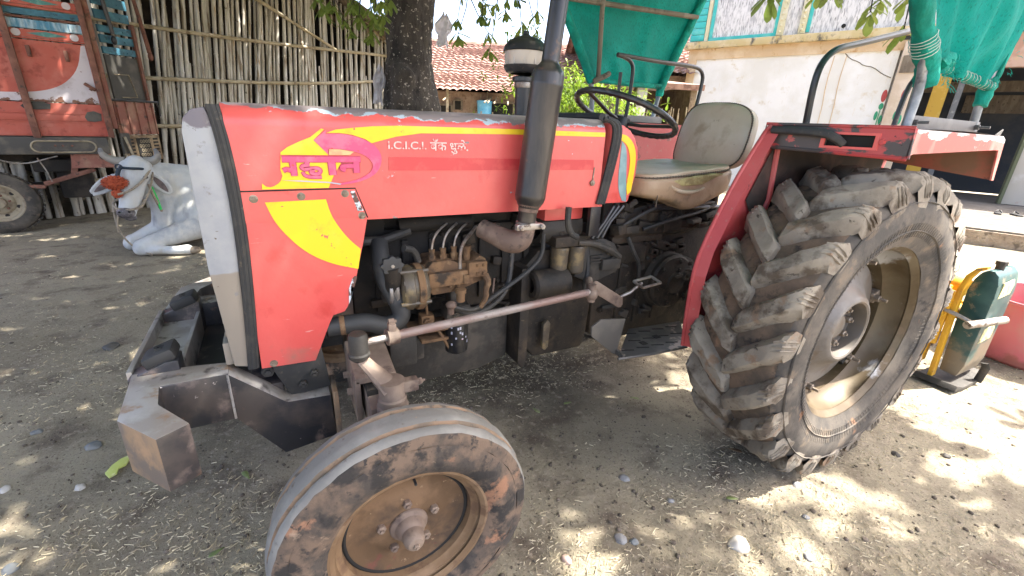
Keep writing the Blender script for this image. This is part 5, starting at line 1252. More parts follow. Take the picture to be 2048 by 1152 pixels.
# haunch and hind foot
C_((.42, 4.40, .34), (.16, 4.30, .22), .26, .17)
C_((.16, 4.24, .16), (.30, 4.12, .07), .13, .06)
C_((.30, 4.12, .06), (-.02, 4.04, .05), .05, .045)
for s, tip in ((-1, (-1.355, 4.00, .565)), (1, (-.795, 4.05, .545))):
    root = Vector((-1.03+s*.108, 4.045, .715)); tip = Vector(tip); d = tip-root
    for k in range(8):
        t0 = k/8; t1 = (k+1)/8; w_ = lambda t: .018+.050*math.sin(PI*min(1, t*.95+.02))**.8
        for q in (-1, -.5, 0, .5, 1):
            n_ = Vector((d.z, 0, -d.x)).normalized()
            m.capsule(root+d*t0+n_*q*w_(t0)*.75+Vector((0, .012*abs(q)*-1, 0)), root+d*t1+n_*q*w_(t1)*.75+Vector((0, -.012*abs(q), 0)), .013, .013, 8)
bm_ = remesh(m, .0135, 5, .5)
bull.scale = (1.08, 1.08, 1.08)
body = bm_.build('body', K['hide'], bull, angle=180)
for s in (-1, 1):
    mb = MB().tube([(-1.01+s*.070, 4.04, .835), (-1.01+s*.125, 4.035, .838), (-1.02+s*.178, 4.03, .865), (-1.03+s*.198, 4.02, .905), (-1.035+s*.192, 4.015, .950)], [.042, .037, .031, .024, .012], 12, smooth=2); mb.build('horn', K['horn'], bull)
    root = Vector((-1.03+s*.125, 4.022, .705)); tip = Vector((-1.335, 3.98, .58) if s < 0 else (-.815, 4.025, .56)); d = tip-root; n_ = Vector((d.z, 0, -d.x)).normalized()
    e = MB(); L1, L2 = [], []
    for k in range(9):
        t = k/8; w_ = .004+.022*math.sin(PI*t)**.8; L1.append(root+d*t+n_*w_); L2.append(root+d*t-n_*w_)
    e.v = L1+L2; 
    for k in range(8): e.f.append([k, k+1, k+10, k+9]); e.m.append(0)
    e.build('inner_ear', K['earin'], bull)
    MB().ball((-1.044+s*.106, 3.925, .708), (.019, .017, .015)).build('eye', M['chrome_black'], bull)
mb = MB().ball((-1.122, 3.835, .412), (.070, .050, .050)); mz = mb.build('muzzle', K['muz'], bull)
for s in (-1, 1): MB().ball((-1.122+s*.034, 3.797, .425), (.012, .010, .009)).build('nostril', M['dark'], mz)
MB().ball((-1.105, 3.875, .36), (.046, .05, .028)).build('lower_lip', K['muz'], bull)
MB().ball((-.67, 3.772, .045), (.055, .035, .034)).build('hoof', K['hoof'], bull)
ha = MB()
def loop(c, rx, ry, tilt, r_, n=26, ax=(1, 0, 0)):
    pts = []
    for k in range(n+1):
        a = 2*PI*k/n; p = Vector((rx*math.cos(a), ry*math.sin(a), 0)); p.rotate(Euler((tilt, 0, 0))); pts.append(Vector(c)+p)
    return pts
ha.tube(loop((-1.098, 3.900, .485), .110, .102, .45, 0), .010, 8)
ha.tube([(-.995, 3.86, .475), (-.950, 3.925, .55), (-.912, 3.99, .66), (-.90, 4.03, .74)], .008, 8, smooth=2)
ha.tube([(-1.14, 3.815, .575), (-1.06, 3.835, .60), (-.970, 3.868, .665), (-.915, 3.945, .745), (-.895, 4.03, .80)], .010, 8, smooth=2)
ha.tube([(-1.20, 3.87, .47), (-1.21, 3.85, .38), (-1.20, 3.82, .26), (-1.15, 3.86, .10), (-1.0, 3.80, .02)], .008, 6, smooth=2)
ha.tube([(-1.17, 3.79, .40), (-1.19, 3.78, .32), (-1.20, 3.80, .25)], .007, 6, smooth=1)
ha.build('halter', K['rope'], bull)
MB().tube([(-1.125, 4.0, .79), (-1.10, 3.925, .795), (-1.03, 3.875, .79), (-.960, 3.915, .785), (-.920, 4.01, .765)], .011, 8, smooth=2).tube(loop((-1.105, 3.895, .80), .022, .022, PI/2, 0, 14), .007, 6).tube([(-1.105, 3.895, .79), (-1.13, 3.87, .71)], .017, 8).build('forehead_band', K['navy'], bull)
pm_ = MB()
b_ = bmesh.new(); bmesh.ops.create_icosphere(b_, subdivisions=5, radius=1.)
for v in b_.verts:
    n = v.co.copy(); th_ = math.atan2(n.z, n.x); k = 1+.10*math.sin(th_*23+3*noise.noise(n*3))+.14*noise.noise(n*2.2)+.05*noise.noise(n*12)
    v.co = Vector((n.x*.088*k-1.150, n.y*.052*k+3.855, n.z*.058*k+.672))
pm_.bm(b_)
b_ = bmesh.new(); bmesh.ops.create_icosphere(b_, subdivisions=4, radius=1.)
for v in b_.verts:
    n = v.co.copy(); k = 1+.12*math.sin(math.atan2(n.z, n.x)*17)+.2*noise.noise(n*2.5); v.co = Vector((n.x*.040*k-1.150, n.y*.03*k+3.845, n.z*.038*k+.580))
pm_.bm(b_)
pm_.tube([(-1.150, 3.875, 0.655), (-1.150, 3.872, 0.595)], .014, 8)
pm_.build('pompom', K['pom'], bull)
gb_ = MB()
for k in range(22):
    t = k/21; gb_.ball((-.925+.03*t, 3.985+.02*math.sin(t*PI), .60-.20*t+.01), .011, 8)
gb_.build('neck_beads', K['green'], bull)
MB().tube([(-.94, 3.985, .64), (-.925, 3.975, .54), (-.905, 4.0, .44), (-.90, 4.04, .38)], .012, 8, smooth=2).build('neck_rope', K['rope'], bull)

# ------------------------------------------------------------------ bamboo shed wall
FA = math.radians(29)
fn = thing('bamboo_shed', 'tall shed walled with weathered upright bamboo canes tied to rails', 'shed', (-1.168, 6.913, 0), FA, local=True)
K['cane'] = pm('weathered_bamboo', (.42, .385, .325), [((.56, .54, .50), 3, .42, .60, (3, 3, .35)), ((.24, .19, .135), 5, .54, .64, (3, 3, .4)), ((.36, .24, .12), 6, .62, .70, (3, 3, .5)), ((.10, .075, .05), 14, .66, .72)], rough=.6)
K['rail'] = pm('bamboo_rail', (.33, .27, .17), [((.42, .36, .26), 4, .45, .6), ((.19, .14, .085), 10, .56, .66)], rough=.6)
K['thatch'] = pm('old_thatch', (.13, .10, .07), [((.20, .155, .105), 10, .45, .6, (1, 6, 1)), ((.06, .045, .032), 18, .55, .66)], rough=.95, bump=(40, .8, .02, (1, 8, 1)))
rb = random.Random(12)
def bamboo(mb, a, b, r_, nodes=True):
    a = Vector(a); b = Vector(b); L = (b-a).length; n = max(2, int(L/rb.uniform(.26, .36))); pts = []; rr = []
    ph = rb.uniform(0, 6); am = rb.uniform(.004, .018)
    off = lambda t: Vector((am*math.sin(t*5+ph)+.5*am*math.sin(t*11+ph), .3*am*math.cos(t*4+ph), 0))
    for k in range(n+1):
        t = k/n; p = a.lerp(b, t)+off(t); tp = 1-.18*t
        if nodes and 0 < k < n:
            dz = (b-a).normalized()*.012
            pts += [p-dz, p, p+dz]; rr += [r_*tp*.97, r_*tp*1.18, r_*tp*.97]
        else: pts.append(p); rr.append(r_*tp)
    mb.tube(pts, rr, 7)
panels = {0: MB(), 1: MB()}
x = -3.3
def top_at(x):
    if x < 2.3: return 3.75
    return 3.75-(x-2.3)*.42
while x < 4.55:
    w_ = rb.uniform(.020, .036)
    gap = (2.48 < x < 2.70) or (3.02 < x < 3.10)
    top = top_at(x)+rb.uniform(-.12, .10)
    if rb.random() < .10: top = rb.uniform(1.9, 2.75)
    base = 0
    if gap:
        if rb.random() < .55: top = rb.uniform(1.4, 2.4)
    lm = [(-4, .0), (-.4, .02), (-.05, .10), (.8, .13), (2.2, .09), (4.6, .04)]; i_ = max(k for k in range(5) if lm[k][0] <= x or k == 0); f_ = min(1, (x-lm[i_][0])/(lm[i_+1][0]-lm[i_][0])); lean = rb.gauss(0, .020)+2*(lm[i_][1]*(1-f_)+lm[i_+1][1]*f_) + (.12 if rb.random() < .06 else 0) - (.10 if rb.random() < .05 else 0)
    yy = rb.choice([-.02, .0, .02, .05])
    q = panels[0 if w_ > .024 else 1]
    bamboo(q, (x-lean*.8, yy, base), (x-lean*.8+lean*top/2, yy+rb.uniform(-.02, .03), top), w_)
    x += w_*rb.uniform(1.35, 2.15) + (.045 if rb.random() < .08 else 0)
mb = MB(); mb.add(panels[0].v, panels[0].f); mb.add(panels[1].v, panels[1].f)
mb.build('cane_wall', K['cane'], fn, angle=60)
for pts in ([(-3.3, 2.45), (-.5, 2.44), (.69, 2.47), (1.53, 2.50), (2.72, 2.56), (4.5, 2.66)], [(-3.3, 1.74), (-.19, 1.79), (.57, 1.83), (1.43, 1.875), (2.65, 1.97), (3.6, 2.08), (4.5, 2.21)], [(-3.3, 1.15), (-.15, 1.16), (1.4, 1.18), (4.5, 1.2)], [(-3.3, .45), (1, .45), (4.5, .48)]):
    mb = MB(); P_ = [Vector((a, -.075, b)) for a, b in pts]
    mb.tube(P_, .027, 8, smooth=2)
    for k in range(18):
        t = k/17*(len(P_)-1); i = min(int(t), len(P_)-2); p = P_[i].lerp(P_[i+1], t-i); mb.ball(p, (.016, .031, .031), 8)
    r_ob = mb.build('bamboo_rail', K['rail'], fn)
    mb = MB()
    for k in range(16):
        t = (k+.5)/16*(len(P_)-1); i = min(int(t), len(P_)-2); p = P_[i].lerp(P_[i+1], t-i)+Vector((rb.uniform(-.1, .1), .02, 0))
        for e in range(3): mb.tube(loop((p.x+.012*e, p.y, p.z), .040, .046, PI/2*0+.3, 0, 10), .005, 4)
    mb.build('rail_tie', M['wood'], r_ob)
mb = MB(); bamboo(mb, (1.35, -.10, 3.20), (3.0, -.09, 2.58), .030); mb.build('diagonal_brace', K['rail'], fn)
# corner post, dark back wall, roof and ragged eave
MB().tube([(4.5, .0, 0), (4.52, 0, 1.5), (4.5, 0, 2.95)], [.07, .065, .06], 10).build('corner_post', M['wood'], fn)
mb = MB().box((.6, 3.6, 2.6), (8.2, .08, 5.2)).box((-3.5, 1.8, 1.9), (.08, 3.6, 3.8)).prism([(.25, 0), (3.6, 0), (3.6, 4.0), (.25, 2.95)], 'x', 4.58, 4.66)
mb.build('back_wall', pm('dark_mud_wall', (.05, .04, .032), [((.09, .07, .05), 4, .5, .62)], rough=.95), fn)
rf = MB(); n1, n2 = 60, 24
for j in range(n2+1):
    for i in range(n1+1):
        u, v = i/n1, j/n2; xx = -3.6+8.5*u; zz = (3.95 if xx < 2.0 else 3.95-(xx-2.0)*.42)
        yy = -.42+4.4*v; rf.v.append(Vector((xx+.03*noise.noise(Vector((u*40, v*9, 0))), yy-.10*abs(noise.noise(Vector((u*30, 0, 5)))), zz+v*1.4-.15*0+.05*noise.noise(Vector((u*22, v*16, 1))))))
for j in range(n2):
    for i in range(n1):
        q = j*(n1+1)+i; rf.f.append([q, q+1, q+n1+2, q+n1+1]); rf.m.append(0)
rfo = rf.build('thatch_roof', K['thatch'], fn)
sm = rfo.modifiers.new('thick', 'SOLIDIFY'); sm.thickness = .12
mb = MB()
for k in range(150):
    xx = rb.uniform(3.4, 4.95); yy = rb.uniform(-.5, 2.0); zz = 3.95-(min(xx, 4.9)-2)*.42+.30*max(0, yy)+rb.uniform(-.06, .10)-.02
    L = rb.uniform(.35, .95); a = rb.uniform(-.35, .25)
    mb.tube([(xx, yy, zz), (xx+L*.55, yy+rb.uniform(-.12, .12), zz-L*.22+a*.1), (xx+L, yy+rb.uniform(-.2, .2), zz-L*.5+a*.2)], [.016, .013, .007], 5)
for k in range(26):
    xx = 4.4+rb.uniform(0, .35); zz = rb.uniform(2.15, 2.75); L = rb.uniform(.25, .7)
    mb.tube([(xx, rb.uniform(-.3, .4), zz), (xx+L, rb.uniform(-.4, .4), zz-rb.uniform(.05, .3))], [.035, .015], 6)
mb.build('ragged_eave', pm('sunbleached_thatch_sticks', (.34, .26, .17), [((.20, .14, .09), 8, .48, .6)], rough=.9), fn)

# ------------------------------------------------------------------ tiled house beyond the yard
HA = math.radians(-25.7)
K['tile'] = pm('clay_roof_tiles', (.22, .125, .098), [((.29, .18, .145), 5, .45, .6), ((.14, .075, .058), 13, .52, .62), ((.34, .25, .20), 22, .60, .68), ((.09, .065, .05), 3, .62, .70)], rough=.9)
K['mud'] = pm('mud_brick_wall', (.25, .17, .125), [((.32, .235, .18), 4, .45, .6), ((.17, .11, .08), 10, .55, .65)], rough=.95, bump=(30, .5, .02, (1, 1, 3)))
def tiled(name, label, loc, ang, L, slope_d, z_eave, z_ridge, xs_door):
    h = thing(name, label, 'house', loc, ang, local=True)
    rows = 20; cols = int(L/.17); nu = cols*4; mb = MB(); rh = random.Random(len(label)); 
    for side in (0, 1):
        o = len(mb.v); nr = rows*2 if side == 0 else 2
        jit = [rh.uniform(-.03, .03) for _ in range(rows+2)]; seedv = rh.uniform(0, 9)
        for j in range(nr):
            row = j//2; e = j % 2
            v = (row+e)/rows if side == 0 else j
            for i in range(nu+1):
                u = i/nu; xx = -.5+(L+1.0)*u
                rz_ = jit[row] if side == 0 else 0
                sagz = -.10*math.sin(u*PI*1.3+.4)*v+.06*noise.noise(Vector((u*8+seedv, v*5, 0)))
                yy = -.6+(slope_d+.6)*v if side == 0 else slope_d+(slope_d)*v
                zz = (z_eave+(z_ridge-z_eave)*v) if side == 0 else z_ridge-(z_ridge-z_eave)*v
                cor = .045*abs(math.sin(PI*(i/4+.5*0)+.8*rz_*20))
                st = (.055 if e == 0 else 0.) if side == 0 else 0
                mb.v.append(Vector((xx, yy, zz+sagz+cor+st+.03*noise.noise(Vector((u*60, row*1.7, 3.))))))
        for j in range(nr-1):
            for i in range(nu):
                q = o+j*(nu+1)+i; mb.f.append([q, q+1, q+nu+2, q+nu+1]); mb.m.append(0)
    roof = mb.build('tiled_roof', K['tile'], h, flatshade=True)
    cap = MB().tube([(-.5+(L+1)*k/24, slope_d, z_ridge+.03-.10*math.sin(k/24*PI*1.3+.4)+.03*noise.noise(Vector((k*.7, 0, 0)))) for k in range(25)], .11, 8); cap.build('ridge_cap', K['tile'], roof)
    wl = MB().box((L/2, .125, z_eave/2), (L, .25, z_eave+.1)).box((L/2, slope_d*2-.3, z_eave/2), (L, .25, z_eave))
    for xx in (0.1, L-.1): wl.prism([(.0, 0), (slope_d*2-.2, 0), (slope_d*2-.2, z_eave), (slope_d, z_ridge-.1), (0, z_eave)], 'x', xx-.1, xx+.1)
    wl.build('mud_wall', K['mud'], h)
    for x0, w_, z0, z1, kd in xs_door:
        d_ = MB().box((x0, -.004, (z0+z1)/2), (w_, .05, z1-z0), bev=.004); d_ = d_.build('door' if z0 < .3 else 'window', M['dark'], h)
        fr = MB().box((x0-w_/2-.03, -.02, (z0+z1)/2), (.06, .08, z1-z0+.06)).box((x0+w_/2+.03, -.02, (z0+z1)/2), (.06, .08, z1-z0+.06)).box((x0, -.02, z1+.03), (w_, .08, .06)); fr.build('frame', M['wood'], d_)
    for k in range(int(L*2.2)):
        xx = rh.uniform(-.3, L+.3); st = MB().tube([(xx, .1, z_eave-.03), (xx+rh.uniform(-.25, .1), -.72-rh.uniform(0, .25), z_eave-.30+rh.uniform(-.05, .05))], .022, 6)
        st.build('rafter_end', K['rail'], h)
    return h
tiled('tiled_house', 'low mud walled house with pinkish clay tile roof beyond the tree', (4.55, 12.75, 0), HA, 7.4, 3.6, 2.22, 4.15, [(.62, .42, .1, 1.85, 0), (2.32, .85, .1, 1.98, 0), (1.05, .18, 1.75, 2.0, 0), (3.55, .22, 1.45, 1.62, 0)])
tiled('tiled_house', 'tiled house with brown wall seen between the canopy and the white building', (8.9, 9.7, 0), math.radians(-24), 5.2, 2.6, 2.85, 4.6, [(2.9, .9, .1, 2.1, 0)])
# blue water drum on its stick stand in front of the mud wall
dr = thing('water_drum', 'light blue plastic drum standing on a pole frame before the mud house', 'drum', (6.15, 11.75, 0))
MB().lathe([(.0001, 1.36), (.19, 1.36), (.205, 1.40), (.215, 1.6), (.222, 1.62), (.222, 1.66), (.215, 1.68), (.225, 1.95), (.235, 1.97), (.235, 2.02), (.225, 2.03), (.205, 2.0), (.0001, 1.97)], Matrix.Translation((6.15, 11.75, 0)), 36).build('drum_shell', pm('light_blue_plastic', (.10, .36, .58), [((.16, .44, .64), 5, .5, .62), ((.06, .22, .38), 8, .60, .68)], rough=.4), dr)
mb = MB()
for dx, dy in ((-.25, -.2), (.25, -.2), (.25, .2), (-.25, .2)): mb.tube([(6.15+dx*1.6, 11.75+dy*1.5, 0), (6.15+dx*.9, 11.75+dy, 1.40), (6.15+dx*.75, 11.75+dy*.9, 1.72)], .02, 6)
mb.box((6.15, 11.75, 1.34), (.5, .5, .03)); mb.build('pole_stand', K['rail'], dr)
mb = MB()
for a, b in (((6.05, 11.75, 1.9), (6.02, 11.74, 2.20)), ((6.22, 11.75, 1.9), (6.24, 11.74, 2.28))): mb.tube([a, b], .018, 6)
mb.build('stick', K['trim'], dr)
sp = MB().tube([(5.05, 12.1, 0), (5.08, 12.08, 2.35)], [.05, .04], 8).build('house_prop', K['rail'], origin=(5.05, 12.1, 0)); tag(sp, 'straight wooden prop under the eave of the mud house', 'post')
tag(MB().tube([(5.5, 11.9, .9), (6.0, 11.7, 1.75), (6.2, 11.6, 1.95)], .02, 6).tube([(5.5, 11.9, 0), (5.5, 11.9, .92)], .025, 6).build('leaning_pole', pm('orange_stick', (.45, .20, .08), rough=.8), origin=(5.5, 11.9, 0)), 'thin orange pole slanting beside the blue drum', 'pole')

# low shed and pickets seen under the far curtain
ls = thing('low_shed', 'dark doorway shed with pale pillar and stick fence under the green canopy edge', 'shed', (6.6, 5.9, 0), math.radians(-22), local=True)
MB().box((.45, .8, 1.1), (1.5, .1, 2.2)).box((1.15, .1, 1.1), (.12, 1.4, 2.2)).box((-.25, .1, 1.1), (.12, 1.4, 2.2)).build('shed_wall', pm('brown_stone_wall', (.16, .115, .075), [((.24, .18, .12), 5, .45, .6), ((.08, .055, .04), 9, .55, .65)], rough=.95, bump=(9, .6, .05)), ls)
MB().box((.45, .1, 2.27), (1.7, 1.6, .10), (.12, 0, 0)).build('shed_roof', K['tile'], ls)
MB().box((.12, -.55, 1.1), (.20, .2, 2.2), bev=.01).build('pillar', pm('grey_plaster', (.34, .33, .31), [((.25, .23, .2), 5, .5, .62)], rough=.9), ls)
mb = MB()
for k in range(14): mb.tube([(.25+.07*k, -.62+rb.uniform(-.03, .03), 0), (.25+.07*k+rb.uniform(-.05, .05), -.62, rb.uniform(1.62, 1.86))], .012, 5)
mb.build('stick_pickets', K['trim'], ls)

# ------------------------------------------------------------------ white building with veranda
WA = math.radians(111.9)
bd = thing('plastered_building', 'white plastered building with stained parapet, turquoise trim and dark veranda', 'building', (13.54, 1.86, 0), WA, local=True)
K['white'] = pm('white_plaster', (.78, .77, .76), [((.70, .68, .64), 1.2, .45, .62), ((.62, .55, .44), 3, .60, .70), ((.70, .62, .50), 12, .64, .70, (4, 1, .3))], rough=.9, bump=(12, .15, .02))
K['tan'] = pm('tan_plaster_band', (.58, .42, .26), [((.66, .52, .36), 2, .45, .6), ((.45, .28, .13), 6, .58, .66, (1, 1, .6))], rough=.9)
K['corn'] = pm('stained_cornice', (.52, .42, .22), [((.60, .50, .32), 3, .45, .6), ((.10, .095, .085), 5, .54, .66, (1, 1, .7)), ((.45, .30, .08), 3, .60, .70)], rough=.92, bump=(20, .3, .02))
K['par'] = pm('mildewed_white_parapet', (.66, .65, .65), [((.40, .40, .41), 9, .48, .60, (2.2, 2.2, .45), 8), ((.12, .12, .125), 11, .56, .66, (3, 3, .5), 9), ((.70, .69, .69), 2, .60, .70)], rough=.95)
K['turq'] = pm('turquoise_paint', (.05, .44, .42), [((.12, .50, .47), 5, .5, .62), ((.4, .5, .48), 18, .64, .70)], rough=.7)
K['cream'] = pm('cream_pilaster', (.58, .54, .36), [((.64, .60, .46), 4, .5, .62), ((.25, .22, .15), 10, .62, .70, (2, 2, .6))], rough=.9)
K['conc'] = pm('worn_concrete', (.105, .092, .075), [((.14, .124, .105), 2.5, .45, .6), ((.075, .062, .05), 7, .55, .65)], rough=.92, bump=(18, .3, .01))
K['stone'] = pm('rough_stone_kerb', (.25, .19, .14), [((.33, .265, .20), 5, .45, .6), ((.13, .10, .075), 8, .54, .64)], rough=.95, bump=(10, .8, .04))
K['tanp'] = pm('tan_pillar', (.55, .44, .33), [((.62, .52, .42), 3, .5, .62)], rough=.9)
MB().box((4.74, -2.2, 1.75), (4.64, 4.4, 3.5)).build('room_block', K['white'], bd)
MB().prism([(2.30, 3.25), (7.08, 3.27), (7.08, 3.53), (2.30, 3.52)], 'y', -.02, .035).box((6.95, .01, 1.7), (.22, .06, 3.2)).build('plaster_band', K['tan'], bd)
mb = MB().box((2.0, .0, 3.61), (10.4, .30, .17), bev=.02); displace(mb, .012, 3); mb.build('cornice', K['corn'], bd)
pa = MB().box((2.0, -.2, 4.45), (10.3, .36, 1.52)).build('parapet', K['par'], bd)
for nm, u0, u1, z0, z1 in (('trim_strip', 4.98, 6.62, 3.71, 3.79), ('trim_strip', 6.54, 6.62, 3.79, 5.0), ('trim_strip', 4.98, 5.05, 3.79, 5.0), ('trim_strip', 4.27, 4.345, 3.75, 5.0)):
    MB().box(((u0+u1)/2, -.005, (z0+z1)/2), (u1-u0, .03, z1-z0)).build(nm, K['turq'], pa)
MB().box((4.90, .0, 4.4), (.15, .08, 1.36), bev=.01).build('pilaster', K['cream'], pa)
MB().box((4.43, .0, 4.4), (.15, .08, 1.36), bev=.01).build('pilaster', K['cream'], pa)
mb = MB()
for k in range(10): mb.ball((4.43, .045, 3.80+.13*k), (.035, .02, .035), 10); mb.ball((4.90, .045, 3.80+.13*k), (.03, .015, .03), 10)
mb.build('plaster_studs', K['cream'], pa)
mb = MB()
for k in range(8): mb.box((6.93, -.02, 3.81+.155*k), (.36, .08, .145), bev=.008)
mb.build('turquoise_louvre', K['turq'], pa)
MB().box((6.69, -.01, 4.4), (.09, .06, 1.36)).build('pilaster', K['cream'], pa)
MB().lathe([(.0001, .003), (.045, .003), (.045, -.05)], Matrix.Translation((3.6, -.018, 3.82)) @ Matrix.Rotation(-PI/2, 4, 'X'), 16).build('drain_hole', M['dark'], pa)
# veranda
mb = MB().box((-.8, -2.6, 1.9), (6.6, .1, 3.3)).box((-.8, -1.3, 3.48), (6.5, 2.7, .08))
mb.build('veranda_back', pm('dark_veranda_wall', (.035, .042, .055), [((.06, .06, .065), 2, .5, .62)], rough=.8), bd)
MB().box((1.25, -1.6, 2.62), (3.0, .10, .22)).box((.2, -2.5, 2.3), (1.6, .06, .4)).build('veranda_beam', M['wood'], bd)
MB().box((-1.0, -.05, 3.15), (4.3, .2, .62)).build('fascia', pm('reddish_fascia', (.42, .25, .18), [((.50, .34, .26), 3, .5, .62), ((.55, .42, .16), 5, .62, .70)], rough=.9), bd)
pil = MB().box((2.16, -.02, 1.85), (.42, .34, 3.1), bev=.015).build('painted_pillar', K['tanp'], bd)
def flower(u, y, z, parent):
    MB().ball((u, y, z), (.05, .008, .13), 12).build('painted_petal', pm_red, parent)
    MB().ball((u, y, z-.22), (.045, .008, .07), 12).ball((u+.05, y, z-.42), (.035, .008, .10), 10).ball((u-.05, y, z-.50), (.035, .008, .10), 10).box((u, y, z-.42), (.018, .010, .40)).build('painted_leaf', pm_grn, parent)
pm_red = pm('faded_red_petal', (.45, .08, .08), rough=.9); pm_grn = pm('painted_green_leaf', (.05, .32, .18), rough=.9)
MB().tube([(3.42, .004, 3.24), (3.30, .004, 3.12), (3.12, .004, 3.05), (3.02, .004, 2.97), (2.82, .004, 2.93), (2.62, .004, 2.78), (2.45, .004, 2.70)], .008, 5, smooth=1).build('wall_crack', M['wood'], bd)
for u in (3.62, 3.38): MB().tube([(u, .001, 3.2), (u+.03, .001, 2.6), (u-.02, .001, 2.0), (u+.02, .001, 1.2)], .010, 5, smooth=1).build('plaster_seam', K['tan'], bd)
flower(2.12, .150, 2.33, pil); flower(2.47, .002, 2.33, pil)
mb = MB().box((2.2, -.03, 2.95), (.26, .40, .34)); mb.build('broken_bracket', M['wood'], bd)
MB().box((1.55, -.35, 1.75), (.26, .26, 3.0), bev=.01).build('ochre_pillar', pm('ochre_plaster', (.48, .30, .05), [((.56, .38, .10), 4, .5, .62), ((.3, .17, .04), 9, .62, .7)], rough=.9), bd)
MB().box((1.24, -.2, 1.8), (.10, .10, 3.2), bev=.01).build('grey_post', pm('grey_veranda_post', (.14, .145, .15), [((.25, .25, .25), 9, .55, .66)], rough=.8), bd)
MB().box((-.25, -.1, 1.75), (.52, .36, 3.0), bev=.01).build('right_pillar', pm('faded_pink_white_pillar', (.55, .50, .44), [((.48, .24, .2), 5, .60, .68), ((.62, .58, .54), 3, .5, .6)], rough=.9), bd)
MB().box((.04, -.02, 1.75), (.05, .30, 3.0)).build('pillar_edge', pm('olive_edge', (.13, .14, .08), rough=.9), bd)
MB().box((-3.7, -.6, 1.75), (2.0, 1.2, 3.5)).build('right_room', K['white'], bd)
vp = MB().box((-.3, 1.05, .115), (9.0, 6.7, .25), bev=.02)
tag(vp.build('veranda_platform', K['conc'], origin=(0, 0, 0)), 'raised worn concrete platform in front of the dark veranda', 'platform')
vo = bpy.data.objects['veranda_platform']; vo.location = (13.54, 1.86, 0); vo.rotation_euler = (0, 0, WA)
mb = MB().box((-.3, 4.415, .10), (9.0, .05, .21)); displace(mb, .02, 6); mb.build('stone_face', K['stone'], vo)
sdl = pm('black_rubber_sandal', (.015, .015, .016), rough=.6)
for i, (x, y, a, lb) in enumerate(((11.50, 1.30, .3, 'black sandal on the veranda platform, farther from the edge of the picture'), (11.62, 1.10, .7, 'black sandal on the veranda platform, at the edge of the picture'))):
    o = thing('sandal', lb, 'sandal', (x, y, .245), a, 'sandals on the platform', local=True)
    MB().prism([(-.13, -.04), (.10, -.05), (.14, 0), (.10, .05), (-.13, .04)], 'z', 0, .02, bev=.006).build('sole', sdl, o)
    MB().tube([(.02, -.05, .015), (.05, -.02, .05), (.08, 0, .055), (.05, .02, .05), (.02, .05, .015)], .010, 6, smooth=1).build('strap', sdl, o)
# ------------------------------------------------------------------ trees
K['bark'] = pm('dark_rough_bark', (.032, .027, .024), [((.060, .050, .042), 5, .45, .6, (1, 1, .4)), ((.016, .014, .013), 9, .55, .65, (1, 1, .4)), ((.30, .27, .235), 30, .605, .64), ((.13, .10, .075), 7, .60, .70, (1, 1, 1), 6, ('z', 1.7, 1.2, .12))], rough=.9, bump=(22, .9, .03, (1, 1, .5)), bump2=(80, .5, .008))
K['leaf'] = pm('broad_tree_leaf', (.17, .235, .05), [((.23, .29, .07), 1.5, .42, .6), ((.10, .16, .035), 3, .55, .66), ((.22, .24, .06), 9, .64, .70)], rough=.45, transl=.6)
K['bush'] = pm('light_green_bush_leaf', (.13, .22, .018), [((.20, .28, .03), 1.6, .42, .6), ((.07, .14, .012), 2.5, .56, .66)], rough=.5, transl=.5)
tr = thing('shade_tree', 'dark barked shade tree with broad drooping leaves beside the bamboo shed', 'tree', (1.62, 3.62, 0))
m = MB()
C_ = lambda a, b, ra, rb_: m.capsule(a, b, ra, rb_, 20)
C_((1.66, 3.60, -.1), (1.62, 3.6, .7), .46, .36)
C_((1.62, 3.6, .6), (1.61, 3.6, 1.5), .36, .315)
C_((1.61, 3.6, 1.4), (1.60, 3.6, 1.9), .315, .262)
C_((1.60, 3.6, 1.9), (1.61, 3.60, 2.3), .245, .24)
C_((1.61, 3.60, 2.3), (1.66, 3.62, 2.9), .25, .29)
C_((1.45, 3.40, 1.86), (1.47, 3.42, 1.62), .10, .13)
for k in range(9):
    a = 2*PI*k/9; a2 = 2*PI*(k+1)/9; C_((1.47+.075*math.cos(a), 3.315-.02*math.sin(a), 1.76+.10*math.sin(a)), (1.47+.075*math.cos(a2), 3.315-.02*math.sin(a2), 1.76+.10*math.sin(a2)), .035, .035)
for a in range(5):
    an = a*1.26+.4; C_((1.62+.25*math.cos(an), 3.6+.25*math.sin(an), .45), (1.66+.62*math.cos(an), 3.6+.62*math.sin(an), -.08), .18, .14)
limbs = [((2.6, 2.0, 4.2), .17), ((.2, 2.4, 4.3), .17), ((1.2, 5.4, 4.6), .16), ((3.4, 4.6, 4.6), .15), ((1.7, 3.3, 4.9), .18), ((-.4, 4.4, 4.5), .14)]
for e, r_ in limbs: C_((1.66, 3.62, 2.85), e, .19, r_*.62)
tk_ = remesh(m, .026, 3, .5); displace(tk_, .022, 5); displace(tk_, .012, 19)
trunk = tk_.build('trunk', K['bark'], tr, angle=80)
rt = random.Random(77)
CC = Vector((0.13176329, -1.68971472, 1.39156672))
def clear(p, pad=.30):           # stays above what the yard leaves open towards the sky
    d = (p-CC); depth = d.dot(Vector((0.44523864, 0.82631786, -0.34490775)))
    if depth < .05: return True
    return d.dot(Vector((0.12593892, 0.32357527, 0.93778379)))/depth > .647+pad/max(depth, .4)
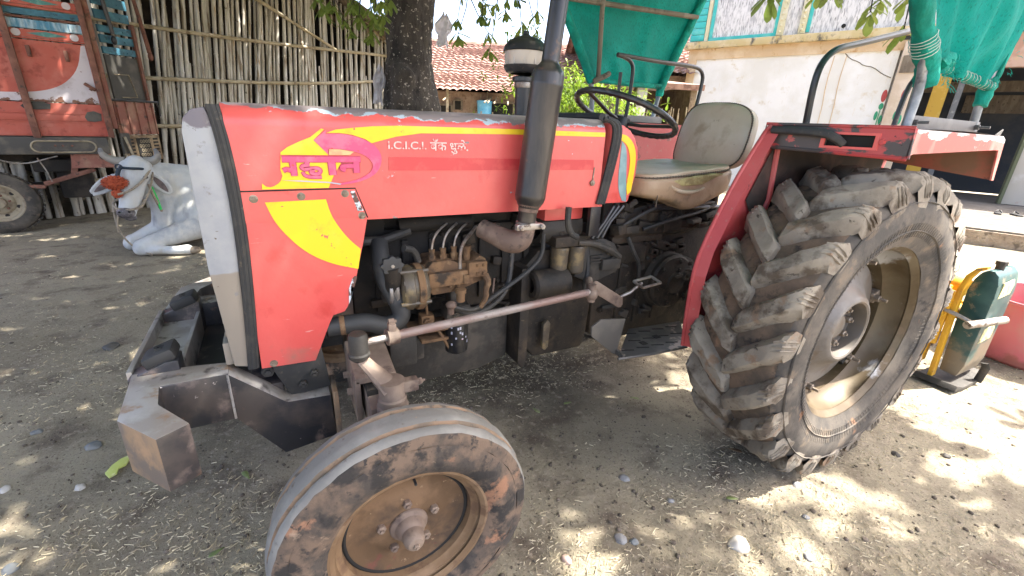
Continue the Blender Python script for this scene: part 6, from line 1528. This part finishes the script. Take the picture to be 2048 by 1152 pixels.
def leaf(mb, base, dirv, up, L, W_):
    dirv = dirv.normalized(); side = dirv.cross(up); side = side.normalized() if side.length > 1e-4 else Vector((1, 0, 0)); nr = side.cross(dirv)
    o = len(mb.v); prof = [(0, .10), (.35, .62), (.68, 1.0), (.90, .72)]
    for t, w_ in prof:
        c = base+dirv*L*t - nr*L*.10*t*t
        mb.v += [c-side*W_*w_*.5+nr*W_*.10, c, c+side*W_*w_*.5+nr*W_*.10]
    mb.v.append(base+dirv*L-nr*L*.12)
    for k in range(3):
        a = o+3*k; mb.f += [[a, a+1, a+4, a+3], [a+1, a+2, a+5, a+4]]; mb.m += [0, 0]
    a = o+9; mb.f += [[a, a+1, o+12], [a+1, a+2, o+12]]; mb.m += [0, 0]
def whorl(mb, tip, axis, n, L, rng, droop=.45):
    axis = axis.normalized(); u = axis.orthogonal().normalized(); w_ = axis.cross(u); ph = rng.uniform(0, 6)
    for k in range(n):
        a = ph+2*PI*k/n+rng.uniform(-.25, .25); rad = (u*math.cos(a)+w_*math.sin(a))
        d = axis*rng.uniform(.15, .7)+rad+Vector((0, 0, -droop*rng.uniform(.4, 1.3)))
        l = L*rng.uniform(.7, 1.15); leaf(mb, tip+axis*rng.uniform(-.03, .02), d, Vector((0, 0, 1))+rad*.2, l, l*rng.uniform(.34, .44))
tw = MB(); lf = MB()
# big limbs forking out to the rim of the crown
ends = []
for (e, r_) in limbs:
    e = Vector(e); d0 = (e-Vector((1.66, 3.62, 2.85))).normalized()
    for k in range(5):
        a = rt.uniform(0, 2*PI); d = Vector((d0.x*1.2+math.cos(a)*.8, d0.y*1.2+math.sin(a)*.8, rt.uniform(.0, .35))).normalized()
        L = rt.uniform(2.0, 4.2); mid = e+d*L*.5+Vector((0, 0, .25)); f = e+d*L+Vector((0, 0, .15))
        if clear(mid) and clear(f): tw.tube([e, mid, f], [r_*.6, r_*.35, .02], 8, smooth=1)
        ends.append(f)
LC = Vector((sd.x/sd.z, sd.y/sd.z, 0))
made = 0
for tries in range(90000):
    if made >= 8400: break
    # pick where the leaf's shade falls in the yard, then climb towards the sun into the crown
    g = Vector((rt.uniform(-5.2, 5.0), rt.uniform(-2.6, 9.8), 0)); h = rt.uniform(3.3, 7.6)
    p = g+LC*h; p.z = h
    dx, dy = p.x-1.9, p.y-3.0
    if (dx/8.4)**2+(dy/8.6)**2+((h-3.2)/5.0)**2*.5 > 1.: continue
    if not clear(p): continue
    n = noise.noise(Vector((g.x*1.5, g.y*1.5, 3.3)))+.5*noise.noise(Vector((g.x*4.2, g.y*4.2, 8.1)))
    rim = (g.x-1.25)*.80-(g.y+.95)*.62       # >0 towards the sunny south-east rim of the crown
    if g.x > 2.9 and g.y > 1.6: keep = .0        # open sky over the bush and the far houses
    elif rim < -.30: keep = 1.0 if n > (-.40 if g.x < .2 else -.62) else .12
    elif rim < .15: keep = .95 if n > -.4 else .2
    elif rim < .45: keep = .7 if n > .06 else .04
    elif rim < 2.4: keep = .60 if n > .10 else .0
    else: keep = .35 if n > .22 else 0.
    if math.hypot(g.x-.84, g.y+.86) < .24: keep = .06
    if -1.0 < g.x < .3 and 3.2 < g.y < 5.6: keep *= .38 if n > -.05 else .08
    if rt.random() > keep: continue
    made += 1
    ax_ = Vector((rt.uniform(-1, 1), rt.uniform(-1, 1), rt.uniform(-.9, .4)))
    whorl(lf, p, ax_, rt.randint(6, 8), rt.uniform(.17, .27), rt)
    if made % 4 == 0: tw.tube([p, p-ax_.normalized()*.35+Vector((0, 0, .2))], [.006, .012], 4)
# low hanging sprays in view
sprays = [(.75, 2.26, 2.06), (.62, 2.35, 2.14), (.86, 2.28, 2.10), (.98, 2.35, 2.10), (1.02, 2.2, 2.2), (.9, 2.5, 2.22), (.70, 2.5, 2.2), (1.08, 2.45, 2.15), (1.0, 2.55, 2.04), (.82, 2.45, 2.02), (.58, 2.3, 2.20), (.80, 2.2, 2.16), (.95, 2.25, 2.16), (1.05, 2.5, 2.2), (1.1, 2.6, 2.12), (.68, 2.2, 2.12), (.88, 2.6, 2.26), (1.12, 2.35, 2.26),
          (1.62, 2.2, 2.16), (1.75, 2.0, 2.18), (1.68, 2.35, 2.08), (1.95, 2.0, 2.22), (1.93, 2.25, 2.10), (2.05, 1.9, 2.14), (2.1, 1.75, 2.20), (1.98, 2.35, 2.0), (2.25, 2.0, 2.12),
          (2.55, .1, 2.08), (2.85, -.25, 1.98), (3.0, -.2, 2.06), (2.75, -.1, 2.10), (3.1, -.3, 1.92), (3.25, -.2, 2.1), (2.95, .1, 2.15)]
for sx, sy, sz in sprays:
    p = Vector((sx, sy, sz)); far_ = Vector((sx+rt.uniform(-.2, .3), sy+rt.uniform(-.1, .5), sz+rt.uniform(.5, 1.2)))
    tw.tube([far_, p.lerp(far_, .4)+Vector((rt.uniform(-.06, .06), 0, 0)), p], [.007, .005, .003], 5, smooth=1)
    whorl(lf, p, Vector((rt.uniform(-.4, .4), rt.uniform(-.4, .2), -1)), rt.randint(6, 8), rt.uniform(.085, .115), rt, .6)
    for k in range(2):
        q = p.lerp(far_, rt.uniform(.2, .6)); whorl(lf, q+Vector((rt.uniform(-.1, .1), rt.uniform(-.1, .1), 0)), Vector((rt.uniform(-1, 1), rt.uniform(-1, 1), -.3)), 6, rt.uniform(.08, .11), rt, .5)
tw.build('branches', K['bark'], tr, angle=80)
lf.build('crown', K['leaf'], tr, angle=180)
# scraps of plastic caught on the trunk
pl_ = pm('thin_pale_plastic', (.62, .60, .66), [((.5, .48, .52), 12, .5, .62)], rough=.35, transl=.35)
for nm, c, w_, h_, lb in (('plastic_scrap', Vector((1.905, 3.37, 2.28)), .17, .30, 'crumpled clear plastic bag caught high on the right of the tree trunk'), ('plastic_scrap', Vector((1.24, 3.52, 1.72)), .12, .36, 'torn grey plastic strip hanging on the left of the tree trunk')):
    mb = MB(); n_ = 14
    for j in range(n_+1):
        for i in range(n_+1):
            u, v = i/n_-.5, j/n_-.5; wd = w_*(1-.5*abs(v)*1.4+.25*math.sin(v*9))
            mb.v.append(c+Vector((u*wd+.05*v, .05*noise.noise(Vector((u*6, v*6, c.z)))-.02, v*h_+.03*noise.noise(Vector((u*5, v*5, 9))))))
    for j in range(n_):
        for i in range(n_): q = j*(n_+1)+i; mb.f.append([q, q+1, q+n_+2, q+n_+1]); mb.m.append(0)
    tag(mb.build(nm, pl_, origin=c, angle=180), lb, 'plastic scrap')
# sunny bush behind the tractor
bu = thing('leafy_bush', 'sunlit yellow green bush behind the steering wheel', 'bush', (4.75, 5.1, 0))
st = MB(); bl = MB(); rbu = random.Random(31)
for k in range(14):
    a = rbu.uniform(0, 6.28); q = rbu.uniform(.2, .9); e = Vector((4.75+.9*q*math.cos(a), 5.1+.8*q*math.sin(a), rbu.uniform(1.3, 2.3)))
    if k == 0: e = Vector((3.98, 5.45, 2.62))
    if k == 1: e = Vector((4.25, 5.4, 2.5))
    st.tube([(4.75, 5.1, 0), Vector((4.75, 5.1, 0)).lerp(e, .5)+Vector((0, 0, .2)), e], [.03, .016, .005], 6, smooth=1)
    nn_ = 210 if k > 1 else 50
    for i in range(nn_):
        sp_ = .42 if k > 1 else .15
        p = e+Vector((rbu.gauss(0, sp_), rbu.gauss(0, sp_), rbu.gauss(-.15 if k > 1 else -.05, .36 if k > 1 else .2)))
        if p.z < .15 or (p.z > 2.35 and k > 1): continue
        whorl(bl, p, Vector((rbu.uniform(-1, 1), rbu.uniform(-1, 1), rbu.uniform(-.2, 1))), 4, rbu.uniform(.065, .105), rbu, .25)
st.build('stems', K['bark'], bu); bl.build('foliage', K['bush'], bu, angle=180)

# ------------------------------------------------------------------ ground
gm = bpy.data.materials.new('dry_yard_soil'); gm.use_nodes = True
nt = gm.node_tree; NN = nt.nodes; LL = nt.links; bs = NN['Principled BSDF']; tc = NN.new('ShaderNodeTexCoord')
def gn(scale, det=8, rough=.6):
    n = NN.new('ShaderNodeTexNoise'); n.inputs['Scale'].default_value = scale; n.inputs['Detail'].default_value = det; n.inputs['Roughness'].default_value = rough
    LL.new(tc.outputs['Object'], n.inputs['Vector']); return n.outputs['Fac']
def gramp(f, lo, hi):
    mr = NN.new('ShaderNodeMapRange'); mr.inputs['From Min'].default_value = lo; mr.inputs['From Max'].default_value = hi; LL.new(f, mr.inputs['Value']); return mr.outputs[0]
def gmix(f, a, col):
    mx = NN.new('ShaderNodeMix'); mx.data_type = 'RGBA'; LL.new(f, mx.inputs[0])
    if isinstance(a, tuple): mx.inputs[6].default_value = (*a, 1)
    else: LL.new(a, mx.inputs[6])
    mx.inputs[7].default_value = (*col, 1); return mx.outputs[2]
c = gmix(gramp(gn(.8, 5), .38, .64), (.215, .185, .132), (.30, .262, .190))
c = gmix(gramp(gn(5), .50, .68), c, (.135, .108, .082))
sepx = NN.new('ShaderNodeSeparateXYZ'); LL.new(tc.outputs['Object'], sepx.inputs[0])
def mth(op, a, b):
    m_ = NN.new('ShaderNodeMath'); m_.operation = op
    for i_, q_ in enumerate((a, b)):
        if isinstance(q_, (int, float)): m_.inputs[i_].default_value = q_
        else: LL.new(q_, m_.inputs[i_])
    return m_.outputs[0]
# dung-stained soil, with the tractor's shade painted into the same dark patch
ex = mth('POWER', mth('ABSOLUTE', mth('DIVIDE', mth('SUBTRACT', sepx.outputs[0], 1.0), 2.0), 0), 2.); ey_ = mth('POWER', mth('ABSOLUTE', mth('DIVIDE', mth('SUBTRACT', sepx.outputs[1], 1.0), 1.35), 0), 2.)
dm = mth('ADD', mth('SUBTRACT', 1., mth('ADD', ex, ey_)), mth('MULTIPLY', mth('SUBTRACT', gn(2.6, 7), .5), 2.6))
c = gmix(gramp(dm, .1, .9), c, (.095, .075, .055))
c = gmix(gramp(gn(26), .54, .68), c, (.30, .255, .195))
c = gmix(gramp(gn(95, 6), .58, .68), c, (.085, .068, .052))
c = gmix(gramp(gn(150, 4), .62, .70), c, (.42, .36, .27))
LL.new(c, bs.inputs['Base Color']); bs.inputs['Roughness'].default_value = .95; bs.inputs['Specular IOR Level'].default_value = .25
b1 = NN.new('ShaderNodeBump'); b1.inputs['Strength'].default_value = .8; b1.inputs['Distance'].default_value = .02; LL.new(gn(34, 10, .7), b1.inputs['Height'])
b2 = NN.new('ShaderNodeBump'); b2.inputs['Strength'].default_value = .6; b2.inputs['Distance'].default_value = .006; LL.new(gn(160, 6, .7), b2.inputs['Height']); LL.new(b1.outputs[0], b2.inputs['Normal'])
LL.new(b2.outputs[0], bs.inputs['Normal'])
def axis(lo, hi, step, far):
    v = [lo]
    while v[-1] < hi: v.append(v[-1]+step)
    s = step; a = v[-1]; up = []
    while a < far: s *= 1.35; a += s; up.append(a)
    s = step; a = v[0]; dn = []
    while a > -far: s *= 1.35; a -= s; dn.append(a)
    return dn[::-1]+v+up
def gz(x, y):
    z = .022*noise.noise(Vector((x*.9, y*.9, 0)))+.012*noise.noise(Vector((x*3.1, y*3.1, 4)))+.006*noise.noise(Vector((x*9, y*9, 7)))
    k = 1.
    for wx, wy, zz, r_ in ((.35, -.73, -.022, .30), (2.16, -.78, -.002, .42), (.35, .70, -.022, .30), (2.16, .65, -.002, .42)):
        d = math.hypot(x-wx, y-wy); t = max(0, 1-d/r_); t = t*t*(3-2*t); z = z*(1-t)+zz*t
    if x > 8.5: z *= max(0., 1-(x-8.5))
    return z
gx = axis(-3.2, 5.2, .05, 600); gy = axis(-1.9, 6.4, .05, 600)
gb = MB()
for y in gy:
    for x in gx: gb.v.append(Vector((x, y, gz(x, y) if abs(x) < 40 and abs(y) < 40 else 0)))
n_ = len(gx)
for j in range(len(gy)-1):
    for i in range(n_-1): q = j*n_+i; gb.f.append([q, q+1, q+n_+1, q+n_]); gb.m.append(0)
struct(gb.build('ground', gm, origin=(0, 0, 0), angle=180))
# chopped straw, crumbs of soil
rs = random.Random(5)
def scatter():
    while True:
        d = abs(rs.gauss(0, 1))*2.6+.35; a = rs.uniform(-.35, 2.6)
        x = .13+d*math.cos(a); y = -1.69+d*math.sin(a)
        if x < -4 or x > 6.5 or y < -1.8 or y > 8: continue
        return x, y
sw_ = MB()
for k in range(52000):
    x, y = scatter()
    dens = .5-(.35 if ((x-1.)/1.9)**2+((y-1.)/1.3)**2 < 1 else 0)-.15+1.5*noise.noise(Vector((x*1.3, y*1.3, 2)))+.6*noise.noise(Vector((x*4, y*4, 5)))
    if rs.random() > dens+.15: continue
    L = rs.choice([.005, .007, .009, .012, .016, .024])*rs.uniform(.7, 1.3); w_ = rs.uniform(.0014, .0030); a = rs.uniform(0, PI); z = gz(x, y)+.002
    dx, dy = math.cos(a)*L/2, math.sin(a)*L/2; px, py_ = -math.sin(a)*w_/2, math.cos(a)*w_/2; t1, t2 = rs.uniform(0, .006), rs.uniform(0, .006)
    sw_.add([(x-dx-px, y-dy-py_, z+t1), (x-dx+px, y-dy+py_, z+t1), (x+dx+px, y+dy+py_, z+t2), (x+dx-px, y+dy-py_, z+t2), (x-dx, y-dy, z+t1+w_), (x+dx, y+dy, z+t2+w_)], [[0, 4, 5, 3], [4, 1, 2, 5], [0, 1, 4], [3, 5, 2]])
o = struct(sw_.build('straw_litter', pm('chopped_straw', (.44, .37, .24), [((.58, .51, .36), 9, .45, .6), ((.27, .215, .14), 14, .56, .66)], rough=.8), origin=(0, 0, 0), flatshade=True), 'stuff'); tag(o, 'pale chopped straw strewn over the dark yard soil', 'straw')
cr_ = MB()
def pebble(mb, c, r_, rng, sq=.6, sub=1):
    b = bmesh.new(); bmesh.ops.create_icosphere(b, subdivisions=sub, radius=1.)
    k = Vector((rng.uniform(.8, 1.3), rng.uniform(.7, 1.1), sq*rng.uniform(.8, 1.2))); sd_ = rng.uniform(0, 50)
    for v in b.verts:
        n = 1+.28*noise.noise(v.co*1.3+Vector((sd_, 0, 0))); v.co = Vector((v.co.x*k.x*r_*n, v.co.y*k.y*r_*n, v.co.z*k.z*r_*n))
    mb.bm(b, 0, Matrix.Translation(Vector(c)) @ Matrix.Rotation(rng.uniform(0, 6), 4, 'Z'))
for k in range(5200):
    x, y = scatter(); r_ = rs.choice([.002, .003, .003, .004, .005, .005, .009])*rs.uniform(.7, 1.3); pebble(cr_, (x, y, gz(x, y)+r_*.2), r_, rs, .7, 1)
o = struct(cr_.build('soil_crumbs', pm('dark_soil_crumbs', (.085, .068, .052), [((.15, .12, .095), 8, .5, .6), ((.20, .18, .16), 5, .62, .68)], rough=.95), origin=(0, 0, 0), angle=60), 'stuff'); tag(o, 'small dark crumbs of soil and dung over the yard', 'soil')
grey = pm('grey_stone', (.20, .20, .205), [((.28, .275, .27), 12, .5, .62), ((.13, .115, .10), 9, .58, .66)], rough=.8)
blue = pm('blue_grey_stone', (.115, .128, .14), [((.18, .18, .17), 9, .48, .62), ((.20, .165, .12), 20, .60, .68)], rough=.7)
pale = pm('pale_stone', (.42, .40, .37), [((.30, .27, .235), 14, .5, .62)], rough=.85)
pink = pm('pinkish_stone', (.42, .30, .25), [((.33, .23, .19), 14, .5, .62)], rough=.85)
stones = [((-.706, .525), .026, blue, 'smooth blue grey stone on the ground left of the bumper'), ((-.686, .27), .023, pale, 'pale angular stone lying below the bumper horn, left of the green peel'), ((-.951, .736), .020, blue, 'flat teal blue pebble farther left of the bumper'),
          ((1.084, -.834), .024, grey, 'round grey stone right of the front wheel'), ((1.457, -1.04), .032, pale, 'large white stone with a dark tip in front of the rear wheel'), ((.858, -.818), .020, pink, 'pink stone in the sunlit patch beside the front tyre'),
          ((1.12, -.862), .017, blue, 'small flat bluish stone touching the shade beside the round grey one'), ((1.646, -1.179), .020, grey, 'grey stone near the bottom edge below the rear wheel'), ((1.81, -1.072), .013, grey, 'small grey pebble among the dapples below the rear tyre'),
          ((2.571, -1.042), .018, M['grime'], 'dark stone in the dappled light behind the rear tyre'), ((-.928, .364), .018, pale, 'pale pebble at the left edge of the yard'), ((-.886, 1.604), .045, M['stepg'], 'flat brownish stone half sunk in the soil left of the tractor nose'),
          ((-.769, -.065), .022, blue, 'blue grey stone in the lower left corner'), ((1.398, -.772), .016, grey, 'grey pebble between the wheels in the shade'), ((2.775, -1.155), .016, M['grime'], 'small black stone far right in the dapples'), ((1.30, -.60), .02, grey, 'dull flat stone midway between the two wheels'), ((1.95, -.95), .02, grey, 'brown grey stone close under the rear tyre')]
for (x, y), r_, mt, lb in stones:
    mb = MB(); pebble(mb, (x, y, gz(x, y)+r_*.02), r_, rs, .62, 3); tag(mb.build('stone', mt, origin=(x, y, 0), angle=60), lb, 'stone', 'loose stones in the yard')
lg_ = pm('fallen_green_leaf', (.20, .25, .09), [((.34, .36, .18), 12, .5, .62)], rough=.5, transl=.2)
lb_ = pm('fallen_brown_leaf', (.26, .17, .09), [((.18, .11, .06), 12, .5, .62)], rough=.7)
for (x, y), L, mt, lb in [((1.183, -.021), .055, lg_, 'pale green fallen leaf under the engine, nearest the front wheel'), ((1.402, -.061), .05, lg_, 'curled pale leaf under the middle of the tractor'), ((1.738, -.144), .05, lg_, 'small upright leaf under the footstep'), ((1.646, -.896), .05, lg_, 'narrow green leaf on the ground before the rear wheel'),
                          ((-.104, .029), .06, lg_, 'green leaf lying behind the front wheel under the bumper arm'), ((-.171, -.276), .05, lg_, 'pale leaf in the lower left beside the front tyre'), ((1.861, -.677), .06, lb_, 'dry brown leaf against the rear tyre'), ((2.2, -.93), .07, lb_, 'curled brown leaf right under the rear tyre')]:
    mb = MB(); a = rs.uniform(0, 6.28); leaf(mb, Vector((x, y, gz(x, y)+.012)), Vector((math.cos(a), math.sin(a), .15)), Vector((0, 0, 1)), L, L*.38)
    ob = mb.build('fallen_leaf', mt, origin=(x, y, 0), angle=180); so_ = ob.modifiers.new('t', 'SOLIDIFY'); so_.thickness = .0012; tag(ob, lb, 'leaf', 'fallen leaves in the yard')
x, y = -.585, .33; mb = MB().prism([(-.055, -.012), (-.03, -.022), (-.005, -.010), (.02, -.02), (.05, -.012), (.062, .006), (.04, .018), (0, .022), (-.04, .016)], 'z', 0, .012, bev=.003, M=Matrix.Translation((x, y, gz(x, y)+.004)) @ Matrix.Rotation(1.1, 4, 'Z') @ Matrix.Rotation(.2, 4, 'X'))
tag(mb.build('fruit_peel', pm('lime_fruit_peel', (.50, .56, .16), [((.60, .62, .30), 20, .5, .62)], rough=.5), origin=(x, y, 0)), 'bright lime green piece of peel on the soil left of the bumper', 'peel')
bpy.data.materials.remove(pm_tmp)
